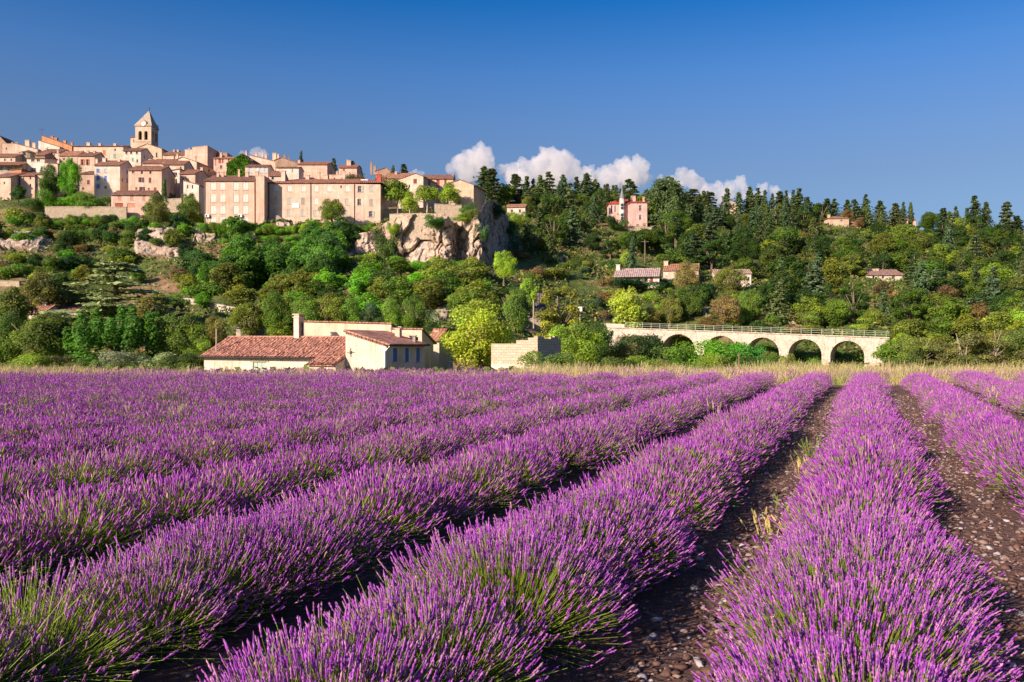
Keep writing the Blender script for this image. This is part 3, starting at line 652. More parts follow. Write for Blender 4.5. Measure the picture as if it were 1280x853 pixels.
    def roofz(s, x, y):
        if s.roof == 'gx': return s.H + (s.H2 - s.H) * x / s.W + s.slope * (y if y < s.D / 2 else s.D - y)
        if s.roof == 'sf': return s.H + s.slope * y
        if s.roof == 'gy': xp, zp = s.pk; return s.H + (zp - s.H) * x / xp if x < xp else zp + (s.H2 - zp) * (x - xp) / max(.1, s.W - xp)
        return s.H + (s.H2 - s.H) * x / s.W
    def chimney(s, px, top, w=0.6, d=None, y=None, color=None, cap=True, pots=0):
        """chimney whose top shows at photo pixel (px, top)"""
        y = s.D * 0.45 if y is None else y; d = d or w * 0.8
        u = (px - 640) / F   # solve position on the line of depth y
        ox, oy = s.o.x - s.s * y, s.o.y + s.c * y; x = (u * oy - ox) / (s.c - u * s.s); Yc = oy + x * s.s
        zt = zat(top, Yc) - s.o.z; zb = s.roofz(min(max(x, 0), s.W), y) - 0.5
        mb = MB(); mb.box(-w / 2, w / 2, -d / 2, d / 2, zb - zt, -0.14)
        if cap: mb.box(-w / 2 - .07, w / 2 + .07, -d / 2 - .07, d / 2 + .07, -.14, 0)
        ob = mb.build('chimney', M_PLASTER, s.root, (x, y, zt), color or tuple(min(1, c * 1.05) for c in s.color))
        for i in range(pots):
            q = MB(); xx = (i - (pots - 1) / 2) * 0.3; q.tube([(xx, 0, 0), (xx, 0, .3)], [.11, .09], 8); q.build('chimney_pot', M_ROOF, ob, color=RO)
        return s

def H(label, px0, px1, base, eave, roof='gx', Y=None, yaw=0, D=8, color=CREAM, rc=RT, wins=(), sw=(), ch=(), slope=0.34, eave2=None, peak=None, name='village_house', cat='house', group='houses of the hilltop village', bury=7, over=0.3, wallmat=None):
    h = House(name, label, cat, px0, px1, base, Y, yaw, D, color, group, bury, wallmat)
    for w in wins: h.win(*w)
    for w in sw: h.swin(*w)
    h.build(eave, roof, slope, rc, eave2, peak, over=over)
    for c in ch: h.chimney(*c)
    return h
d, s_, o_, g_ = 'd', 's', 'o', 'g'
# --- hilltop village, front rows first
H('low pink house with salmon shutters and two garage doors above the terrace wall', 139, 190, 263, 243.5, color=PINK, rc=RB, D=6, slope=.42, Y=190,
  wins=[(150, 247.5, 4, 6.5, s_, S_PINK), (165, 247, 4, 6.5, s_, S_PINK), (149, 256.5, 10, 5.5, g_, S_RED), (164, 257, 10, 5, g_, S_PINK), (180, 248, 3.5, 6, s_, S_PINK)])
H('three-storey peach house with dark red shutters behind the low pink house', 160.5, 202, 246, 212.5, color=PEACH, rc=RT, D=8, slope=.40, Y=201,
  wins=[(166.5, 215.5, 3.2, 3.2), (177.5, 216, 2.6, 3.6), (188, 216, 2.6, 3.6), (176.5, 225, 3.4, 6, o_, S_DRED), (187.5, 225.5, 3.2, 6.5, s_, S_DRED), (170.5, 236, 2.8, 3.2, s_, S_RED), (177.5, 236, 3.4, 4.4, o_, S_DRED), (186, 236.5, 2.6, 3, s_, S_RED), (194, 236.5, 3.4, 4, s_, S_RED)],
  ch=[(168, 208.5, .7), (204, 207.5, .6)])
H('tall cream house with bright blue shutters and a shaded end wall', 118, 150, 243, 206.5, color=WHITE, rc=RT, D=8.5, slope=.42, Y=204,
  wins=[(122.5, 213.5, 4, 4.6, s_, S_BLUE), (132, 213.5, 3, 4.4, s_, S_LBLUE), (122.5, 222.5, 4, 6, s_, S_BLUE), (132, 223, 3.2, 5.6, s_, S_BLUE), (122.5, 233, 4, 5, s_, S_BLUE), (132, 234.3, 4, 4)],
  sw=[(.45, 211, .8, 5, s_, S_BLUE), (.72, 211, .7, 5, s_, S_BLUE), (.45, 222, .8, 5.5, s_, S_BLUE), (.15, 224, .7, 4.5, s_, S_BLUE)], ch=[(131, 198, .8, .9), (149, 199.5, .6), (121, 199, .5)])
H('narrow mauve house tucked between the round green tree and the blue-shuttered house', 99.5, 117.6, 243, 217, 'sf', color=(.48, .34, .27), rc=RB, D=5, slope=.3, Y=209, wins=[(110.5, 228, 3.6, 5.6, s_, S_DRED), (104, 236, 2.4, 3)])
H('peach house with open orange shutters above the mauve house', 97, 118.3, 224, 194.8, color=PEACH, rc=RB, D=7, slope=.42, Y=222,
  wins=[(103, 203, 2.6, 7.4, o_, S_ORG), (109.5, 203, 2.6, 7.4, o_, S_ORG), (108, 213, 2.4, 4.4, s_, S_PALE), (102, 210.5, 1.6, 1.8)], ch=[(110, 188.5, .5), (118, 189, .5)])
H('long cream hilltop house with red and green shutters on the ridge', 92, 154, 205, 182.8, color=CREAM, rc=RB, D=8, slope=.22, Y=247,
  wins=[(118, 191.2, 3.6, 5, s_, S_ORG), (130.5, 191, 3.8, 6, s_, S_ORG), (144, 187.5, 2, 2.8), (143.5, 195.2, 3.4, 5, s_, S_GREEN), (104, 190, 2, 3)], ch=[(111, 178.5, 1.0), (125, 179.5, .7), (144, 179.8, .8)])
H('small cream house with dark roof directly below the bell tower', 154, 176, 210, 188.5, color=WHITE, rc=RB, D=8, slope=.35, Y=238, wins=[(166, 199.6, 2.6, 3.6, s_, S_GREEN), (158, 191.2, 2.6, 3), (164, 191.2, 2.6, 3), (171, 191.2, 2.6, 3), (171.5, 201.5, 1.8, 4)], sw=[(.3, 194, .6, 4), (.6, 197, .6, 4)])
H('orange house with a long sloping roof, highest on the village ridge', 52, 90, 192, 169.3, 'sr', Y=266, color=ORANGE, rc=RB, eave2=182.5, D=7, wins=[(63, 176, 3.2, 4.2), (77, 181, 2, 2.4)], ch=[(65.3, 170.5, .7), (69.8, 172.8, 1.1, .9), (81.5, 176, .9), (90, 178.5, .6)])
H('cream house with a lean-to roof just below the orange ridge house', 48, 74.5, 196, 175.6, 'sr', Y=257, color=WHITE, rc=RT, eave2=183.8, D=6, wins=[(60, 184, 1.8, 2)])
H('cream house with two chimneys on the ridge, next to the round stone house', 18, 47, 200, 179.2, 'sr', Y=256, color=CREAM, rc=RT, eave2=186.6, D=7, ch=[(21.5, 178.8, .6), (35, 175.8, 1.3, 1.0), (43, 179, .9)])
H('long tan wall-like house at the village edge under a dark gable', 3, 17.8, 204, 180, 'flat', Y=258, color=TAN, D=6, wins=[(8, 186, 1.6, 2.2)], ch=[(15.5, 178, .4)])
H('dark gabled house at the upper village edge', -14, 8.5, 204, 179, 'gy', Y=264, color=BROWN, rc=RB, eave2=179.5, peak=(-1, 169.8), D=7)
H('low cream house with brown roof at the village edge, below the tan wall-like house', -10, 19, 210, 196, color=CREAM, rc=RT, D=7, slope=.40, Y=234, wins=[(6, 200, 2, 3), (14, 200, 2, 3)])
H('house with a broad brown roof and shaded open loggia near the village edge', -10, 28, 224, 205.5, color=GREY, rc=RT, D=7, slope=.32, Y=219, over=1.4, wins=[(2, 211, 3, 5), (12.3, 211, 5.5, 6), (20, 211.5, 3, 4.6)])
H('small orange house with flat top beside the long low pink-tan house', 13.8, 26.6, 243, 213, 'sr', Y=209, color=ORANGE, rc=RT, eave2=211.5, D=5.5, wins=[(18.6, 221, 1.3, 3), (23.4, 222, 1.2, 2.4)])
H('small cream house at the village edge with brown lean-to roof', -8, 13.4, 243, 221, 'sf', Y=203, color=CREAM, rc=RT, D=6, slope=.34, wins=[(5.4, 229, 1.6, 3.2), (-1, 230, 2, 3)])
H('white house with three dark openings and a small awning, above the village car park', 33.6, 55.8, 226, 198, 'sf', Y=221, color=(.72, .66, .58), rc=RB, D=6, slope=.16, wins=[(41, 200.9, 4.2, 3), (48, 200.9, 4.2, 2.6), (41.6, 212.6, 7, 5), (51.5, 212, 1.2, 8)])
H('pink-tan house with small square windows below the white house', 25.4, 43.4, 248, 219.6, color=PEACH, rc=RT, D=6, slope=.36, Y=206, wins=[(38, 222.8, 2, 3.8), (38, 232, 2, 4), (29.5, 223, 1.5, 2.4)])
H('narrow cream house beside the dark green tree, below the white house', 43.7, 54, 248, 217.6, color=CREAM, rc=RT, D=6, slope=.36, Y=206.5, wins=[(46, 232, 1.4, 3), (50, 225, 1.6, 3)])
H('cream cottage half hidden behind the dark green village tree', 56.2, 72, 222, 203.2, 'sr', Y=216, color=CREAM, rc=RT, eave2=205, D=6)
H('tan house with a sloping tiled roof above the round green tree', 74, 96.5, 212, 194.4, color=TAN, rc=RO, D=7, slope=.50, Y=234, wins=[(80, 199, 1.8, 2.6), (90, 199, 1.8, 2.6)], ch=[(72.5, 187, .5)])
H('brown-roofed house squeezed below the cream lean-to house', 50, 75, 204, 190.5, color=CREAM, rc=RB, D=7, slope=.42, Y=241, wins=[(57, 194, 1.6, 2), (68, 194, 1.6, 2)], ch=[(58, 185.5, .4)])
H('small brown-roofed house between the white house and the round stone house', 44, 56, 208, 194, color=BROWN, rc=RT, D=6, slope=.42, Y=230, ch=[(46.5, 190, .5)])
# right of the church
H('cream house with a low brown roof behind the bell tower', 203.5, 232, 205, 193.5, color=CREAM, rc=RT, D=9, slope=.40, Y=247, ch=[(217.5, 187.4, .4), (222.5, 187.6, .5)])
H('long low cream house with chimneys under the church gable', 178, 214, 214, 204, color=CREAM, rc=RT, D=8, slope=.42, Y=222, ch=[(188, 199.6, .7), (195, 199.3, .5), (199.5, 202, .4)], wins=[(206, 208, 3, 3, s_, S_PALE)])
H('cream house with a low brown roof and one tall chimney below the square tower block', 203, 230, 216, 205.5, color=CREAM, rc=RT, D=7, slope=.42, Y=219, wins=[(217.5, 210, 3, 3.4, s_, S_PALE), (226, 210, 2, 3)], ch=[(204.8, 203.5, .5)])
H('tall square block with blank cream front and dark brown side wall', 240.3, 259.3, 208, 184.6, 'flat', Y=241, color=PEACH, eave2=182.5, D=9.5, yaw=-3)
H('low rounded cream block attached to the square tower block', 231, 240, 206, 187.4, 'flat', Y=243, color=CREAM, D=6, ch=[(236.5, 185.5, .4)])
H('cream gabled house below the square tower block with a long brown roof', 219, 245.8, 216, 200.4, 'gy', Y=228, color=CREAM, rc=RT, eave2=202.4, peak=(228, 196.4), D=11, yaw=-8, wins=[(237, 206, 2.2, 3)], ch=[(215.8, 195.4, 1.0, .8), (222, 192.8, .5), (243.8, 195.8, .5)], sw=[(.25, 207, .8, 3.5), (.6, 207, .8, 3.5)])
H('small cream house with arched loggia below the brown-roofed row', 211, 224.5, 232, 213.8, 'sr', Y=211, color=WHITE, rc=RT, eave2=211.5, D=6, wins=[(218.6, 218, 6, 4.5), (218.8, 227, 5.6, 6)])
H('peach house with low gable and white fascia beside the arched loggia house', 224.5, 244, 232, 217.5, 'gx', Y=208, color=PEACH, rc=RT, D=8, slope=.40, yaw=-6, wins=[(235, 224.5, 1.6, 3), (229, 224, 1.6, 2.5)], ch=[(252.5, 209.6, .6)])
H('small white house with two slit windows beside the four-storey shuttered block', 229.3, 248.5, 246, 226, 'sr', Y=197, color=(.74, .67, .58), rc=RO, eave2=231, D=6, wins=[(234.6, 233.6, 1.6, 4.6), (240.5, 233.8, 1.6, 4.8)])
H('pink house with red shutters beside the ivy-covered house', 267, 291.5, 222, 198, color=PINK, rc=RO, D=7, slope=.26, Y=233, wins=[(274.8, 201.6, 3.2, 4.8, s_, S_RED), (278.4, 201.6, 1.8, 4.8, s_, S_RED), (286, 200.6, 2, 3, s_, S_RED), (276.6, 209, 3, 4.4), (269.6, 203, 1.4, 9, s_, S_ORG)], ch=[(276.4, 191, .6)])
H('brown house with a chimney peeping over the ridge behind the pink house', 271.8, 284, 206, 191.5, 'flat', Y=247, color=BROWN, D=5, ch=[(274.5, 189, .4)])
ivyH = H('gabled house whose front is wholly covered by ivy', 284, 313, 222, 204, 'gy', Y=229, color=TAN, rc=RT, eave2=200.5, peak=(303, 192.2), D=13, yaw=-4, wins=[(314.5, 200, 1.6, 3)], ch=[(308, 188.8, .5)])
H('house with a row of pale blue shuttered windows below the ivy', 306.5, 335, 224, 208.2, color=CREAM, rc=RB, D=5, slope=.30, Y=219, wins=[(313.5, 213, 4, 7, s_, S_LBLUE), (320.5, 213, 3, 7, s_, S_PALE), (326, 213, 3.6, 7, s_, S_LBLUE), (332, 213, 3.2, 7, s_, S_LBLUE)])
H('cream house with long red roof running down behind the ivy house', 312, 350, 214, 194, 'sr', Y=243, color=CREAM, rc=RR, eave2=203.2, D=8, ch=[(320.5, 191.6, .7), (328, 189.6, .4), (332.5, 193.2, .6), (343.4, 191.8, 1.1, .9), (347.6, 193, .7)])
H('brown gabled house with long red roof in front of the araucaria', 344, 372, 214, 200, 'gy', Y=241, color=BROWN, rc=RR, eave2=203.5, peak=(352, 197), D=8, ch=[(356, 193.6, .5), (361.5, 196.5, .3)])
H('large blank cream house with a red roof above the long tan apartment building', 372, 409, 229, 205.5, color=PEACH, rc=RR, D=9.5, slope=.30, Y=224, ch=[(374, 200.4, .6)], sw=[(.5, 211, .9, 5)])
H('low cream house with flat brown roof leaning on the large blank house', 345.5, 373.5, 226, 209.6, color=WHITE, rc=RB, D=5, slope=.2, Y=217, wins=[(365.5, 213.4, .8, 4.5), (354, 214.5, 2, 3)])
H('small tiled house behind the big chimney of the long tan apartment building', 336.5, 352, 232, 219.5, color=CREAM, rc=RT, D=6, slope=.5, Y=207, ch=[(350.8, 213.5, .6), (355.5, 214, .4), (347, 219, .8)], wins=[(341, 223, 3, 4)])
H('cream house with red hipped roof above the garden wall', 423.5, 446, 223, 209.5, color=PEACH, rc=RR, D=8, slope=.34, Y=235, ch=[(434.5, 200.2, .5), (437.2, 201, .6)], wins=[(430, 213, 2, 3)])
H('dark gabled house on the skyline behind the red chimney', 470, 488, 224, 213.5, 'gy', Y=242, color=BROWN, rc=RT, eave2=214.5, peak=(482.5, 209.6), D=8, ch=[(468.5, 207.5, .8), (464, 202.4, .5)])
H('low pink house with a wide tiled roof above the plane trees', 481.5, 514, 238, 222.5, color=PINK, rc=RO, D=9, slope=.42, Y=221, ch=[(495, 214.8, .6)], wins=[(487, 226, 2, 3)])
H('cream gabled house with one dark red shutter above the plane trees', 497.5, 529, 252, 224.8, 'gy', Y=201, color=CREAM, rc=RT, eave2=220.6, peak=(519, 217), D=9, yaw=-15, wins=[(519, 226, 4.4, 7.5, s_, S_DRED), (512, 233, 1.6, 4)], sw=[(.45, 227, 1.6, 9, s_, S_DRED)])
H('pink-roofed house with red shutters between the two gabled houses', 529, 566.5, 252, 223.2, color=PEACH, rc=RT, D=8, slope=.36, Y=209, wins=[(547.5, 228.5, 4, 7.2, s_, S_RED), (556.8, 227.5, 3, 5, s_, S_RED)], ch=[(566, 218, .3)])
H('stone gabled house on the cliff edge with a shaded side wall', 556, 592, 262, 231, 'gy', Y=188, color=(.58, .44, .32), rc=RT, eave2=231, peak=(575, 224.8), D=8.5, yaw=-15, wins=[(573.5, 252, 4.5, 7)])
tag(H('garden wall and low annex in front of the red hipped roof', 411.5, 437, 232, 219, 'flat', Y=216, color=PEACH, D=3, ch=[(421.5, 214.6, .5), (430, 217, .4)], wins=[(418, 224, 2, 3)]).root)

# --- the two big blocks on the terrace edge
B1 = H('four-storey peach block with pale closed shutters on the terrace edge', 255.3, 317.8, 283, 225.8, color=PEACH, rc=RB, D=10, slope=.36, Y=181.5, name='apartment_block', cat='apartment block', group=None, bury=9,
  wins=[(cx, cy, 6.4, h, s_, S_PALE) for cx in (266.4, 278, 295, 306.8) for cy, h in ((232.4, 10), (247.8, 10.4), (262.2, 10.4), (275, 7))],
  ch=[(272.5, 215, .5), (278.5, 214.8, .5), (298.8, 212, .4), (309, 215, .7)])
def ac_unit(px, py, h):
    x = h.along(px); z = h.zl(px, py); mb = MB(); mb.box(-.42, .42, -.38, -.02, 0, .62, 0); mb.box(-.3, .05, -.4, -.38, .1, .5, 1); mb.box(-.35, -.3, -.3, -.02, -.12, 0, 1); mb.box(.3, .35, -.3, -.02, -.12, 0, 1)
    mb.build('air_conditioner', [M_WHITE, M_DARK], h.root, (x, 0, z))
ac_unit(259.5, 272, B1); ac_unit(300.5, 272, B1)
B1b = H('narrow blind stair tower between the two big blocks', 319.8, 330.3, 283, 220.2, 'flat', color=PEACH, Y=180.6, D=8, name='stair_tower', cat='tower house', group=None, bury=9, ch=[(321.5, 214.5, .6)])
B2 = House('apartment_block', 'long tan three-storey apartment building with grey shutters and hipped red roof', 'apartment block', 335.5, 475.6, 292, 183.5, -1.5, 10, (.70, .51, .41), None, 9)
for cx in (344.7, 362, 379.3, 395.3, 411.3, 434.2, 464.6): B2.win(cx, 235.6, 5.2, 8, s_, S_PALE if cx < 440 else S_GREY)
B2.win(426.4, 233.8, 1.8, 3.6).win(449.7, 236.6, 4.2, 8, o_, S_GREY)
for cx, k, c in ((344.4, s_, S_GREY), (361.8, s_, S_GREY), (379, s_, (.33, .29, .25)), (395, s_, S_PALE), (433.8, s_, S_GREY), (449, d, None), (464.2, s_, (.36, .32, .28))): B2.win(cx, 250.8 + (cx - 344) * .02, 4.6, 8.2, k, c)
for cx, k in ((343.8, s_), (361, s_), (378.4, s_), (394, s_), (433.2, s_)): B2.win(cx, 265.6 + (cx - 344) * .02, 4.4, 8, k, S_GREY)
B2.win(463.6, 267.8, 4.2, 7.6, o_, S_GREY).win(447.5, 270, 4, 7, s_, PINK).win(349.5, 276, 3.4, 6)
B2.build(228.4, 'hip', .32, RR, 230.8, th=.2)
for a in ((354.4, 213.8, .9, .8, 2.0), (384.5, 219, .8, .6, 4.6), (398.5, 215.5, .5, .5, 5), (407.3, 219.2, 1.0, .7, 4.8), (430, 214, .45, .4, 5)): B2.chimney(*a)
B2.chimney(473.8, 218.5, 1.0, 1.0, 7.5, (.50, .06, .04), True, 1)
def strip(h, px, py0, py1, name, mat, r=.06, color=None):
    x = h.along(px); z0, z1 = h.zl(px, py1), h.zl(px, py0); mb = MB(); mb.tube([(x, -.1, z0), (x, -.1, z1)], r, 6); mb.build(name, mat, h.root, color=color)
strip(B2, 388.4, 229.5, 286, 'downpipe', M_DARK); strip(B2, 443, 230.5, 286, 'downpipe', M_DARK); strip(B2, 336.2, 228.8, 280, 'downpipe', M_DARK); strip(B1, 256, 226, 281, 'downpipe', M_DARK)
def banner():
    x = B2.along(369.6); z = B2.zl(369.6, 259.8); mb = MB(); mb.box(-.8, .8, -.1, -.04, 0, .95); o = mb.build('banner', M_SIGN, B2.root, (x, 0, z))
banner()
def skylight():
    mb = MB(); mb.box(-.8, .8, -.5, .5, 0, .12, 0); mb.box(-.65, .65, -.4, .4, .12, .14, 1); x = B2.along(453.5); y = 2.0
    o = mb.build('skylight', [M_WHITE, M_WHITE], B2.root, (x, y, B2.H + .32 * y + .16)); o.rotation_euler = (math.atan(.32), 0, 0)
skylight()
def outer_stair():
    mb = MB(); n = 12; xa, xb = B2.along(349.5), B2.along(360.5); za, zb_ = B2.zl(350, 270.5), B2.zl(360, 280)
    for i in range(n):
        t = i / n; mb.box(xa + (xb - xa) * t, xa + (xb - xa) * (t + 1 / n), -1.0, -.02, -4, za + (zb_ - za) * t)
    mb.box(B2.along(345), xa, -1.0, -.02, -4, za); mb.build('outside_stair', M_STONEWALL, B2.root)
outer_stair()

# --- church with bell tower
M_SPIRE = stone('spire_stone', (.36, .29, .22), (.48, .40, .31), (.40, .34, .27), 2.5, .4, 1.0)
def church():
    Y = 254.0; root = empty('church', P(169, 200, Y)); tag(root, 'cream church with square bell tower, grey stone spire and iron cross above the village', 'church')
    o = root.location; X = lambda px, y=0: (px - 640) / F * (Y + y) - o.x; Z = lambda py, y=0: zat(py, Y + y) - o.z
    w = X(189); H0 = Z(158); dp = 5.0; zb = Z(182) - 12
    # tower shaft with arched bell openings on two sides
    def arch_wall(mb, T, w, opens, top):
        cols = sorted({0, w} | {q for a, b, z0, zs in opens for q in np.linspace(a, b, 9)})
        for a, b in zip(cols[:-1], cols[1:]):
            m = (a + b) / 2; hit_ = [q for q in opens if q[0] < m < q[1]]
            if not hit_: mb.poly([T(a, 0, zb), T(b, 0, zb), T(b, 0, top), T(a, 0, top)]); continue
            A, B_, z0, zs = hit_[0]; c, r = (A + B_) / 2, (B_ - A) / 2; f = lambda x: zs + math.sqrt(max(0, r * r - (x - c) ** 2))
            mb.poly([T(a, 0, zb), T(b, 0, zb), T(b, 0, z0), T(a, 0, z0)]); mb.poly([T(a, 0, f(a)), T(b, 0, f(b)), T(b, 0, top), T(a, 0, top)])
            mb.poly([T(a, 0, f(a)), T(a, .7, f(a)), T(b, .7, f(b)), T(b, 0, f(b))])
        for A, B_, z0, zs in opens:
            for q in (A, B_): mb.poly([T(q, 0, z0), T(q, .7, z0), T(q, .7, zs), T(q, 0, zs)])
            mb.poly([T(A, 0, z0), T(B_, 0, z0), T(B_, .7, z0), T(A, .7, z0)])
    mb = MB(); ops = [(X(172.9), X(177.2), Z(175), Z(166)), (X(180.2), X(184.5), Z(175), Z(166))]
    arch_wall(mb, lambda x, y, z: (x, y, z), w, ops, H0)
    so = [(dp * .16, dp * .42, Z(175), Z(166)), (dp * .58, dp * .84, Z(175), Z(166))]
    arch_wall(mb, lambda x, y, z: (w - y, x, z), dp, so, H0); arch_wall(mb, lambda x, y, z: (w - x, dp - y, z), w, [], H0); arch_wall(mb, lambda x, y, z: (y, dp - x, z), dp, [], H0)
    mb.poly([(0, 0, Z(176)), (w, 0, Z(176)), (w, dp, Z(176)), (0, dp, Z(176))])
    t = mb.build('bell_tower', M_PLASTER, root, color=(.60, .48, .36))
    c = MB(); c.box(-.18, w + .18, -.18, dp + .18, H0, H0 + .3); c.box(-.1, w + .1, -.1, -.003, Z(177.6), Z(176.8)); c.build('cornice', M_PLASTER, t, color=(.56, .45, .34))
    for px in (175, 182.4):
        b = MB(); x = X(px); b.tube([(x, dp / 2, Z(165.5)), (x, dp / 2, Z(167)), (x, dp / 2, Z(170.5)), (x, dp / 2, Z(171.4))], [.15, .36, .48, .62], 12); b.box(x - 1.0, x + 1.0, dp / 2 - .08, dp / 2 + .08, Z(165.3), Z(164.7)); b.build('bell', M_DARK, t)
    sp = MB(); e = .25; z1 = Z(148.5); z2 = Z(136.2); cx, cy = w / 2 + .7, dp / 2; b0 = [(-e, -e), (w + e, -e), (w + e, dp + e), (-e, dp + e)]; k = .60
    mid = [(cx + (x - cx) * k, cy + (y - cy) * k) for x, y in b0]; z0 = H0 + .3; tp = .06
    for i in range(4):
        j = (i + 1) % 4; sp.poly([(*b0[i], z0), (*b0[j], z0), (*mid[j], z1), (*mid[i], z1)]); q = [(cx + (x - cx) * tp, cy + (y - cy) * tp) for x, y in (mid[i], mid[j])]
        sp.poly([(*mid[i], z1), (*mid[j], z1), (*q[1], z2), (*q[0], z2)])
    s0 = sp.build('spire', M_SPIRE, root)
    f = MB(); f.tube([(cx, cy, z2 - .5), (cx, cy, z2 + 1.0), (cx, cy, Z(130.5))], [.2, .08, .04], 6); f.box(cx - .4, cx + .4, cy - .04, cy + .04, Z(132.6), Z(132.2)); f.build('cross', M_DARK, s0)
    dm = MB(); x0, x1, zc, zp = X(176.4), X(183.2), Z(152.8), Z(149.6); yb = 1.8; pts = [(x0, z0), (x1, z0), (x1, zc), ((x0 + x1) / 2, zp), (x0, zc)]
    dm.poly([(x, -.3, z) for x, z in pts]); n = len(pts)
    for i in range(n): (xa, za), (xb_, zb2) = pts[i], pts[(i + 1) % n]; dm.poly([(xa, -.3, za), (xa, yb, za), (xb_, yb, zb2), (xb_, -.3, zb2)])
    dmo = dm.build('dormer', M_PLASTER, s0, color=(.58, .46, .34))
    ck = MB(); cxk, czk = (x0 + x1) / 2, Z(155.2); ck.poly([(cxk + .62 * math.cos(a), -.33, czk + .62 * math.sin(a)) for a in np.linspace(0, 2 * math.pi, 25)[:-1]], 0); ck.box(cxk - .03, cxk + .03, -.36, -.34, czk, czk + .45, 1); ck.box(cxk, cxk + .33, -.36, -.34, czk - .03, czk + .03, 1); ck.build('clock_face', [M_SIGN, M_DARK], dmo)
    pn = MB(); pn.box(w - .5, w + .1, dp - .6, dp, z0 - .1, Z(152)); pn.build('pinnacle', M_PLASTER, s0, color=(.58, .46, .34))
    tr = MB(); xa = X(161.2); facade(tr, lambda x, y, z: (xa + x, 1 + y, z), -xa - .01, [(X(164.8) - xa, X(166.2) - xa, Z(177.5), Z(173.6))], [(0, Z(171.8)), (-xa - .01, Z(171.2))], zb)
    tr.poly([(xa, 1, zb), (xa, 4, zb), (xa, 4, Z(171.8)), (xa, 1, Z(171.8))]); tr.poly([(xa, 4, zb), (-.01, 4, zb), (-.01, 4, Z(171.2)), (xa, 4, Z(171.8))]); tr.poly([(X(164.8), 1.2, Z(177.5)), (X(166.2), 1.2, Z(177.5)), (X(166.2), 1.2, Z(173.6)), (X(164.8), 1.2, Z(173.6))])
    to = tr.build('stair_turret', M_PLASTER, root, color=(.60, .48, .36)); tc = MB(); tc.slab([(xa - .15, .85, Z(171.8) + .3), (-.01, .85, Z(171.2) + .3), (-.01, 4.1, Z(171.2) + .3), (xa - .15, 4.1, Z(171.8) + .3)], .25); tc.build('roof', M_ROOF, to, color=RT)
    # nave with its long gable to the front
    nv = MB(); yn = -3.0; XX = lambda px: X(px, yn); ZZ = lambda py: Z(py, yn); zb = ZZ(210); pts = [(XX(170), zb), (XX(202.2), zb), (XX(202.2), ZZ(186.4)), (XX(184), ZZ(180.2)), (XX(170), ZZ(186.2))]
    nv.poly([(x, yn, z) for x, z in pts]); D2 = 14; nv.poly([(pts[1][0], yn, zb), (pts[1][0], yn + D2, zb), (pts[1][0], yn + D2, pts[2][1]), (pts[1][0], yn, pts[2][1])]); nv.poly([(pts[0][0], yn + D2, zb), (pts[0][0], yn, zb), (pts[0][0], yn, pts[4][1]), (pts[0][0], yn + D2, pts[4][1])]); nv.poly([(x, yn + D2, z) for x, z in reversed(pts)])
    nv.build('nave', M_PLASTER, root, color=(.62, .49, .36)); nr = MB(); g = .35
    nr.slab([(pts[3][0], yn - .1, pts[3][1] + .2), (pts[2][0] + g, yn - .1, pts[2][1] + .08), (pts[2][0] + g, yn + D2, pts[2][1] + .08), (pts[3][0], yn + D2, pts[3][1] + .2)], .18)
    nr.slab([(pts[4][0] - g, yn - .1, pts[4][1] + .05), (pts[3][0] - .01, yn - .1, pts[3][1] + .2), (pts[3][0] - .01, -.25, pts[3][1] + .2), (pts[4][0] - g, -.25, pts[4][1] + .05)], .18); nr.build('roof', M_ROOF, root, color=RT)
    w2 = MB(); w2.box(XX(195), XX(196.4), yn - .05, yn + .1, ZZ(197), ZZ(191)); w2.build('window', M_GLASS, root)
church()
def round_house():
    Y = 237.; root = empty('village_house', P(30, 215, Y)); tag(root, 'round-fronted stone house with brown conical roof near the village edge', 'house', 'houses of the hilltop village')
    r = 10.3 / F * Y; H_ = zat(189.5, Y) - root.location.z; n = 20; mb = MB(); rf = MB(); wn = None
    for i in range(n):
        a, b = [math.pi + 2 * math.pi * q / n for q in (i, i + 1)]; pa, pb = (r * math.cos(a), r * .9 * math.sin(a) + r), (r * math.cos(b), r * .9 * math.sin(b) + r)
        mb.poly([(*pa, -6), (*pb, -6), (*pb, H_), (*pa, H_)]); rf.poly([(pa[0] * 1.1, (pa[1] - r) * 1.1 + r, H_ - .05), (pb[0] * 1.1, (pb[1] - r) * 1.1 + r, H_ - .05), (0, r, H_ + r * .42)]); rf.poly([(pb[0] * 1.1, (pb[1] - r) * 1.1 + r, H_ - .06), (pa[0] * 1.1, (pa[1] - r) * 1.1 + r, H_ - .06), (0, r, H_ - .02)])
    mb.build('wall', M_STONEWALL, root); rf.build('roof', M_ROOF, root, color=RT); w = MB(); w.box(-.3, .3, -.02, .3, H_ - .9, H_ - .1); w.build('window', M_GLASS, root, loc=(-.2, .12, -.1))
round_house()

# --- houses on the wooded slope
H('small house with faded orange roof behind the cliff', 634, 656.5, 270, 259, color=WHITE, rc=RO, D=6, slope=.34, yaw=-6, group=None, name='hill_house', wins=[(640, 264, 3, 4), (650, 264, 3, 4)], Y=hit(645, 274))
H('white bungalow with lilac-brown roof and dark porch on the shaded slope', 768, 824, 357, 345, 'gx', color=(.66, .62, .56), rc=(.52, .40, .38), D=9, slope=.36, yaw=-12, group=None, name='bungalow', cat='bungalow', over=.7, Y=hit(795, 357) , wins=[(808, 350, 4, 6), (814.5, 350, 4, 6.6, s_, S_RED), (799, 350, 4, 6), (785, 349, 4, 4)], ch=[(772.6, 331, .8)])
H('cream house with orange roof half hidden by a tree, next to the white bungalow', 829, 873, 356, 338, 'gx', color=CREAM, rc=RO, D=8, slope=.36, yaw=-14, group=None, name='hill_house', Y=hit(850, 356), wins=[(833, 342, 3, 5, s_, S_PALE), (866, 343, 3, 4)], ch=[(832.5, 326.6, .9)])
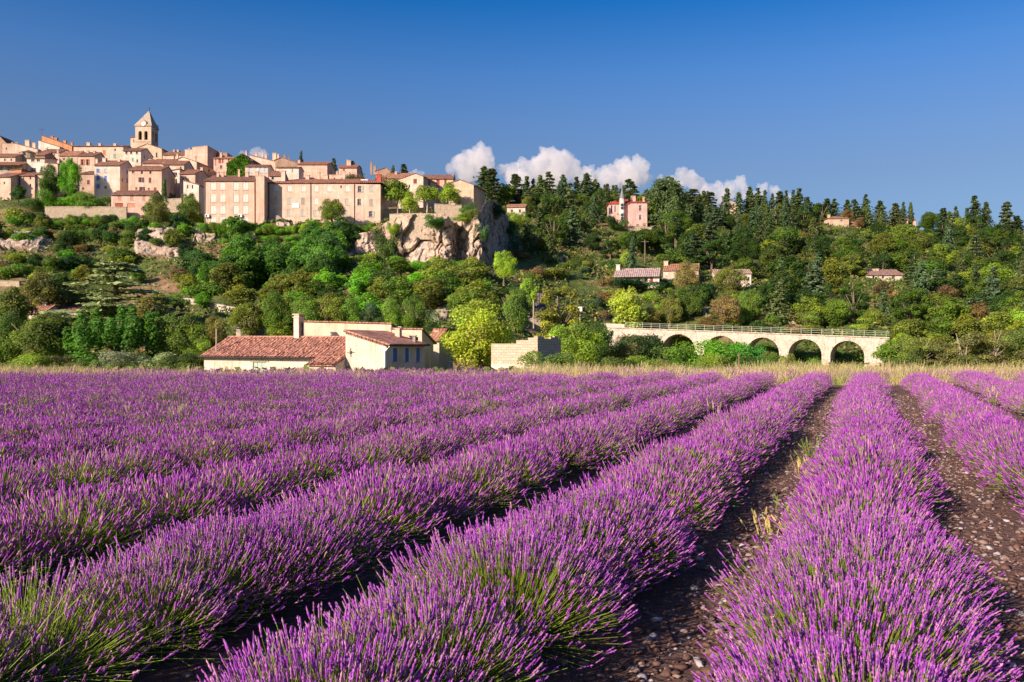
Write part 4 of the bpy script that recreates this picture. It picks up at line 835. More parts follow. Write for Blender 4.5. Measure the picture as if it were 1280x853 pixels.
H('white-walled house peeping through trees above the viaduct', 893, 939, 358, 342, 'gx', color=WHITE, rc=(.50, .36, .30), D=8, slope=.24, yaw=-8, group=None, name='hill_house', Y=hit(915, 358), wins=[(936, 349, 2.5, 5), (897, 347, 2.4, 4)])
H('square tan house with hipped roof high on the right-hand wooded ridge'.replace('right-hand ', ''), 1035, 1061.2, 290, 273, 'hip', color=(.62, .46, .34), rc=RO, D=8, slope=.34, group=None, name='hill_house', Y=hit(1050, 284), wins=[(1052, 276, 2.6, 2.2), (1041, 282, 2.4, 4)], ch=[(1036, 268.5, .8)])
H('low tiled annex beside the square tan house', 1061.5, 1075.5, 290, 282.5, color=(.60, .45, .34), rc=RO, D=7, slope=.5, group=None, name='annex', Y=hit(1050, 284) + .5)
H('tiled roof of a house just below the thin dark cypress', 1127, 1145, 284, 275, color=PEACH, rc=RO, D=8, slope=.40, group=None, name='hill_house', Y=hit(1136, 282))
H('long low pink-roofed house in the middle of the wood', 1083, 1129, 352, 343.5, color=WHITE, rc=RP, D=8, slope=.34, group=None, name='hill_house', Y=hit(1106, 352), wins=[(1092, 347.5, 3, 5), (1117, 347, 4, 4), (1104, 347, 3, 3)], ch=[(1092, 336.4, .6), (1096, 336.2, .7)])
H('pale block of a house behind the skyline conifers', 913, 923, 265, 253, 'flat', color=CREAM, D=6, group=None, name='hill_house', Y=hit(918, 268))
H('slate-roofed shed among the trees below the shaded slope', 657, 681, 400, 391, 'sf', color=GREY, rc=(.10, .10, .12), D=6, slope=.55, group=None, name='shed', cat='shed', Y=hit(668, 405), wins=[(664, 396, 4, 5)])
H('cottage with pale roof hidden among trees at the foot of the village slope', 36, 55, 402, 391, color=WHITE, rc=RO, D=6, slope=.4, group=None, name='cottage', cat='cottage', Y=hit(45, 404), ch=[(56, 378, .5)], bury=3)
H('cottage with orange roof beside the flat-topped cedar', 74, 97, 399, 388.5, color=PEACH, rc=RR, D=6, slope=.4, group=None, name='cottage', cat='cottage', Y=hit(85, 402), ch=[(94.6, 380, .7)], bury=3)
H('grey-blue shed roof between the roadside wall and the farmhouse', 295, 311.5, 420, 408, 'gx', color=GREY, rc=(.20, .22, .28), D=5, slope=.5, group=None, name='shed', cat='shed', Y=118, yaw=-18, bury=3)

def villa():
    Yv = hit(790, 286)
    v = H('pink villa with bright red roof and a slim white glazed turret', 788, 809, 286, 252.8, 'hip', color=(.70, .44, .41), rc=(.58, .06, .035), D=9, slope=.40, group=None, name='villa', cat='villa', Y=Yv, wins=[(800.4, 260.4, 3, 7), (800.4, 272, 3, 6)], ch=[(791.5, 245.2, 1.3, .8), (804.6, 246, .6)])
    root = v.root; xl = v.along(762); xr = v.along(788) - .02; z1 = v.zl(775, 253.2); mb = MB()
    facade(mb, lambda x, y, z: (xl + x, 1.6 + y, z), xr - xl, [(.6, 1.0, v.zl(767, 264.5), v.zl(767, 255.8)), (1.6, 1.9, v.zl(767, 264.5), v.zl(767, 256))], [(0, z1), (xr - xl, z1)], -6)
    mb.poly([(xl, 8, -6), (xl, 1.6, -6), (xl, 1.6, z1), (xl, 8, z1)]); mb.poly([(xr, 8, -6), (xl, 8, -6), (xl, 8, z1), (xr, 8, z1)]); mb.build('wing', M_PLASTER, root, color=(.70, .44, .40))
    q = MB(); q.box(xl + .55, xl + 2.0, 1.86, 1.9, v.zl(767, 264.6), v.zl(767, 255.6)); q.build('window', M_GLASS, root)
    rf = MB(); zr = z1 + 1.7; rf.slab([(xl - .3, 1.3, z1 - .05), (xr, 1.3, z1 - .05), (xr, 4.8, zr), (xl + 3, 4.8, zr)], .15); rf.slab([(xl - .3, 8.3, z1 - .05), (xl - .3, 1.3, z1 - .05), (xl + 2.99, 4.8, zr)], .15); rf.slab([(xr, 8.3, z1 - .05), (xl - .3, 8.3, z1 - .05), (xl + 3, 4.81, zr), (xr, 4.81, zr)], .15); rf.build('roof', M_ROOF, root, color=(.58, .06, .035))
    cx = v.along(778.3); r = 3.3 / F * Yv; zt = v.zl(778, 247.6); t = MB(); t.tube([(cx, 1.0, -6), (cx, 1.0, zt)], r, 10); to = t.build('turret', M_PLASTER, root, color=(.74, .70, .66))
    c = MB(); c.tube([(cx, 1.0, zt), (cx, 1.0, zt + .12), (cx, 1.0, v.zl(778, 236)), (cx, 1.0, v.zl(778, 231))], [r * 1.15, r * 1.05, r * .22, .03], 10); co = c.build('turret_roof', flat('slate_grey', (.17, .17, .18), .6), to); a = MB(); a.tube([(cx + .8, 1.2, zt), (cx + .8, 1.2, v.zl(780.5, 226))], .04, 5); a.build('mast', M_DARK, co)
    for py in (256, 260, 268.5, 272.5):
        for ang in (-115, -75, -35):
            w = MB(); ca, sa = math.cos(R(ang)), math.sin(R(ang)); p = Vector((cx + ca * r * .97, 1.0 + sa * r * .97, v.zl(778, py))); tx, ty = -sa * .28, ca * .28
            w.hexa([(p.x - tx, p.y - ty, p.z - .45), (p.x + tx, p.y + ty, p.z - .45), (p.x + tx - ca * .1, p.y + ty - sa * .1, p.z - .45), (p.x - tx - ca * .1, p.y - ty - sa * .1, p.z - .45), (p.x - tx, p.y - ty, p.z + .38), (p.x + tx, p.y + ty, p.z + .38), (p.x + tx - ca * .1, p.y + ty - sa * .1, p.z + .38), (p.x - tx - ca * .1, p.y - ty - sa * .1, p.z + .38)]); w.build('window', M_GLASS, to)
    return Yv
YV = villa()

# --- farmhouse at the edge of the field
def tiles(mb, a, b, c, dd, pitch=0.24, rows=14, th=0.12, m=0, seed=1):
    """barrel-tile roof plane as real corrugated geometry; a,b eave ends, c,dd ridge ends (c above b)"""
    a, b, c, dd = map(Vector, (a, b, c, dd)); L = (b - a).length; n = int(L / pitch) * 4; rg = np.random.default_rng(seed)
    nrm = (b - a).cross(dd - a).normalized(); base = len(mb.v); R_ = rows * 2 + 1; off = rg.normal(size=(int(L / pitch) + 2, rows + 1)) * 0.018
    for j in range(R_):
        tj = (j // 2 + (j % 2) * 0.92) / rows; tj = min(1, tj)
        for i in range(n + 1):
            t = i / n; p = a.lerp(b, t).lerp(dd.lerp(c, t), tj); ph = i % 4; hgt = (0, .07, .09, .07)[ph] + (0.03 if j % 2 == 0 else 0) + off[i // 4][min(rows, j // 2)]
            sag = -0.05 * math.sin(math.pi * tj) * (1 + .6 * math.sin(t * 9)) ; mb.v.append(tuple(p + nrm * hgt + Vector((0, 0, sag))))
    for j in range(R_ - 1):
        for i in range(n): q = base + j * (n + 1) + i; mb.f.append([q, q + 1, q + n + 2, q + n + 1]); mb.m.append(m)
    u = nrm * -th; mb.poly([a + u, dd + u, c + u, b + u], m); mb.poly([a + u, b + u, b + nrm * .02, a + nrm * .02], m); mb.poly([b + u, c + u, c + nrm * .03, b + nrm * .03], m); mb.poly([dd + u, a + u, a + nrm * .03, dd + nrm * .03], m)
FY = 84.0
def farmhouse():
    fw = (0.72, 0.61, 0.51); psi = R(-20); root = empty('farmhouse', P(483, 470, FY), psi); tag(root, 'low cream farmhouse with salmon tiled roofs, blue shutters and tall chimney at the field edge', 'farmhouse')
    c, s = math.cos(psi), math.sin(psi); o = root.location
    def L(px, py, y):      # local point on the plane of depth y
        u = (px - 640) / F; ox, oy = o.x - s * y, o.y + c * y; x = (u * oy - ox) / (c - u * s); return x, zat(py, oy + x * s) - o.z
    zb = -3.0
    # tall end block: mono-pitch roof falling to the shaded side
    xl = L(432, 440, 0)[0]; hl = L(432, 415.5, 0)[1]; hr = L(483, 431.6, 0)[1]; D1 = 8.6
    wb = MB(); facade(wb, lambda x, y, z: (xl + x, y, z), -xl, [], [(0, hl), (-xl, hr)], zb)
    def sideY(px):        # depth on the end wall (x = 0)
        u = (px - 640) / F; return (u * o.y - o.x) / (-s - u * c)
    sh = []
    for px in (493.8, 508.8, 522.6):
        y = sideY(px); Yc = o.y + c * y; sh.append((y - .42, y + .42, zat(452.4, Yc) - o.z, zat(435.4, Yc) - o.z))
    facade(wb, lambda x, y, z: (-y, x, z), D1, sh, [(0, hr), (D1, hr)], zb); facade(wb, lambda x, y, z: (-x, D1 - y, z), -xl, [], [(0, hr), (-xl, hl)], zb); facade(wb, lambda x, y, z: (xl + y, D1 - x, z), D1, [], [(0, hl), (D1, hl)], zb)
    wall = wb.build('wall', M_PLASTER, root, color=fw)
    for (a, b, z0, z1) in sh:
        q, mt = window_mesh('s', b - a, z1 - z0); ob = q.build('shutter', mt, root, loc=(0, (a + b) / 2, z0), color=(.07, .16, .46)); ob.rotation_euler = (0, 0, R(90)); k = MB(); k.box(-.55, .55, -.1, .04, -.12, -.005); k.build('sill', M_FRAME, ob)
    g = (hr - hl) / -xl; r1 = MB(); tiles(r1, (.45, D1 + .25, hr + g * .45 + .12), (.45, -.25, hr + g * .45 + .12), (xl - .1, -.25, hl + .16), (xl - .1, D1 + .25, hl + .16), rows=10, seed=3); r1.build('roof', M_ROOF, root, color=(.58, .28, .20))
    # genoise cornice under the verge
    gn = MB(); n = 22
    for i in range(n): x = xl + (-xl) * i / n; z = hl + (x - xl) * g; gn.box(x + .02, x + .15, -.14, -.003, z - .14, z - .03)
    gn.build('cornice', M_ROOF, wall, color=(.55, .36, .25))
    dp = MB(); zt = hr - .1; dp.tube([(.42, -.12, zt), (.1, -.14, zt - .35), (-.12, -.1, zt - .5), (-.12, -.1, zb + 2)], .07, 8); dp.build('downpipe', M_WHITE, root)
    gu = MB(); gu.tube([(.5, -.3, hr - .02), (.5, D1 + .3, hr - .02)], .08, 6); gu.build('gutter', M_DARK, root)
    ax, az = L(438.6, 441, 0); an = MB()
    for k in range(8):
        a = k * math.pi / 4; r = .42 if k % 2 == 0 else .2; an.hexa([(ax - .03 * math.sin(a), -.10, az + .03 * math.cos(a)), (ax + r * math.cos(a), -.10, az + r * math.sin(a)), (ax + r * math.cos(a), -.04, az + r * math.sin(a)), (ax - .03 * math.sin(a), -.04, az + .03 * math.cos(a)), (ax - .04 * math.sin(a), -.10, az + .05 * math.cos(a)), (ax + r * math.cos(a) - .03 * math.sin(a), -.10, az + r * math.sin(a) + .04), (ax + r * math.cos(a) - .03 * math.sin(a), -.04, az + r * math.sin(a) + .04), (ax - .04 * math.sin(a), -.04, az + .05 * math.cos(a))])
    an.build('iron_anchor', M_DARK, root)
    # long wing
    x0 = L(255, 450, 0)[0]; h0 = L(255, 445.2, 0)[1]; h1 = L(431, 447.4, 0)[1]; Dw = 4.4; x1 = xl - .01
    hz = lambda x: h0 + (h1 - h0) * (x - x0) / (x1 - x0)
    xd, zd1 = L(324.4, 452.6, 0); xl2 = L(397, 450, 0)[0]; wm = MB()
    facade(wm, lambda x, y, z: (x0 + x, y, z), x1 - x0, [(L(316, 460, 0)[0] - x0, L(332.4, 460, 0)[0] - x0, zb + 1.2, zd1)], [(0, h0), (x1 - x0, h1)], zb)
    zr = 2.05; wm.poly([(x0, 8.6, zb), (x0, 0, zb), (x0, 0, h0), (x0, Dw, h0 + zr), (x0, 8.6, h0 + .2)]); wm.poly([(x1, 8.6, zb), (x0, 8.6, zb), (x0, 8.6, h0 + .2), (x1, 8.6, h1 + .2)]); wm.build('wing_wall', M_PLASTER, root, color=fw)
    q, mt = window_mesh('g', L(332.4, 460, 0)[0] - L(316, 460, 0)[0], zd1 - zb - 1.2); q.build('door', mt, root, loc=(xd, 0, zb + 1.2), color=(.40, .47, .38)); ln = MB(); ln.box(xd - 1.15, xd + 1.15, -.06, -.003, zd1 + .01, zd1 + .2); ln.build('lintel', M_STONEWALL, root)
    rw = MB(); tiles(rw, (x0 - .35, -.4, h0 - .05), (x1, -.4, h1 - .05), (x1, Dw, h1 + zr), (x0 - .35, Dw, h0 + zr), rows=15, seed=5); tiles(rw, (x1, 8.9, h1 + .2), (x0 - .35, 8.9, h0 + .2), (x0 - .35, Dw + .01, h0 + zr), (x1, Dw + .01, h1 + zr), rows=12, seed=6); rw.tube([(x0 - .35, Dw, h0 + zr + .04), (x1, Dw, h1 + zr + .04)], .13, 8); rw.build('roof', M_ROOF, root, color=(.58, .28, .20))
    gw = MB(); gw.tube([(x0 - .4, -.47, h0 - .12), (xl2, -.47, hz(xl2) - .12)], .075, 6); gw.build('gutter', M_DARK, root)
    # lean-to continuing the roof in front
    ys = -1.9; za = hz(xl2); zl_ = za - .05 - 1.9 * .42; lt = MB(); zl_ = L(415, 456.6, ys)[1]
    facade(lt, lambda x, y, z: (xl2 + .2 + x, ys + y, z), x1 - xl2 - .2, [], [(0, zl_), (x1 - xl2 - .2, zl_)], zb); lt.poly([(xl2 + .2, 0, zb), (xl2 + .2, ys, zb), (xl2 + .2, ys, zl_), (xl2 + .2, -.05, za - .1)]); lt.poly([(x1, ys, zb), (x1, 0, zb), (x1, -.05, h1 - .1), (x1, ys, zl_)]); lt.build('lean_to', M_PLASTER, root, color=fw)
    rl = MB(); tiles(rl, (xl2, ys - .3, zl_ + .02), (x1, ys - .3, zl_ + .02), (x1, -.35, h1 + .06), (xl2, -.35, za + .06), rows=5, seed=8); rl.build('roof', M_ROOF, root, color=(.57, .27, .19))
    # big chimney on the wing ridge
    cx, ct = L(374.2, 397.5, Dw + .3); zc = h1 + zr - .6; ch = MB(); ch.box(cx - .32, cx + .32, Dw - .3, Dw + .7, zc, ct); ch.box(cx - .40, cx + .40, Dw - .38, Dw + .78, ct, ct + .1)
    for yy in (Dw - .25, Dw + .55): ch.box(cx - .3, cx + .3, yy, yy + .12, ct + .1, ct + .32)
    ch.box(cx - .42, cx + .42, Dw - .4, Dw + .8, ct + .32, ct + .42); cho = ch.build('chimney', M_PLASTER, root, color=(.78, .67, .55))
    fl = MB(); fl.tube([(cx + .48, Dw + .2, zc), (cx + .48, Dw + .2, ct - .5)], .1, 8); fl.build('flue', M_DARK, cho)
    # rear range with a plain high wall
    yb = 8.7; xa, zt1 = L(380, 402.4, yb); xb_, zt2 = L(489, 405.2, yb); rb = MB(); facade(rb, lambda x, y, z: (xa + x, yb + y, z), xb_ - xa, [], [(0, zt1), (xb_ - xa, zt2)], zb); facade(rb, lambda x, y, z: (xb_ - y, yb + x, z), 5, [], [(0, zt2), (5, zt2 - 1.6)], zb); rb.poly([(xa, yb + 5, zb), (xa, yb, zb), (xa, yb, zt1), (xa, yb + 5, zt1 - 1.6)]); rb.poly([(xb_, yb + 5, zb), (xa, yb + 5, zb), (xa, yb + 5, zt1 - 1.6), (xb_, yb + 5, zt2 - 1.6)]); rb.build('rear_wall', M_PLASTER, root, color=(.68, .55, .41))
    rr = MB(); rr.slab([(xa - .1, yb - .2, zt1 + .14), (xb_ + .15, yb - .2, zt2 + .14), (xb_ + .15, yb + 5.3, zt2 - 1.55), (xa - .1, yb + 5.3, zt1 - 1.55)], .12); rr.build('roof', M_ROOF, root, color=(.46, .22, .15))
    # rear block behind the blue shutters
    xa, zt1 = L(502, 411.2, yb + .02); xb_, zt2 = L(527.4, 412.2, yb + .02); y1 = yb + .02; D2 = 2.9; fall = zt2 - (L(541, 429, y1)[1]); rb = MB()
    xa = xa - 1.2; facade(rb, lambda x, y, z: (xa + x, y1 + y, z), xb_ - xa, [(xb_ - xa - 1.15, xb_ - xa - .45, L(518, 427, y1)[1], L(518, 421.5, y1)[1])], [(0, zt1), (xb_ - xa, zt2)], zb); rb.poly([(xb_, y1, zb), (xb_, y1 + D2, zb), (xb_, y1 + D2, zt2 - 1.35), (xb_, y1, zt2)]); rb.poly([(xb_, y1 + D2, zb), (xa, y1 + D2, zb), (xa, y1 + D2, zt1 - 1.35), (xb_, y1 + D2, zt2 - 1.35)]); rb.poly([(xa, y1 + D2, zb), (xa, y1, zb), (xa, y1, zt1), (xa, y1 + D2, zt1 - 1.35)]); rb.build('rear_block', M_PLASTER, root, color=(.66, .53, .40))
    rr = MB(); rr.slab([(xa - .1, y1 - .15, zt1 + .15), (xb_ + .2, y1 - .15, zt2 + .15), (xb_ + .2, y1 + D2 + .5, zt2 - 1.45), (xa - .1, y1 + D2 + .5, zt1 - 1.45)], .16); rr.build('roof', M_ROOF, root, color=(.34, .17, .12))
    for px, py, w, cl in ((498, 411.5, .55, (.70, .58, .46)), (518.2, 420.5, .32, (.30, .27, .25))):
        y = 7.0; x, z = L(px, py, y); k = MB(); k.box(x - w / 2, x + w / 2, y - w / 2, y + w / 2, hr - .6, z); k.box(x - w / 2 - .06, x + w / 2 + .06, y - w / 2 - .06, y + w / 2 + .06, z, z + .08); k.build('chimney', M_PLASTER, root, color=cl)
    y = 9.6; x, z = L(499.8, 408.4, y); k = MB(); k.box(x - .3, x + .3, y - .3, y + .3, 1, z - .25); k.box(x - .36, x + .36, y - .36, y + .36, z - .08, z); k.box(x - .26, x - .18, y - .26, y + .26, z - .25, z - .08); k.box(x + .18, x + .26, y - .26, y + .26, z - .25, z - .08); k.build('chimney', M_PLASTER, root, color=(.66, .56, .45))
farmhouse()
H('small outbuilding with tiled roof peeping out behind the farmhouse', 534, 549, 440, 424.5, 'gx', color=(.66, .54, .42), rc=RO, D=4, slope=.55, yaw=-20, Y=101, group=None, name='outbuilding', cat='outbuilding', bury=3, ch=[(546.6, 413.5, .5)])

def block_ruin():
    Y = 80.; psi = R(-24); root = empty('block_ruin', P(672, 471, Y), psi); tag(root, 'roofless ruined shed of bare pinkish breeze blocks behind the lavender', 'ruined shed'); c, s = math.cos(psi), math.sin(psi); o = root.location
    def L(px, py, y):
        u = (px - 640) / F; ox, oy = o.x - s * y, o.y + c * y; x = (u * oy - ox) / (c - u * s); return x, zat(py, oy + x * s) - o.z
    t = .22; xl = L(614, 440, 0)[0]; zl_ = L(614, 429.8, 0)[1]; xs, zs = L(663.8, 429.6, 0); zr = L(672, 420.4, 0)[1]; zb = -2.5; D_ = 6.2
    mb = MB(); mb.box(xl, xs, 0, t, zb, zl_); mb.box(xs + .002, -.35, 0, t, zb, zs + .25); mb.box(-.349, 0, 0, t, zb, zr); mb.build('front_wall', M_BLOCK, root)
    sd = MB(); yy = [t + .002, 1.6, 3.4, 4.4, 5.4, D_]; hh = [zr - .02, zr - .24, zr - .08, zr + .02, zr - .26]
    for i in range(5): sd.box(-t, 0, yy[i] + .001, yy[i + 1], zb, hh[i])
    sd.build('side_wall', M_BLOCK, root); bk = MB(); bk.box(xl, -t - .002, D_ - t, D_, zb, zl_ + .35); bk.box(xl + 1.3, xl + 2.1, D_ - t + .01, D_ - .01, zl_ + .352, zl_ + .6); bk.build('back_wall', M_BLOCK, root); lf = MB(); lf.box(xl, xl + t, t + .002, D_ - t - .002, zb, zl_ - .05); lf.build('end_wall', M_BLOCK, root)
block_ruin()

# --- viaduct
def viaduct():
    psi = 28; b = Vector((math.cos(R(psi)), -math.sin(R(psi)), 0)); n = Vector((math.sin(R(psi)), math.cos(R(psi)), 0)); Y0 = 146.; p0 = Vector(((757 - 640) / F * Y0, Y0, 0))
    def t_of(px): u = (px - 640) / F; return (u * Y0 - p0.x) / (b.x - u * b.y)
    root = empty('viaduct', p0, R(-psi)); tag(root, 'cream stone viaduct with round arches and a pale railing, crossing behind the lavender', 'viaduct')
    ta, tb = -1.0, t_of(1112); Yt = lambda t: Y0 + b.y * t
    za, zb_ = zat(410.3, Yt(2)), zat(422.6, Yt(t_of(1100))); t1 = t_of(1100)
    deck = lambda t: za + (zb_ - za) * (t - 2) / (t1 - 2); base = -6.0; Wd = 5.0
    arches = []
    for cpx, hw in ((848, 21.5), (901, 21.5), (953, 21), (1006, 21), (1059, 21.5)): tc = t_of(cpx); arches.append((tc, t_of(cpx + hw) - tc))
    def low(t):
        for tc, r in arches:
            if abs(t - tc) < r: return deck(tc) - 0.62 - r + math.sqrt(r * r - (t - tc) ** 2), tc, r
        return base, None, None
    ts = [ta]; 
    for tc, r in arches: ts += list(tc + r * np.cos(np.linspace(math.pi, 0, 25)))
    ts.append(tb); eps = 1e-4; mb = MB(); prev = None
    for i in range(len(ts) - 1):
        a, c = ts[i], ts[i + 1]; m = (a + c) / 2; _, tc, r = low(m)
        f = (lambda t: base) if tc is None else (lambda t: deck(tc) - 0.62 - r + math.sqrt(max(0, r * r - (t - tc) ** 2)))
        for y in (0, Wd): mb.poly([(a, y, f(a)), (c, y, f(c)), (c, y, deck(c)), (a, y, deck(a))] if y == 0 else [(c, y, f(c)), (a, y, f(a)), (a, y, deck(a)), (c, y, deck(c))])
        if tc is not None: mb.poly([(a, 0, f(a)), (a, Wd, f(a)), (c, Wd, f(c)), (c, 0, f(c))])
    for tc, r in arches:
        zs = deck(tc) - 0.62 - r
        for t in (tc - r, tc + r): mb.poly([(t, 0, base), (t, Wd, base), (t, Wd, zs), (t, 0, zs)])
    mb.poly([(ta, 0, base), (ta, Wd, base), (ta, Wd, deck(ta)), (ta, 0, deck(ta))]); mb.build('masonry', M_VIA, root)
    for tc, r in arches:      # voussoir rings standing slightly proud
        ar = MB()
        k = 18; zs = deck(tc) - 0.62 - r
        for i in range(k):
            a0, a1 = math.pi * (i + .04) / k, math.pi * (i + .96) / k; q = []
            for yy in (-.035, .0): 
                for (rr, aa) in ((r, a0), (r + .42, a0), (r + .42, a1), (r, a1)): q.append((tc + rr * math.cos(aa), yy - .001, zs + rr * math.sin(aa)))
            ar.hexa(q)
        ar.build('arch_ring', M_VIA, root)
    cp = MB(); m = 60
    for i in range(m): a, c = ta + (tb - ta) * i / m, ta + (tb - ta) * (i + 1) / m; cp.slab([(a, -.15, deck(a) + .14), (c, -.15, deck(c) + .14), (c, .45, deck(c) + .14), (a, .45, deck(a) + .14)], .14)
    cp.build('coping', M_VIA, root); rd = MB(); rd.poly([(ta, .45, deck(ta) + .02), (tb, .45, deck(tb) + .02), (tb, Wd, deck(tb) + .02), (ta, Wd, deck(ta) + .02)]); rd.build('roadway', M_ASPHALT, root)
    pa = MB(); tp = t_of(781); pa.slab([(ta, -.1, deck(ta) + .75), (tp, -.1, deck(tp) + .7), (tp, .3, deck(tp) + .7), (ta, .3, deck(ta) + .75)], .62); pa.build('parapet', M_VIA, root)
    rl = MB(); t = tp + .1
    for hgt in (.45, .75, 1.0): rl.tube([(tp, .15, deck(tp) + hgt), (tb, .15, deck(tb) + hgt)], .028, 5)
    while t < tb:
        rl.box(t - .028, t + .028, .12, .18, deck(t) + .14, deck(t) + 1.06); t += 1.5
    rl.build('railing', M_RAIL, root)
M_VIA = stone('viaduct_stone', (0.50, 0.41, 0.32), (0.66, 0.56, 0.45), (0.58, 0.48, 0.38), 2.2, 0.5, .45)
M_RAIL = flat('railing_paint', (0.34, 0.37, 0.27), 0.5, var=.1)
viaduct()

# --- walls, road, cliff, rocks
def wall_strip(name, label, pts, th, mat, cat='wall', group=None, down=3.0, coping=True):
    """free-standing or retaining wall through pixels (px, top_py, Y)"""
    q = [(P(a, b, y)) for a, b, y in pts]; o = q[0].copy(); root = empty(name, o); tag(root, label, cat, group, 'thing'); mb = MB(); cp = MB()
    for a, b in zip(q[:-1], q[1:]):
        nrm = Vector((-(b - a).y, (b - a).x, 0)).normalized() * th; a, b = a - o, b - o; dz = Vector((0, 0, -down))
        mb.hexa([a + dz, b + dz, b + nrm + dz, a + nrm + dz, a, b, b + nrm, a + nrm]); e = nrm.normalized() * .06; up = Vector((0, 0, .12)); cp.hexa([a - e, b - e, b + nrm + e, a + nrm + e, a - e + up, b - e + up, b + nrm + e + up, a + nrm + e + up])
    mb.build('masonry', mat, root)
    if coping: cp.build('coping', mat, root)
    return root
wall_strip('terrace_wall', 'long pale stone terrace wall below the low pink house', [(56, 259, 188.5), (100, 258.5, 188.5), (158, 259.5, 188)], .5, M_STONEWALL)
wall_strip('terrace_wall', 'short stone garden wall between the cypress and the four-storey block', [(205, 249.5, 189), (227, 248.5, 188.5)], .5, M_STONEWALL)
wall_strip('retaining_wall', 'white rendered roadside retaining wall above the farmhouse roof', [(213, 372, hit(225, 376) - 1), (240, 374.5, hit(240, 378) - 1), (266, 380, hit(266, 384) - 1), (297, 386.5, hit(297, 392) - 1)], .5, flat('white_render', (.46, .37, .31), .9, var=.2, scale=1), down=4)
wall_strip('retaining_wall', 'pale roadside wall fragment at the foot of the village slope', [(-20, 351, hit(0, 356) - 1), (24, 352.5, hit(20, 356) - 1)], .5, M_STONEWALL, down=3)
wall_strip('terrace_wall', 'high rough stone wall on top of the cliff below the plane trees', [(487, 268.5, 170.2), (512, 267.5, 167.4), (536, 267.5, 166.4), (555, 268.5, 166.2)], 1.2, M_STONEWALL, down=5)
wall_strip('terrace_wall', 'low parapet wall in front of the stone gabled house', [(543, 255.4, 178), (577, 257.4, 178)], .4, M_STONEWALL, down=4)
wall_strip('terrace_wall', 'stone wall under the pink villa', [(786, 283, YV - 3), (815, 284.5, YV - 3), (820, 282, YV + 3)], .5, M_STONEWALL, down=4)
wall_strip('terrace_wall', 'long shaded wall behind the car park plane tree', [(478, 262.5, 186), (540, 260, 190)], .5, M_STONEWALL, down=3)

def cliff():
    xs_ = np.array([425, 436, 445, 458, 470, 480, 490, 500, 512, 522, 535, 548, 558, 563, 567, 572, 580, 587, 592, 598, 602, 606, 611, 618, 626, 634, 640]); 
    yd = np.array([176, 172.5, 169.5, 168.6, 170, 170.4, 168, 166.4, 165.2, 164.6, 164.2, 163.6, 163.4, 164.4, 168.5, 171.2, 170, 167, 165.2, 164.6, 165.4, 169, 173, 178, 184, 191, 198.])
    tp = np.array([306, 298, 292, 290, 288, 280, 274, 270, 268, 267.5, 267.5, 268, 270, 276, 279, 278, 276, 274, 272, 270, 262, 254, 249, 250, 256, 268, 300.])
    rg = np.random.default_rng(3); nx, nz = 300, 90; px = np.linspace(426, 640, nx); Yc = np.interp(px, xs_, yd); T = np.interp(px, xs_, tp); B = np.interp(px, [426, 450, 500, 560, 600, 640], [345, 352, 346, 350, 345, 345])
    V = np.zeros((nz + 10, nx, 3))
    for i in range(nx):
        for j in range(nz):
            t = j / (nz - 1); py = B[i] + (T[i] - B[i]) * t; Y = Yc[i] + 1.8 * t ** 1.5 - .8 * (1 - t)
            p = P(px[i], py, Y); q = p * .22
            w1 = Vector((q.x * 1.0 + .35 * mnoise.noise(q * 2), q.y * 1.0, q.z * .75 + .35 * mnoise.noise(q * 2 + Vector((9, 0, 0))))); dist, pts_ = mnoise.voronoi(w1); h0 = mnoise.cell(pts_[0] * 7.7)
            dist2, pts2 = mnoise.voronoi(w1 * 2.7 + Vector((4, 0, 0))); h1 = mnoise.cell(pts2[0] * 5.3)
            nn = mnoise.fractal(q * .7, 1.0, 2.1, 6); r2 = mnoise.fractal(q * 3.2, .7, 2.2, 6)
            d = .9 * nn + 1.3 * (h0 - .5) + .35 * (h1 - .5) + .35 * r2 - .9 * max(0, .10 - (dist[1] - dist[0])) / .10 - .3 * max(0, .08 - (dist2[1] - dist2[0])) / .08 - .5 * (pts_[0].z - w1.z) * (h0 - .3); d *= min(1, (1 - t) * 6 + .25)
            Y2 = Y - d; V[j, i] = ((px[i] - 640) / F * Y + .35 * r2, Y2, p.z + .35 * nn * (1 - t))
        for j in range(10):
            b = V[nz - 1, i]; k = (j + 1) / 10; q = mnoise.noise(Vector((b[0] * .3, k * 3, 1))); V[nz + j, i] = (b[0], b[1] + k * 11, b[2] + .5 * math.sin(k * 2.2) + .25 * q - (3.0 * max(0, k - .6)))
    n2 = nz + 10; idx = np.arange(n2 * nx).reshape(n2, nx); f = np.stack([idx[:-1, :-1], idx[:-1, 1:], idx[1:, 1:], idx[1:, :-1]], -1).reshape(-1, 4)
    tag(link('cliff', mesh_np('cliff', V.reshape(-1, 3), f, M_ROCK, smooth=False)), kind='structure')
cliff()
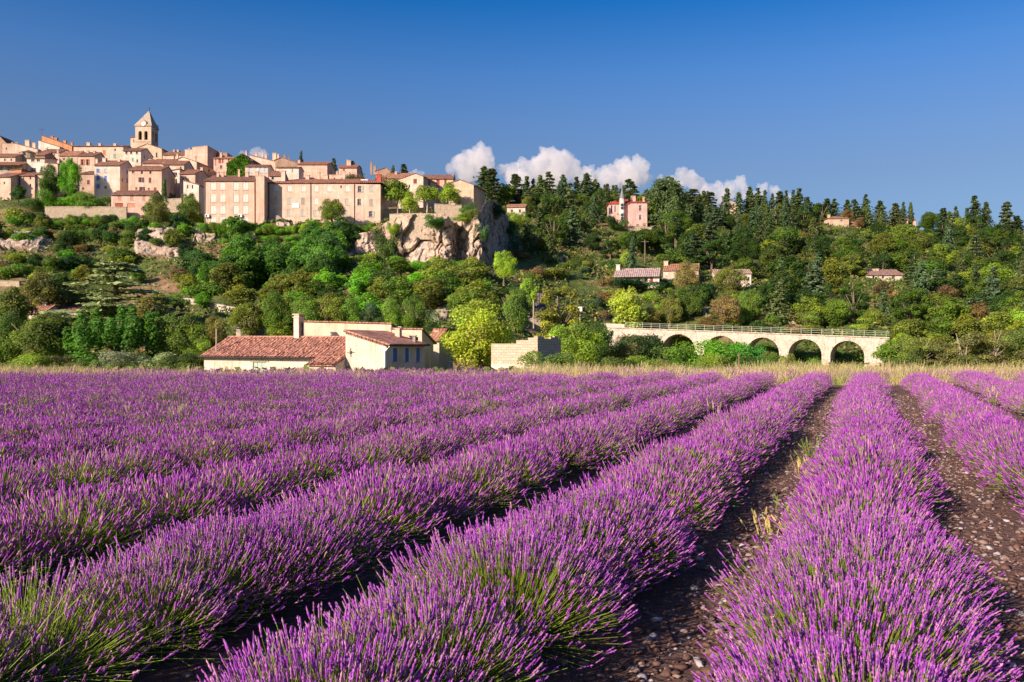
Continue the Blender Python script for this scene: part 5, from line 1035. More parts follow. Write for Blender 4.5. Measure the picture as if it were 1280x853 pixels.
def outcrop(px0, px1, top, bot, label, seed, depth=4.0):
    """craggy rock face breaking out of the slope; its ragged rim dives under the turf"""
    nx, nz = max(24, int((px1 - px0) * 1.3)), max(16, int((bot - top) * 1.5)); mx, my = (px1 - px0) * .16, (bot - top) * .16
    g = np.linspace(px0 - mx, px1 + mx, nx); h = np.linspace(bot + my, top - my, nz); V = np.zeros((nz, nx, 3))
    Yb = [hit(q, bot + my) for q in g]; Yt = [hit(q, top - my) for q in g]
    for i in range(nx):
        for j in range(nz):
            t = j / (nz - 1); s = i / (nx - 1); Y = Yb[i] + (Yt[i] - Yb[i]) * t; p = P(g[i], h[j], Y); p.z = float(terr(p.x, Y)); q = p * .3 + Vector((seed * 5.1, 0, 0))
            rim = min(1, min(s, 1 - s) * 4.5) * min(1, (1 - t) * 5, t * 6); n1 = mnoise.fractal(Vector((q.x * .8, q.y, q.z * .6)), 1, 2.1, 6); n2 = mnoise.fractal(q * 2.7, .8, 2.2, 5); k = rim + .38 * n1 + .12 * n2 - .42
            k2 = min(1.0, max(-.5, k * 2.2)); V[j, i] = (p.x + .3 * n2, p.y - depth * .38 * k2 - .5 * n1 * max(0, k2), p.z + .55 * k2 - .25 + .35 * n2 * max(0, k2))
    idx = np.arange(nz * nx).reshape(nz, nx); f = np.stack([idx[:-1, :-1], idx[:-1, 1:], idx[1:, 1:], idx[1:, :-1]], -1).reshape(-1, 4); c = V.reshape(-1, 3).mean(0)
    o = link('rock_outcrop', mesh_np('rock_outcrop', V.reshape(-1, 3) - c, f, M_ROCK), loc=tuple(c)); tag(o, label, 'rock', 'rock outcrops on the village slope')
outcrop(-12, 62, 291, 314, 'broad pale rock ledge on the slope below the dark shrubs at the village edge', 1)
outcrop(170, 222, 287, 320, 'pink-tan rock face in mid-slope, downhill of the low pink house', 2)
outcrop(242, 276, 285, 303, 'pale split rock just below the four-storey shuttered block', 3, 3)
outcrop(218, 243, 312, 330, 'small rock beside the dark wood on the slope', 4, 3)
outcrop(303, 322, 288, 299, 'small pale rock under the stair tower', 5, 2.5)
outcrop(346, 366, 281, 293, 'small rock at the foot of the outside stair', 6, 2.5)
outcrop(110, 125, 276, 282, 'low pale rock below the terrace wall', 7, 2)
outcrop(428, 470, 305, 332, 'grey rock foot of the cliff below the long tan apartment building', 8, 3)
outcrop(778, 800, 332, 350, 'boulder beside the white bungalow', 9, 2.0)
outcrop(508, 560, 381, 404, 'bare pale earth bank behind the farmhouse chimney block', 10, 2.0)
outcrop(648, 668, 305, 316, 'pale stones high on the shaded slope beside the cliff', 11, 1.5)
outcrop(700, 722, 321, 331, 'scattered pale stones in the middle of the shaded slope', 12, 1.5)
outcrop(868, 890, 372, 396, 'bluish bare rock patch in shade above the viaduct railing', 13, 2.0)
outcrop(985, 1030, 400, 408, 'bare pale bank just above the viaduct railing', 14, 1.5)

def road():
    pts = [(664, 404), (690, 401), (718, 399.5), (745, 398), (772, 401), (800, 405)]; ys = [hit(a, b) for a, b in pts]; ys = [min(y, 158) for y in ys]; mb = MB(); c = [P(a, b, y) for (a, b), y in zip(pts, ys)]
    for i in range(len(c) - 1):
        a, b = c[i] + Vector((0, 0, .3)), c[i + 1] + Vector((0, 0, .3)); w = Vector((0, 4.5, .12)); mb.slab([a, b, b + w, a + w], .6)
    o = mb.build('road', M_ASPHALT); tag(o, kind='structure')
road()
def post(name, px, py0, py1, Y, r, mat, label, head=None, cat='post'):
    b = P(px, py1, Y); h = zat(py0, Y) - b.z; root = empty(name, b); tag(root, label, cat); mb = MB(); mb.tube([(0, 0, -1), (0, 0, h)], [r, r * .8], 8); mb.build('pole', mat, root)
    if head == 'sign': q = MB(); q.box(-.35, .35, -.06, .06, h - .1, h + .7); q.build('sign_panel', M_SIGN, root)
    if head == 'arm': q = MB(); q.box(-.9, .9, -.06, .06, h - .5, h - .38); q.build('crossarm', mat, root)
post('utility_post', 270.5, 411, 445, 92, .10, M_PALEBARK, 'pale concrete post beside the end of the long farmhouse roof')
post('road_sign', 725, 389, 404, 140, .06, M_METAL, 'small white sign on a post by the road before the viaduct', 'sign', 'road sign')
post('wooden_post', 924, 441, 466, 60, .07, M_BARK, 'thin wooden post standing in front of the green viaduct bushes')
post('utility_pole', 806.2, 300, 326, hit(806, 330), .17, M_BARK, 'bare wooden utility pole in the trees above the white bungalow', 'arm', 'utility pole')
post('utility_pole', 667, 375, 402, 120, .10, M_PALEBARK, 'thin pale pole beside the slate-roofed shed', None, 'utility pole')
post('antenna_mast', 52.3, 160, 172, 262, .04, M_DARK, 'thin antenna mast on the orange ridge house', 'arm', 'antenna')
# ------------------------------------------------------------------ vegetation prototypes (unit trees: height about 1)
def leaf_cards(centers, normals, size, rg, tint, aspect=0.62, rough=0.6):
    n = len(centers); nr = unit(normals + rough * rg.normal(size=(n, 3))); u = unit(np.cross(nr, rg.normal(size=(n, 3)))); v = np.cross(nr, u)
    s = (size * rg.uniform(0.6, 1.3, n))[:, None]
    V = np.stack([centers - u * s, centers - v * s * aspect, centers + u * s, centers + v * s * aspect], 1).reshape(-1, 3)
    return V, np.arange(n * 4).reshape(n, 4), np.repeat(tint, 4, 0)
def blob_leaves(blobs, n, size, rg, hollow=0.32, up=0.15, rough=0.6, spread=0.22, warm=0.0):
    B = np.array(blobs); ar = (B[:, 3] * B[:, 4] + B[:, 3] * B[:, 5] + B[:, 4] * B[:, 5]); k = rg.choice(len(B), n, p=ar / ar.sum())
    d = unit(rg.normal(size=(n, 3))); d[:, 2] = np.where((d[:, 2] < -0.25) & (rg.random(n) < 0.6), -d[:, 2], d[:, 2])
    lump = 1 + 0.24 * np.sin(d[:, 0] * 7 + k) * np.sin(d[:, 1] * 6 + 2 * k) * np.sin(d[:, 2] * 7 + k * 3)
    r = (1 - hollow * np.abs(rg.normal(size=n)) * 0.6) * lump; r = np.where(rg.random(n) < .14, r * rg.uniform(1.0, 1.32, n), r)
    c = B[k, :3] + d * B[k, 3:6] * r[:, None]
    bt = rg.uniform(1 - spread, 1 + spread, (len(B), 3)) * rg.uniform(0.85, 1.15, (len(B), 1)); bt[:, 1] = bt[:, 0] * rg.uniform(.93, 1.07, len(B))
    t = bt[k] * rg.uniform(0.75, 1.25, (n, 1)); t[:, 2] *= .9
    return leaf_cards(c, d + np.array([0, 0, up]), size, rg, t, rough=rough)
def acc_mesh(parts, name, mat):
    A = Acc()
    for v, f, c in parts: A.add(v, f, c)
    return A.mesh(name, mat)

PROTO = {}
def proto(kind, crown, trunk=None, mat=None):
    PROTO.setdefault(kind, []).append((crown, trunk))
def limbs(rg, h0, h1, w, n, r0, mat=M_BARK, name='trunk'):
    mb = MB(); mb.tube([(0, 0, -.08), (0.01, 0, h0 * .5), (.0, .01, h0), (0, 0, h1)], [r0 * 1.25, r0, r0 * .85, r0 * .35], 7)
    for i in range(n):
        a = i * 6.283 / n + rg.uniform(-.4, .4); z = h0 * rg.uniform(.75, 1.15); e = w * rg.uniform(.55, .95); zt = z + (h1 - z) * rg.uniform(.5, 1.0)
        mb.tube([(0, 0, z), (math.cos(a) * e * .4, math.sin(a) * e * .4, z + (zt - z) * .45), (math.cos(a) * e, math.sin(a) * e, zt)], [r0 * .55, r0 * .38, r0 * .14], 5)
    return mb.mesh(name, mat, True)
def round_crown(rg, nb, w, z0, z1, irregular=.35, ragged=False):
    """blobs filling a crown of half-width w between z0 and z1"""
    bl = []; zc, hz = (z0 + z1) / 2, (z1 - z0) / 2
    for i in range(nb):
        for _ in range(20):
            p = rg.uniform(-1, 1, 3)
            if .25 < (p ** 2).sum() < 1: break
        p *= .74; r = rg.uniform(.26, .46) * (1 - irregular * .3); bl.append((p[0] * w, p[1] * w, zc + p[2] * hz, r * w * 1.05, r * w * 1.05, r * hz * 1.0))
    bl.append((0, 0, zc, w * .55, w * .55, hz * .6)); return bl
def make_protos():
    rg = np.random.default_rng(21)
    for i in range(5):      # broad-crowned deciduous trees, medium detail
        bl = round_crown(rg, 17 + 2 * i, .47, .0, 1.0, .9); proto('broad', acc_mesh([blob_leaves(bl, 5600, .025, rg, spread=.30)], 'crown', M_LEAF), limbs(rg, .20, .8, .3, 4, .03))
    for i in range(3):      # the same with finer leaves for near trees
        bl = round_crown(rg, 26 + 4 * i, .47, .0, 1.0, .9); proto('near', acc_mesh([blob_leaves(bl, 15000, .0150, rg, spread=.32)], 'crown', M_LEAF), limbs(rg, .26, .85, .34, 6, .035))
    # large tree with upright pointed lobes
    bl = []
    for i in range(34):
        a = i * 2.39996; r = .44 * math.sqrt((i + .5) / 34); z = .07 + (.66 - 1.6 * r * r) * rg.uniform(.5, 1.0)
        for k in range(3): bl.append((r * math.cos(a) * (1 + .05 * k), r * math.sin(a) * (1 + .05 * k), z + .085 * k, (.072 - .015 * k), (.072 - .015 * k), .09))
    for i in range(10): a = rg.uniform(0, 6.283); bl.append((.34 * math.cos(a), .34 * math.sin(a), .12, .12, .12, .14))
    proto('lobed', acc_mesh([blob_leaves(bl, 20000, .0180, rg, spread=.2)], 'crown', M_LEAF), limbs(rg, .18, .7, .3, 6, .04))
    for i in range(2):      # tall loose crown in clumps, gaps between
        bl = []
        for k in range(26): a = rg.uniform(0, 6.283); z = rg.uniform(.18, .97); rr = .38 * math.sqrt(max(0.05, 1 - ((z - .48) / .56) ** 2)) * rg.uniform(.35, 1); bl.append((rr * math.cos(a), rr * math.sin(a), z, rg.uniform(.07, .13), rg.uniform(.07, .13), rg.uniform(.06, .11)))
        proto('loose', acc_mesh([blob_leaves(bl, 7000, .019, rg, spread=.3, hollow=.5)], 'crown', M_LEAF), limbs(rg, .25, .9, .34, 7, .03))
    # clipped plane trees with a clear stem
    for i in range(2):
        bl = round_crown(rg, 16, .46, .20, 1.0, .1); proto('plane', acc_mesh([blob_leaves(bl, 5200, .024, rg)], 'crown', M_LEAF), limbs(rg, .42, .8, .25, 5, .03, M_PALEBARK))
    for i in range(3):      # shrubs
        bl = [(rg.normal() * .26, rg.normal() * .26, rg.uniform(.25, .6), *(rg.uniform(.2, .36, 3))) for _ in range(9)]; proto('shrub', acc_mesh([blob_leaves(bl, 2600, .045, rg)], 'shrub', M_LEAF), None)
    for i in range(2):      # near bushes, fine leaf
        bl = [(rg.normal() * .26, rg.normal() * .26, rg.uniform(.2, .62), *(rg.uniform(.15, .32, 3))) for _ in range(14)]; proto('bush', acc_mesh([blob_leaves(bl, 8000, .024, rg, spread=.28)], 'bush', M_LEAF), None)
    # conifers
    for i in range(4):
        A = []; lv = 19; w = (.20, .24, .28, .22)[i]
        for k in range(lv):
            z = .10 + .87 * (k / lv); Rk = w * (1 - (k / lv)) ** .85 * rg.uniform(.55, 1.25) + .012; nb = 7 if k < lv * .7 else 5; a0 = rg.random() * 6.28
            for j in range(nb):
                if rg.random() < .16: continue
                a = a0 + j * 6.283 / nb + rg.normal() * .2; L = Rk * rg.uniform(.5, 1.25); m = 10; t = np.linspace(.15, 1, m)
                c = np.stack([math.cos(a) * L * t, math.sin(a) * L * t, z + .10 * L * t - .45 * L * t ** 2], 1) + rg.normal(size=(m, 3)) * .008
                c = np.concatenate([c, c + np.array([-math.sin(a), math.cos(a), -.3]) * .022 * (1.1 - t)[:, None], c - np.array([-math.sin(a), math.cos(a), .3]) * .022 * (1.1 - t)[:, None]])
                A.append(leaf_cards(c, np.tile([math.cos(a) * .5, math.sin(a) * .5, .9], (len(c), 1)), .022, rg, np.ones((len(c), 3)) * rg.uniform(.7, 1.3) * rg.uniform(.8, 1.2, (len(c), 1)), .55, .7))
        mb = MB(); mb.tube([(0, 0, -.05), (0, 0, .5), (0, 0, .97)], [.02, .012, .003], 6); proto('conifer', acc_mesh(A, 'crown', M_NEEDLE), mb.mesh('trunk', M_BARK, True))
    # cedars: flat tiers, open between
    for i in range(3):
        A = []; lv = (9, 10, 12)[i]; mb = MB(); mb.tube([(0, 0, -.05), (0.01, 0, .5), (0, .01, .96)], [.032, .022, .006], 7)
        for k in range(lv):
            z = .16 + .80 * (k / (lv - 1)) + rg.normal() * .01; Rk = (.46, .30, .34)[i] * (1 - .72 * (k / lv) ** (1.6 if i == 0 else 1.2)); nb = 6
            for j in range(nb):
                a = rg.random() * 6.283; L = Rk * rg.uniform(.55, 1.12); mb.tube([(0, 0, z - .03), (math.cos(a) * L * .5, math.sin(a) * L * .5, z + .01), (math.cos(a) * L, math.sin(a) * L, z)], [.010, .007, .003], 4)
                m = 80; t = rg.uniform(.2, 1.05, m); wd = .11 * L / .3 * np.sqrt(np.clip(1.1 - t, .05, 1)); q = rg.normal(size=m) * wd * .8
                c = np.stack([math.cos(a) * L * t - math.sin(a) * q, math.sin(a) * L * t + math.cos(a) * q, z + .01 - .04 * t + rg.normal(size=m) * .009], 1)
                A.append(leaf_cards(c, np.tile([0, -.25, 1.], (m, 1)), .030, rg, np.ones((m, 3)) * rg.uniform(.75, 1.25) * rg.uniform(.75, 1.25, (m, 1)), .6, .45))
        proto('cedar', acc_mesh(A, 'crown', M_NEEDLE), mb.mesh('trunk', M_BARK, True))
    # weeping cedar: big drooping curtains
    A = []
    for k in range(170):
        a = rg.random() * 6.283; z = rg.uniform(.15, .98); r = .44 * (1 - ((z - .12) / .95) ** 2.2) * rg.uniform(.35, 1.05) + .03; m = 55; t = rg.random(m)
        c = np.stack([math.cos(a) * r + rg.normal(size=m) * .028, math.sin(a) * r + rg.normal(size=m) * .028, z - t * .16], 1); A.append(leaf_cards(c, np.tile([math.cos(a), math.sin(a), .5], (m, 1)), .018, rg, np.ones((m, 3)) * rg.uniform(.65, 1.35) * rg.uniform(.8, 1.2, (m, 1)), .6, .7))
    mb = MB(); mb.tube([(0, 0, -.05), (0, 0, .9)], [.04, .008], 7); proto('weeping', acc_mesh(A, 'crown', M_NEEDLE), mb.mesh('trunk', M_BARK, True))
    # columnar cypress
    bl = [(rg.normal() * .012, rg.normal() * .012, z, .085 * (1 - abs(z - .42) ** 1.6 * 1.5) + .01, .085 * (1 - abs(z - .42) ** 1.6 * 1.5) + .01, .10) for z in np.linspace(.08, .93, 12)]; proto('cypress', acc_mesh([blob_leaves(bl, 2600, .022, rg)], 'crown', M_NEEDLE), None)
    # thin dry tree with visible pale limbs
    for i in range(2):
        mb = MB()
        for k in range(6):
            a = rg.random() * 6.283; e = rg.uniform(.06, .22); zt = rg.uniform(.6, .98); kx = rg.normal() * .02; mb.tube([(rg.normal() * .05, rg.normal() * .05, -.05), (math.cos(a) * e * .3 + kx, math.sin(a) * e * .3, zt * .4), (math.cos(a) * e * .7, math.sin(a) * e * .7 + kx, zt * .75), (math.cos(a) * e, math.sin(a) * e, zt)], [.012, .010, .006, .003], 5)
            for q in range(3): b = rg.random() * 6.283; z = zt * rg.uniform(.45, .8); f = z / zt; mb.tube([(math.cos(a) * e * f, math.sin(a) * e * f, z), (math.cos(a) * e * f + math.cos(b) * .16, math.sin(a) * e * f + math.sin(b) * .16, z + .14)], [.005, .002], 4)
        bl = [(rg.normal() * .2, rg.normal() * .2, rg.uniform(.25, .92), .14, .14, .10) for _ in range(22)]; proto('dry', acc_mesh([blob_leaves(bl, 6500, .017, rg, hollow=.9, spread=.3)], 'crown', M_LEAF), mb.mesh('trunk', M_PALEBARK, True))
make_protos()

G_OLIVE = (.105, .125, .022); G_MID = (.070, .115, .018); G_DARK = (.038, .072, .016); G_DEEP = (.022, .055, .016); G_LIGHT = (.155, .20, .028); G_YEL = (.25, .235, .028); G_BRIGHT = (.085, .19, .018); G_GREY = (.16, .18, .085); G_BROWN = (.15, .105, .042); G_BLUE = (.050, .080, .036); G_CON = (.044, .066, .022); G_CON2 = (.068, .088, .030)
ADJ = {G_OLIVE: 'olive-green', G_MID: 'mid-green', G_DARK: 'dark green', G_DEEP: 'very dark green', G_LIGHT: 'light green', G_YEL: 'yellow-green', G_BRIGHT: 'bright green', G_GREY: 'silvery green', G_BROWN: 'brownish', G_BLUE: 'blue-green', G_CON: 'dark', G_CON2: 'greyish green'}
NOUN = {'broad': 'round-crowned tree', 'oak': 'round-crowned oak', 'near': 'leafy tree', 'lobed': 'big tree with upright lobes', 'loose': 'loose-crowned tree', 'plane': 'plane tree', 'shrub': 'shrub', 'bush': 'bush', 'conifer': 'conifer', 'cedar': 'cedar', 'weeping': 'weeping cedar', 'cypress': 'cypress', 'dry': 'thin tree with pale bare limbs'}
ONAME = {'broad': 'broadleaf_tree', 'oak': 'oak_tree', 'near': 'broadleaf_tree', 'lobed': 'broadleaf_tree', 'loose': 'broadleaf_tree', 'plane': 'plane_tree', 'shrub': 'shrub', 'bush': 'bush', 'conifer': 'conifer_tree', 'cedar': 'cedar_tree', 'weeping': 'cedar_tree', 'cypress': 'cypress_tree', 'dry': 'dry_tree'}
CATN = {'oak_tree': 'tree', 'broadleaf_tree': 'tree', 'plane_tree': 'tree', 'shrub': 'shrub', 'bush': 'bush', 'conifer_tree': 'conifer', 'cedar_tree': 'cedar', 'cypress_tree': 'cypress', 'dry_tree': 'tree'}
trg = np.random.default_rng(77); PLACED = []
def plant(kind, x, y, z, h, w, color, label=None, group=None, idx=None):
    """h height, w full width in metres"""
    lst = PROTO['broad'] + PROTO['loose'] + PROTO['near'][:1] if kind == 'oak' else PROTO[kind]; crown, trunk = lst[int(trg.integers(len(lst))) if idx is None else idx % len(lst)]
    base_w = {'broad': .92, 'oak': .92, 'near': .92, 'lobed': .9, 'loose': .86, 'plane': .84, 'shrub': 1.05, 'bush': 1.0, 'conifer': .46, 'cedar': .74, 'weeping': .9, 'cypress': .17, 'dry': .7}[kind]
    nm = ONAME[kind]; color = tuple(color); k_ = 2.2 if kind in ('conifer', 'cedar', 'weeping', 'cypress') else 1.72 if kind == 'oak' else 2.25
    j = tuple(c * k_ for c in color) if label else tuple(c * k_ * f for c, f in zip(color, trg.uniform(.82, 1.2) * trg.uniform(.93, 1.07, 3)))
    if trunk is None: root = link(nm, crown, color=j)
    else:
        root = empty(nm, (0, 0, 0)); link('crown', crown, root, color=j); link('trunk', trunk, root)
    root.location = (x, y, z); root.scale = (w / base_w, w / base_w, h); tl = .05 if kind in ('conifer', 'cedar', 'oak') else .02; root.rotation_euler = (tl * trg.normal(), tl * trg.normal(), trg.random() * 6.283)
    px, py = proj(x, y, z + h * .55); PLACED.append(dict(o=root, kind=kind, color=color, px=px, py=py, label=label, group=group, nm=nm, y=y)); return root
def T(kind, px, top, bot, wpx, color, label=None, Y=None, idx=None, sink=.3, group=None, ledge=False):
    """tree whose silhouette spans rows top..bot and wpx columns in the photograph"""
    Y = hit(px, bot) if Y is None else Y; b = P(px, bot, Y); zt = zat(top, Y); g = float(terr(b.x, Y)); z0 = g + 2.0 if b.z > g + 2 and not ledge else b.z
    return plant(kind, b.x, Y, z0 - sink, zt - z0 + sink, wpx / F * Y, color, label, group, idx)

# --- hand-placed trees, nearest belt first
T('lobed', 148, 372, 464, 118, (.050, .115, .016), 'great dark green tree with upright pointed lobes at the field edge', Y=103, idx=0)
T('near', 226, 384, 462, 72, (.095, .135, .024), 'leafy tree between the great lobed tree and the long farmhouse roof', Y=104, idx=1)
T('near', 52, 386, 462, 104, (.075, .100, .020), 'wide olive-green tree below the cottage with pale roof', Y=105, idx=0)
T('near', 8, 392, 462, 60, (.060, .095, .018), 'dark leafy tree at the very edge of the field below the village', Y=107, idx=2)
T('bush', 43, 437, 466, 50, (.15, .21, .025), 'bright light green bush below the wide olive-green tree', Y=98)
T('bush', 178, 434, 464, 62, (.19, .215, .10), 'silvery olive bush in front of the great lobed tree', Y=97)
T('bush', 138, 445, 464, 34, (.13, .17, .055), 'small grey-green bush next to the silvery olive bush', Y=98)
T('bush', 96, 442, 464, 44, (.085, .085, .028), 'low brownish bush between the light green bush and the great lobed tree', Y=99)
T('bush', 222, 438, 464, 44, (.060, .085, .022), 'dark bush between the silvery olive bush and the farmhouse', Y=97)
T('near', 268, 394, 446, 40, (.13, .12, .03), 'brownish tree with loose cone-like clusters beside the grey-blue shed', Y=109, idx=2)
T('near', 250, 414, 460, 46, (.14, .20, .030), 'light green fig-like tree behind the pale concrete post', Y=103, idx=1)
for px, top, bot, w, c, lb in ((312, 374, 426, 52, G_OLIVE, 'olive tree above the slope of the long farmhouse roof'), (345, 364, 426, 48, G_MID, 'mid-green tree behind the middle of the long farmhouse roof'), (352, 392, 428, 40, G_LIGHT, 'light green tree just behind the tall farmhouse chimney'), (378, 366, 420, 52, (.085, .14, .022), 'tree rising straight above the tall farmhouse chimney'),
    (410, 362, 420, 56, G_OLIVE, 'olive tree behind the plain high farmhouse wall'), (440, 372, 418, 46, (.10, .17, .025), 'brighter tree behind the plain high farmhouse wall'), (462, 378, 418, 40, G_BLUE, 'bluish dark tree behind the end of the plain high wall'), (490, 372, 420, 40, (.12, .19, .03), 'light green tree over the blue-shuttered end of the farmhouse'), (518, 368, 424, 42, G_MID, 'mid-green tree beyond the blue-shuttered end of the farmhouse'), (536, 386, 440, 40, (.06, .10, .03), 'dark tree between the farmhouse and the yellow-green tree')):
    T('near', px, top, bot, w, c, lb, Y=116)
T('near', 601, 375, 466, 104, (.205, .235, .030), 'large yellow-green tree between the farmhouse and the breeze-block ruin', Y=97, idx=2)
T('loose', 697, 362, 440, 74, (.155, .155, .028), 'tall olive-yellow tree behind the breeze-block ruin', Y=112, idx=0)
T('near', 643, 356, 420, 52, (.085, .13, .025), 'mid-green tree between the yellow-green tree and the slate-roofed shed', Y=122, idx=0)
T('near', 577, 358, 400, 50, (.075, .125, .022), 'mid-green tree rising behind the yellow-green tree', Y=128, idx=1)
T('near', 718, 396, 464, 76, (.165, .23, .032), 'light green fig tree beside the breeze-block ruin', Y=96, idx=1)
T('near', 752, 398, 462, 54, (.048, .085, .020), 'dark tree between the light green fig and the viaduct abutment', Y=108, idx=0)
T('bush', 690, 432, 466, 48, (.105, .155, .030), 'bush growing against the side wall of the breeze-block ruin', Y=77.5)
T('broad', 785, 356, 408, 60, (.23, .27, .042), 'bright light green tree standing alone above the near end of the viaduct', Y=150, idx=2)
T('near', 630, 309, 352, 32, (.20, .28, .03), 'bright light green tree at the foot of the cliff', Y=150, idx=1)
T('broad', 662, 345, 378, 26, (.17, .25, .03), 'small bright tree below the cliff-foot tree', Y=138)
for px, top, bot, w, c, lb, yy in ((805, 411, 458, 56, (.040, .065, .020), 'dark shrub against the viaduct abutment', 124), (770, 413, 456, 48, (.06, .085, .025), 'dark scrub hiding the abutment end of the viaduct', 132), (776, 424, 462, 40, (.14, .135, .035), 'olive bush in front of the viaduct abutment', 112), (778, 440, 464, 44, (.12, .17, .03), 'low light green bush at the viaduct foot', 104), (808, 442, 464, 34, (.16, .21, .035), 'small bright bush under the dark viaduct shrub', 103), (830, 448, 466, 30, (.14, .12, .05), 'brownish low bush below the first viaduct arch', 103), (792, 408, 430, 40, (.16, .11, .06), 'reddish scrub on the parapet of the viaduct', 143),
    (870, 428, 466, 54, (.11, .20, .022), 'bright green bush covering the second viaduct arch', 112), (905, 416, 466, 74, (.085, .185, .020), 'largest bright green bush in front of the viaduct', 114), (938, 420, 466, 46, (.055, .17, .025), 'vivid green bush beside the largest viaduct bush', 115), (946, 438, 466, 36, (.06, .11, .02), 'darker bush in front of the third viaduct arch', 108), (974, 436, 462, 26, (.14, .16, .03), 'olive bush before the third viaduct arch', 112), (895, 436, 466, 40, (.15, .20, .028), 'yellowish bush low in front of the largest viaduct bush', 106),
    (1010, 450, 464, 34, (.13, .19, .03), 'light bush under the fourth viaduct arch', 112), (1048, 452, 466, 30, (.12, .15, .03), 'olive bush under the last viaduct arch', 118), (1008, 428, 462, 46, (.085, .15, .022), 'green tree seen through the fourth viaduct arch', 137.5), (903, 422, 456, 46, (.08, .14, .02), 'green tree seen through the second viaduct arch', 143.5), (1061, 431, 462, 46, (.09, .14, .025), 'green tree seen through the last viaduct arch', 135), (852, 415, 452, 48, (.085, .15, .02), 'green tree seen through the first viaduct arch', 146.5), (956, 424, 458, 46, (.08, .14, .02), 'green tree seen through the third viaduct arch', 140.5)):
    T('bush', px, top, bot, w, c, lb, Y=yy, ledge='seen through' in lb)
for px, top, bot, w, c, kd, lb in ((1138, 424, 466, 48, (.10, .13, .025), 'near', 'green tree hiding the last viaduct pier'), (1150, 420, 466, 46, (.12, .14, .035), 'dry', 'thin olive tree just past the end of the viaduct'), (1176, 428, 466, 40, (.13, .115, .04), 'dry', 'second thin tree past the end of the viaduct, brownish'), (1206, 414, 466, 56, (.12, .12, .04), 'dry', 'third thin tree past the viaduct, with pale forked stem'), (1240, 410, 466, 56, (.13, .125, .04), 'dry', 'thin tree with tall pale limbs at the field corner'), (1268, 404, 466, 54, (.10, .13, .03), 'near', 'leafy olive tree at the field corner'), (1138, 434, 466, 40, (.075, .11, .025), 'bush', 'dark bush at the foot of the thin olive tree'), (1190, 440, 466, 44, (.10, .12, .03), 'bush', 'olive bush between the brownish thin tree and the forked one'), (1225, 436, 466, 44, (.11, .10, .035), 'bush', 'brownish bush below the forked thin tree'), (1290, 425, 466, 50, (.09, .12, .03), 'near', 'tree beyond the leafy olive tree at the field corner')):
    T(kd, px, top, bot, w, c, lb, Y=110)
# around the houses on the wooded slope
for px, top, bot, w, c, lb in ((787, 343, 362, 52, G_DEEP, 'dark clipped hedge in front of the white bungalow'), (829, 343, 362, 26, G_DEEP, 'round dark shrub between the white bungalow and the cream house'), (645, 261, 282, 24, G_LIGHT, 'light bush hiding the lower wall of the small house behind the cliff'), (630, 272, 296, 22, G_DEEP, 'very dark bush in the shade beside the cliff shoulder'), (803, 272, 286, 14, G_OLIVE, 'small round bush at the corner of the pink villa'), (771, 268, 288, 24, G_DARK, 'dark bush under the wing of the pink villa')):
    T('bush', px, top, bot, w, c, lb, Y=hit(px, bot) - .5)
for px, top, bot, w, c, lb in ((857, 326, 368, 40, (.15, .13, .045), 'brownish tree standing before the cream house next to the bungalow'), (914, 330, 368, 44, (.12, .13, .035), 'olive tree hiding the middle of the white-walled house'), (782, 311, 340, 30, G_LIGHT, 'light green round tree right above the white bungalow'), (862, 352, 398, 44, (.07, .11, .022), 'round green tree below the cream house next to the bungalow'), (838, 366, 408, 32, (.11, .12, .03), 'slim olive tree above the first viaduct arch'), (905, 366, 408, 46, (.15, .115, .05), 'reddish-brown tree below the white-walled house'), (938, 362, 405, 40, (.09, .14, .025), 'fresh tree below the end of the white-walled house'), (812, 384, 410, 40, (.15, .14, .035), 'yellowish tree just above the viaduct railing, near the bright light green tree'), (972, 346, 406, 44, G_CON2, 'tall greyish conifer above the third viaduct arch'), (885, 396, 412, 40, G_BROWN, 'brown scrub along the viaduct railing'), (1050, 370, 410, 56, (.10, .15, .025), 'round green tree above the last viaduct arch'), (1095, 384, 416, 44, (.12, .15, .03), 'olive tree above the end of the viaduct'), (1010, 384, 412, 40, (.11, .15, .03), 'green tree above the fourth viaduct arch')):
    T('conifer' if 'conifer' in lb else 'near', px, top, bot, w, c, lb, Y=max(hit(px, bot) - .5, 150))
# village slope
T('cedar', 144, 326, 402, 118, (.16, .19, .075), 'flat-topped cedar with layered grey-green branches on the slope', Y=121, idx=0)
for px, top, bot, w, c, lb in ((60, 338, 392, 60, (.085, .090, .026), 'olive-brown tree above the cottage with pale roof'), (98, 352, 392, 46, (.075, .085, .028), 'olive-brown tree above the cottage with orange roof'), (20, 356, 400, 54, (.080, .100, .026), 'olive tree below the pale roadside wall fragment'), (182, 366, 398, 66, (.12, .11, .035), 'brown-olive tree between the flat-topped cedar and the roadside wall'), (222, 392, 420, 46, (.08, .15, .02), 'green tree under the white roadside wall'), (125, 372, 400, 50, (.09, .11, .03), 'olive tree below the flat-topped cedar')):
    T('broad', px, top, bot, w, c, lb, Y=None if bot < 393 else 116)
T('near', 87, 194.5, 244, 31, (.085, .205, .016), 'tall bright green tree in front of the village houses', Y=200, idx=0)
T('near', 63, 206, 246, 30, (.045, .085, .016), 'darker green tree beside the tall bright green village tree', Y=199, idx=2)
T('broad', 23, 231, 250, 22, (.035, .075, .018), 'small dark round tree by the village car park', Y=197)
T('cypress', 205.5, 224, 254, 5.4, (.035, .070, .018), 'single slim cypress beside the three-storey peach house', Y=193)
T('near', 238, 237, 282, 34, (.085, .125, .025), 'loose green tree right before the four-storey shuttered block', Y=185, idx=1)
T('near', 196, 242, 284, 36, (.10, .115, .030), 'olive tree in front of the low pink house and cypress', Y=181, idx=2)
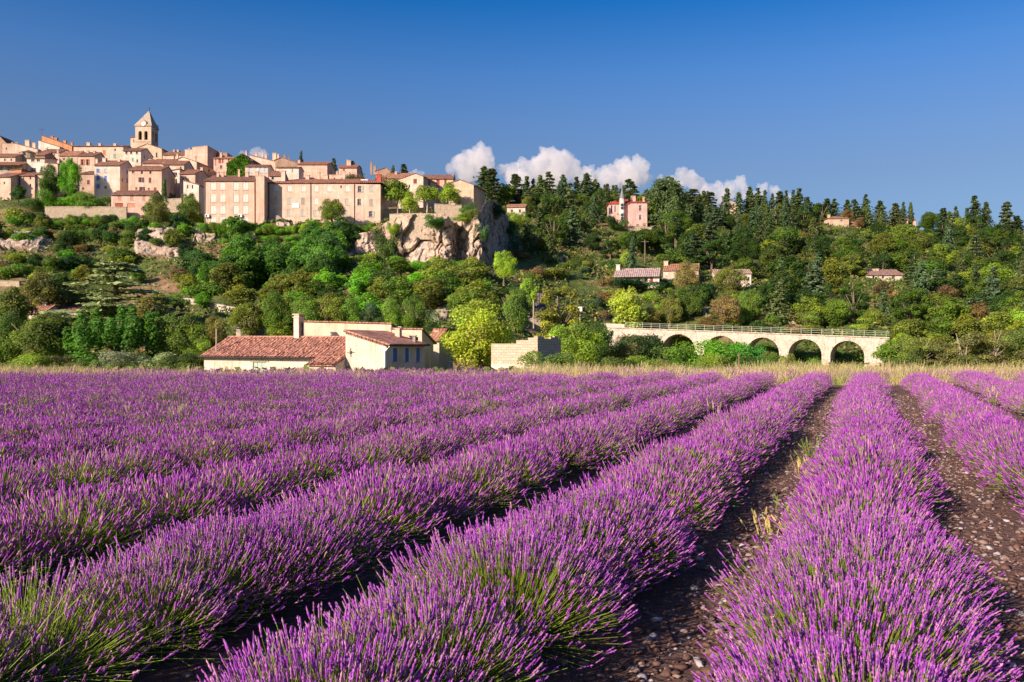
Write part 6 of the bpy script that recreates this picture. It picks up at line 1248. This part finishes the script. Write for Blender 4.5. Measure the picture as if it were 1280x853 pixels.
T('broad', 215, 240, 262, 18, (.030, .045, .018), 'dark tree in the shade behind the slim cypress', Y=194)
T('near', 415, 245, 280, 36, (.095, .13, .020), 'spreading tree against the long tan apartment building', Y=178, idx=1)
T('plane', 497, 222.5, 270, 36, (.110, .165, .020), 'largest plane tree beside the long tan apartment building', Y=186, idx=0)
T('plane', 512, 240, 271, 28, (.145, .19, .025), 'low round plane tree on the cliff-top wall', Y=176, idx=1, ledge=True)
T('plane', 534, 231, 262, 30, (.13, .185, .022), 'plane tree in front of the cream gabled house', Y=186, idx=0)
T('plane', 562, 229, 260, 32, (.13, .18, .022), 'plane tree beside the stone gabled house', Y=183, idx=1)
T('bush', 546, 266, 283, 22, (.040, .105, .016), 'round dark green bush on the cliff top', Y=165, ledge=True)
T('bush', 586, 262.5, 276, 28, (.135, .19, .028), 'light green bush on the cliff edge under the stone gabled house', Y=169, ledge=True)
T('bush', 585, 251, 268, 16, (.07, .13, .04), 'ivy-like bush at the corner of the stone gabled house', Y=179, ledge=True)
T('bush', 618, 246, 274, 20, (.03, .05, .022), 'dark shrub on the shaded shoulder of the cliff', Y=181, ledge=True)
T('bush', 603, 276, 300, 12, (.06, .11, .04), 'shrub growing in the cleft of the cliff', Y=167, ledge=True)
T('bush', 482, 272, 330, 24, (.055, .085, .022), 'tall dark shrub in the gully between the apartment building and the cliff', Y=167, ledge=True)
T('bush', 491, 276, 292, 14, (.15, .21, .025), 'small bright shrub at the cliff corner', Y=166, ledge=True)
for i, (px, top, w, c) in enumerate(((68, 238, 34, (.09, .19, .02)), (97, 240, 32, (.11, .22, .02)), (122, 242, 34, (.075, .14, .02)), (42, 244, 26, (.05, .09, .02)), (110, 236, 22, (.085, .12, .02)))):
    T('bush', px, top, 262, w, c, f'{nearest_ord(i + 1)} leafy bush along the top of the pale terrace wall', Y=192, group='bushes above the terrace wall')
T('conifer', 373.3, 185.5, 205, 13, (.045, .065, .04), 'single dark araucaria-like conifer on the village skyline', Y=252, idx=2)
for px, top, bot, w, lb in ((418, 196, 208, 12, 'small dark tree crown behind the red hipped roof'), (443, 199, 214, 14, 'dark conifer beside the red hipped roof'), (451, 207, 216, 8, 'smallest dark tree on the skyline next to the dark conifer'), (505, 203, 222, 18, 'dark conifer above the roof behind the plane trees'), (490.5, 208, 216, 3.5, 'tiny slim cypress on the skyline')):
    T('conifer' if w > 5 else 'cypress', px, top, bot, w * 1.7, (.040, .060, .036), lb, Y=256)
T('bush', 437, 210, 220, 26, (.05, .12, .02), 'green creeper-like bush on the garden wall', Y=214); T('bush', 462, 212, 232, 34, (.13, .085, .04), 'reddish garden shrub behind the long tan apartment building', Y=216)
# skyline and named conifers of the wooded ridge
SKY = [('conifer', 602, 205, 252, 24, 2), ('conifer', 609, 209, 250, 14, 0), ('cedar', 619, 209, 256, 30, 1), ('cedar', 645, 216, 256, 28, 2), ('conifer', 656, 218, 254, 20, 1), ('conifer', 665, 220, 254, 16, 0), ('conifer', 677, 217, 256, 18, 3), ('cedar', 687, 214, 256, 24, 1), ('conifer', 704, 219, 256, 20, 2), ('conifer', 725, 219, 258, 20, 1), ('conifer', 733, 214, 258, 26, 2), ('conifer', 748, 227, 258, 14, 0), ('conifer', 756, 227, 258, 15, 3), ('conifer', 767, 230, 258, 12, 0),
    ('cedar', 790, 223, 262, 28, 2), ('weeping', 834, 220, 286, 62, 0), ('cedar', 866, 236, 268, 34, 1), ('cedar', 888, 240, 270, 30, 1), ('conifer', 908, 233, 275, 20, 1), ('conifer', 925, 238, 275, 18, 2), ('conifer', 935, 236, 274, 16, 0), ('conifer', 946, 233, 274, 18, 1), ('conifer', 954, 236, 274, 14, 0), ('conifer', 962, 240, 274, 12, 3), ('conifer', 977, 236, 276, 22, 2), ('conifer', 995, 233, 278, 22, 1), ('conifer', 1008, 244, 276, 22, 2), ('conifer', 1032, 246, 272, 18, 2), ('conifer', 1043, 247, 272, 16, 1), ('conifer', 1060, 248, 272, 16, 2), ('conifer', 1081, 241, 276, 16, 1), ('conifer', 1100, 249, 280, 20, 2), ('conifer', 1118, 252, 284, 22, 3), ('conifer', 1128, 251, 280, 12, 0), ('cypress', 1138.5, 254, 276, 5, 0), ('conifer', 1180, 258, 286, 22, 2), ('conifer', 1195, 256, 286, 14, 0), ('conifer', 1220, 242, 286, 22, 1), ('conifer', 1232, 250, 286, 18, 2), ('cedar', 1258, 251, 288, 26, 1), ('conifer', 1272, 268, 292, 22, 2)]
for kd, px, top, bot, w, ix in SKY: T(kd, px, top, bot, w * (1.5 if kd == 'conifer' else 1.15), G_CON if ix != 3 else G_CON2, None, Y=min(hit(px, bot, 200), 318), idx=ix, sink=1.0)
NAMED = [(785, 247), ]
# --- random wood: rejects what would hide the houses
KEEP = [(760, 240, 815, 286, 1), (766, 330, 826, 357, 1), (826, 326, 852, 350, 1), (866, 338, 875, 350, 1), (893, 335, 905, 350, 1), (931, 342, 942, 355, 1), (1033, 266, 1076, 287, 1), (1126, 268, 1146, 277, 1), (1082, 336, 1128, 350, 1), (911, 251, 924, 259, 1), (633, 256, 657, 266, 1), (656, 376, 682, 398, 1), (803, 306, 810, 325, 1),
        (640, 318, 770, 402, 2), (425, 262, 640, 330, 1), (170, 288, 222, 320, 1), (242, 286, 278, 304, 1), (-10, 290, 62, 312, 1), (212, 366, 299, 392, 1), (0, 348, 26, 357, 1), (36, 384, 56, 394, 1), (74, 382, 98, 389, 1), (52, 256, 160, 270, 1), (250, 220, 482, 277, 1), (-20, 160, 560, 262, 1), (85, 326, 205, 372, 1), (770, 355, 800, 395, 3), (618, 308, 642, 345, 3), (295, 405, 314, 420, 1), (505, 381, 558, 402, 1), (722, 386, 729, 404, 1), (690, 393, 775, 408, 1), (868, 376, 890, 396, 1), (140, 322, 150, 400, 1), (346, 281, 366, 292, 1)]
def blocked(px0, px1, top, bot, Y):
    for a, c, b, dd, m in KEEP:
        if px1 > a and px0 < b and bot > c and top < dd:
            if m == 1:
                ox = min(px1, b) - max(px0, a); oy = min(bot, dd) - max(top, c)
                if ox * oy > .05 * (b - a) * (dd - c): 
                    if hit((a + b) / 2, dd) > Y - 2: return True
            elif m == 3 and hit((a + b) / 2, dd) > Y - 2: return True
    return False
def wood(px0, px1, y0, y1, step, pick, seed, cond=None, limit=None):
    rg = np.random.default_rng(seed); n = 0; Yv = y0
    while Yv < y1:
        st = step * (1 + .25 * (Yv - y0) / 100); x = (px0 - 640) / F * Yv
        while x < (px1 - 640) / F * Yv:
            xx, yy = x + rg.uniform(-.45, .45) * st, Yv + rg.uniform(-.45, .45) * st; x += st * rg.uniform(.8, 1.25); z = float(terr(xx, yy)); px, pb = proj(xx, yy, z)
            kind, h, w, c = pick(rg, px, yy, pb); top = proj(xx, yy, z + h)[1]; hw = w / yy * F / 2
            if (cond and not cond(px, pb, yy)) or blocked(px - hw, px + hw, top, pb, yy): continue
            plant(kind, xx, yy, z - .3, h, w, c); n += 1
        Yv += st * .9
    return n
def pick_right(rg, px, Y, pb):
    r = rg.random(); con = .15 + .20 * (pb < 310) + .20 * (1120 < px < 1230 and 300 < pb < 390) + .25 * (880 < px < 1010 and pb < 330)
    if r < con * .25: h = rg.uniform(6, 10); return 'cedar', h, h * rg.uniform(.55, .8), (G_CON2, G_BLUE)[rg.integers(2)]
    if r < con: h = rg.uniform(7, 12); return 'conifer', h, h * rg.uniform(.48, .74), (G_CON, G_CON2, G_BLUE)[rg.integers(3)]
    if r > .965: return 'oak', rg.uniform(4, 6), rg.uniform(4, 6), G_BROWN
    h = rg.uniform(5, 8.2); return 'oak', h, h * rg.uniform(.95, 1.3), (G_OLIVE, G_MID, G_MID, G_DARK, G_DARK, G_DARK, G_OLIVE, G_LIGHT, G_MID, G_DARK)[rg.integers(10)]
shade = lambda px, pb, Y: not (632 < px < 775 and 332 < pb < 402)
n1 = wood(645, 1330, 138, 322, 6.3, pick_right, 11, lambda px, pb, Y: shade(px, pb, Y) and (px > 1100 or Y > 150 + max(0, (760 - px)) * .05))
def pick_scrub(rg, px, Y, pb):
    h = rg.uniform(1.2, 3.2); return 'shrub', h, h * rg.uniform(1.0, 1.6), (G_DARK, G_MID, G_OLIVE, G_DARK, G_BLUE, G_BROWN)[rg.integers(6)]
n2 = wood(636, 775, 128, 200, 5.0, pick_scrub, 12, lambda px, pb, Y: 632 < px < 775 and 322 < pb < 402)
n2d = wood(960, 1180, 250, 312, 6.0, lambda rg, px, Y, pb: ('bush', *(lambda h: (h, h * 1.4))(rg.uniform(1.5, 2.6)), (G_DARK, G_MID, G_OLIVE, G_LIGHT)[rg.integers(4)]), 23, lambda px, pb, Y: 282 < pb < 312)
n2c = wood(775, 1110, 148, 186, 5.2, lambda rg, px, Y, pb: ('shrub', *(lambda h: (h, h * 1.3))(rg.uniform(1.3, 2.8)), (G_DARK, G_MID, G_OLIVE, G_LIGHT, G_BROWN)[rg.integers(5)]), 22)
n2b = wood(1128, 1330, 116, 138, 5.5, lambda rg, px, Y, pb: ('broad', *(lambda h: (h, h * 1.1))(rg.uniform(3.5, 6)), (G_OLIVE, G_MID, G_LIGHT, G_BROWN)[rg.integers(4)]), 17)
def pick_dark(rg, px, Y, pb): h = rg.uniform(5.0, 8.0); return 'broad', h, h * rg.uniform(.9, 1.25), ((.042, .095, .017), (.050, .11, .017), (.036, .080, .018), (.075, .155, .022))[rg.integers(4)]
for cc in ((.042, .095, .017), (.050, .11, .017), (.036, .080, .018)): ADJ[cc] = 'deep green'
ADJ[(.075, .155, .022)] = 'fresh green'
import bisect
KEEP2 = KEEP
n3 = wood(222, 456, 146, 177, 3.9, pick_dark, 13, lambda px, pb, Y: 285 < pb < 366 and not (px < 262 and pb < 322) and not (px > 425 and pb > 345))
def pick_left(rg, px, Y, pb):
    if rg.random() < .60: h = rg.uniform(1.7, 3.4); return 'shrub', h, h * rg.uniform(1.1, 1.7), (G_DARK, G_MID, G_OLIVE, G_BRIGHT, G_MID, G_LIGHT, G_BROWN)[rg.integers(7)]
    h = rg.uniform(2.8, 4.8); return 'broad', h, h * rg.uniform(1.0, 1.3), (G_DARK, G_MID, G_OLIVE, G_BRIGHT, G_DEEP)[rg.integers(5)]
n4 = wood(-40, 262, 122, 190, 3.6, pick_left, 14, lambda px, pb, Y: pb > 268 and not (120 < px < 225 and 322 < pb < 372 and trg.random() < .7))
def pick_mid(rg, px, Y, pb): h = rg.uniform(3.2, 6.0); return 'broad', h, h * rg.uniform(1.1, 1.6), (G_MID, G_OLIVE, G_LIGHT, G_DARK, G_BRIGHT, G_OLIVE)[rg.integers(6)]
n5 = wood(300, 640, 121, 163, 5.2, pick_mid, 15, lambda px, pb, Y: pb > 328 and not (px < 440 and pb < 362))
n6 = wood(425, 600, 155, 166, 3.2, lambda rg, px, Y, pb: ('shrub', *(lambda h: (h, h * 1.3))(rg.uniform(1.2, 2.4)), (G_BRIGHT, G_MID, G_LIGHT)[rg.integers(3)]), 16, lambda px, pb, Y: pb > 322)
n7 = wood(250, 470, 172, 181, 1.8, lambda rg, px, Y, pb: ('bush', *(lambda h: (h, h * 1.4))(rg.uniform(.9, 1.7)), (G_BRIGHT, G_MID, G_LIGHT, G_DARK)[rg.integers(4)]), 18, lambda px, pb, Y: pb > 278)
n9 = 0
for i, px in enumerate(range(58, 140, 9)): T('bush', px + trg.uniform(-3, 3), 266 + trg.uniform(-3, 4), 283, 17 + trg.uniform(-3, 6), (G_MID, G_DARK, G_BRIGHT, G_OLIVE)[i % 4], None, Y=185)
for i, px in enumerate(range(252, 455, 8)): T('bush', px + trg.uniform(-3, 3), (277 if px < 330 else 279) + trg.uniform(-1.5, 2.5), 292, 15 + trg.uniform(-3, 5), (G_BRIGHT, G_MID, G_LIGHT)[i % 3], None, Y=177.5)
n8 = wood(20, 560, 188, 250, 9, lambda rg, px, Y, pb: ('shrub', *(lambda h: (h, h * 1.3))(rg.uniform(1.2, 2.6)), (G_DARK, G_MID, G_OLIVE)[rg.integers(3)]), 19, lambda px, pb, Y: pb > 196 and (px > 470 or rg.random() < .3)) if False else 0
pass

# --- labels for what has none: by look, ordinal and landmark
LM = [('bell tower', 180, 165), ('low pink house', 165, 252), ('four-storey shuttered block', 287, 252), ('long tan apartment building', 405, 255), ('cliff', 545, 300), ('pink villa', 787, 264), ('white bungalow', 796, 345), ('cream house beside the bungalow', 850, 340), ('white-walled house above the viaduct', 916, 346), ('square tan house', 1050, 278), ('tiled roof under the thin cypress', 1136, 272), ('long low pink-roofed house', 1106, 344), ('weeping cedar', 834, 250), ('flat-topped cedar', 145, 365), ('first viaduct arch', 848, 430), ('end of the viaduct', 1100, 425), ('tall farmhouse chimney', 374, 410), ('slate-roofed shed', 668, 388), ('white roadside wall', 255, 378), ('pink-tan rock face', 195, 303), ('pale rock ledge', 25, 302), ('small roof behind the cliff', 645, 260), ('pale block behind the conifers', 918, 256), ('thin tree with tall pale limbs', 1240, 430), ('yellow-green tree', 600, 420)]
def finish_labels():
    from collections import defaultdict
    g = defaultdict(list)
    for r in PLACED:
        if r['label']: tag(r['o'], r['label'], CATN[r['nm']], r['group']); continue
        best = min(LM, key=lambda l: math.hypot((r['px'] - l[1]) * .8, (r['py'] - l[2]) * 1.2)); dx, dy = r['px'] - best[1], (r['py'] - best[2]) * 1.6
        side = ('uphill of' if dy < 0 else 'downhill of') if abs(dy) > abs(dx) else ('on the village side of' if dx < 0 else 'on the side away from the village of')
        if best[1] > 640 or best[1] > 300: pass
        if side.startswith('on'): side = 'villageward of' if dx < 0 else 'beyond'
        if best[1] < 400 and side in ('villageward of', 'beyond'): side = 'outward from' if dx < 0 else 'cliffward of'
        r['dist'] = math.hypot(dx, dy); g[(ADJ.get(r['color'], 'green'), r['kind'], side, best[0])].append(r)
    for (adj, kind, side, lm), rs in g.items():
        rs.sort(key=lambda r: r['dist'])
        for i, r in enumerate(rs):
            pre = '' if len(rs) == 1 else nearest_ord(min(i + 1, 30)) + ' '
            tag(r['o'], f'{pre}{adj} {NOUN[kind]} {side} the {lm}', CATN[r['nm']], {'broad': 'broadleaf trees of the slope', 'oak': 'oaks of the hillside wood', 'conifer': 'conifers of the hillside wood', 'shrub': 'shrubs on the slopes', 'cedar': 'cedars of the wooded ridge'}.get(kind))
finish_labels()

# ivy on the gabled house
def ivy():
    h = ivyH; rg = np.random.default_rng(4); n = 3800; x = rg.uniform(0, h.W, n); xp, zp = h.pk; top = np.where(x < xp, h.H + (zp - h.H) * x / xp, zp + (h.H2 - zp) * (x - xp) / (h.W - xp)); z = rg.uniform(-1.5, 1, n); z = -1.5 + (top + 1.4) * rg.random(n)
    th = .25 + .25 * np.sin(x * 1.3 + z) * np.sin(z * 1.7) + .1 * rg.normal(size=n); c = np.stack([x, -np.abs(th), z], 1); t = np.ones((n, 3)) * rg.uniform(.65, 1.35, (n, 1)) * (1 + .15 * np.sin(x * 2 + z * 3))[:, None]
    v, f, cc = leaf_cards(c, np.tile([0, -1., .35], (n, 1)), .26, rg, t); o = link('ivy', acc_mesh([(v, f, cc)], 'ivy', M_LEAF), loc=h.root.location, color=(.085, .21, .012)); o.rotation_euler = h.root.rotation_euler; tag(o, 'bright green ivy wholly covering the front of a gabled village house', 'ivy')
ivy()

# low undergrowth over the slopes
def undergrowth():
    rg = np.random.default_rng(31); A = Acc()
    n = 190000; Yu = np.sqrt(rg.uniform(52 ** 2, 300 ** 2, n)); u = rg.uniform(-.68, .68, n); X = u * Yu; Z = terr(X, Yu); keep = (Z < 46) 
    patch = np.sin(X * .11 + 1) * np.sin(Yu * .13 + X * .05) + .5 * np.sin(X * .31) * np.sin(Yu * .27) + .25 * rg.normal(size=n)
    px, py = 640 + F * u, HOR - F * (Z - CAMZ) / Yu; earth = ((px > 90) & (px < 240) & (py > 318) & (py < 372)) | ((px > 500) & (px < 560) & (py > 380) & (py < 402)) | ((px > 210) & (px < 300) & (py > 362) & (py < 380))
    village = (Yu > 186) & (px < 600)
    keep &= (patch > -.35) & ~(earth & (rg.random(n) < .6)) & ~(village & (rg.random(n) < .8)); X, Yu, Z, patch = X[keep], Yu[keep], Z[keep], patch[keep]; n = len(X)
    c = np.stack([X, Yu, Z + rg.uniform(0, .9, n)], 1); dry = (rg.random(n) < .30)[:, None]; t = np.where(dry, np.array([.30, .24, .09]), np.array([.095, .15, .026])) * rg.uniform(.6, 1.4, (n, 1))
    v, f, cc = leaf_cards(c, np.tile([0, -.5, .8], (n, 1)), .33, rg, t); A.add(v, f, cc); tag(link('undergrowth', A.mesh('undergrowth', M_GRASS)), 'low scrub, weeds and dry grass covering the slopes between the trees', 'undergrowth', kind='stuff')
undergrowth()

# ------------------------------------------------------------------ clouds: closed bodies of scattering vapour far behind the ridge
def cloud_mat():
    m = bpy.data.materials.new('cloud_vapour'); m.use_nodes = True; nt = m.node_tree; nt.nodes.remove(nt.nodes['Principled BSDF']); v = nt.nodes.new('ShaderNodeVolumePrincipled'); v.inputs['Color'].default_value = (.985, .945, .915, 1); v.inputs['Density'].default_value = .009; v.inputs['Anisotropy'].default_value = -.1
    nt.links.new(v.outputs[0], nt.nodes['Material Output'].inputs['Volume']); return m
M_CLOUD = cloud_mat()
def cloud(puffs, label, seed):
    """puffs: (px, py, radius in px)"""
    Y = 5200.; bm = bmesh.new(); rg = np.random.default_rng(seed); s = Y / F
    c0 = P(puffs[0][0], puffs[0][1], Y); mb = bpy.data.metaballs.new('tmp'); 
    me = bpy.data.meshes.new('cloud')
    for px, py, r in puffs:
        p = P(px, py, Y) - c0; geo = bmesh.ops.create_icosphere(bm, subdivisions=4, radius=r * s, matrix=Matrix.Translation((p.x, p.y + rg.normal() * r * s * .3, p.z)))
    bm.to_mesh(me); bm.free(); bpy.data.metaballs.remove(mb)
    o = link('cloud', me, loc=c0); md = o.modifiers.new('r', 'REMESH'); md.mode = 'VOXEL'; md.voxel_size = 1.1 * s; dg = bpy.context.evaluated_depsgraph_get(); me2 = bpy.data.meshes.new_from_object(o.evaluated_get(dg)); o.modifiers.clear(); o.data = me2; bpy.data.meshes.remove(me)
    n = len(me2.vertices); co = np.empty(n * 3, np.float32); me2.vertices.foreach_get('co', co); nr = np.empty(n * 3, np.float32); me2.vertices.foreach_get('normal', nr); co = co.reshape(-1, 3); nr = nr.reshape(-1, 3); dd = np.array([mnoise.fractal(Vector(p) / (s * 9) + Vector((seed, 0, 0)), .8, 2.1, 5) for p in co]); co += nr * (dd * s * 5.2)[:, None]; me2.vertices.foreach_set('co', co.ravel()); me2.materials.clear(); me2.materials.append(M_CLOUD); me2.update(); tag(o, label, 'cloud', kind='thing')
cloud([(601, 192, 13), (590, 201, 15), (576, 206, 13), (604, 204, 13), (585, 213, 16), (606, 216, 12), (566, 210, 7)], 'rounded white cloud standing alone above the stone gabled house', 1)
cloud([(686, 198, 15), (700, 206, 18), (672, 210, 15), (655, 207, 9), (640, 214, 12), (628, 212, 8), (715, 214, 14), (690, 222, 22), (650, 226, 18), (730, 222, 14)], 'largest cumulus cloud rising behind the conifers between cliff and villa', 2)
cloud([(781, 206, 11), (797, 209, 12), (768, 212, 10), (752, 216, 9), (786, 222, 18), (803, 222, 12), (760, 228, 14), (742, 226, 8)], 'white cumulus cloud right above the pink villa', 3)
cloud([(853, 216, 8), (860, 224, 11), (848, 230, 11), (872, 232, 11), (836, 229, 8), (826, 226, 6)], 'small cloud behind the weeping cedar', 4)
cloud([(924, 230, 9), (912, 236, 9), (895, 234, 8), (886, 242, 11), (906, 246, 14), (930, 242, 9), (952, 237, 6), (968, 241, 8), (948, 247, 9), (985, 246, 6)], 'low flat cloud bank along the ridge behind the row of conifers', 5)
cloud([(322, 190, 6), (315, 194, 6), (330, 194, 6), (306, 195, 4)], 'tiny cloud tuft peeping over the ivy-covered house', 6)
cloud([(519, 214, 4), (526, 217, 4), (512, 217, 3)], 'smallest cloud wisp above the cream gabled house', 7)
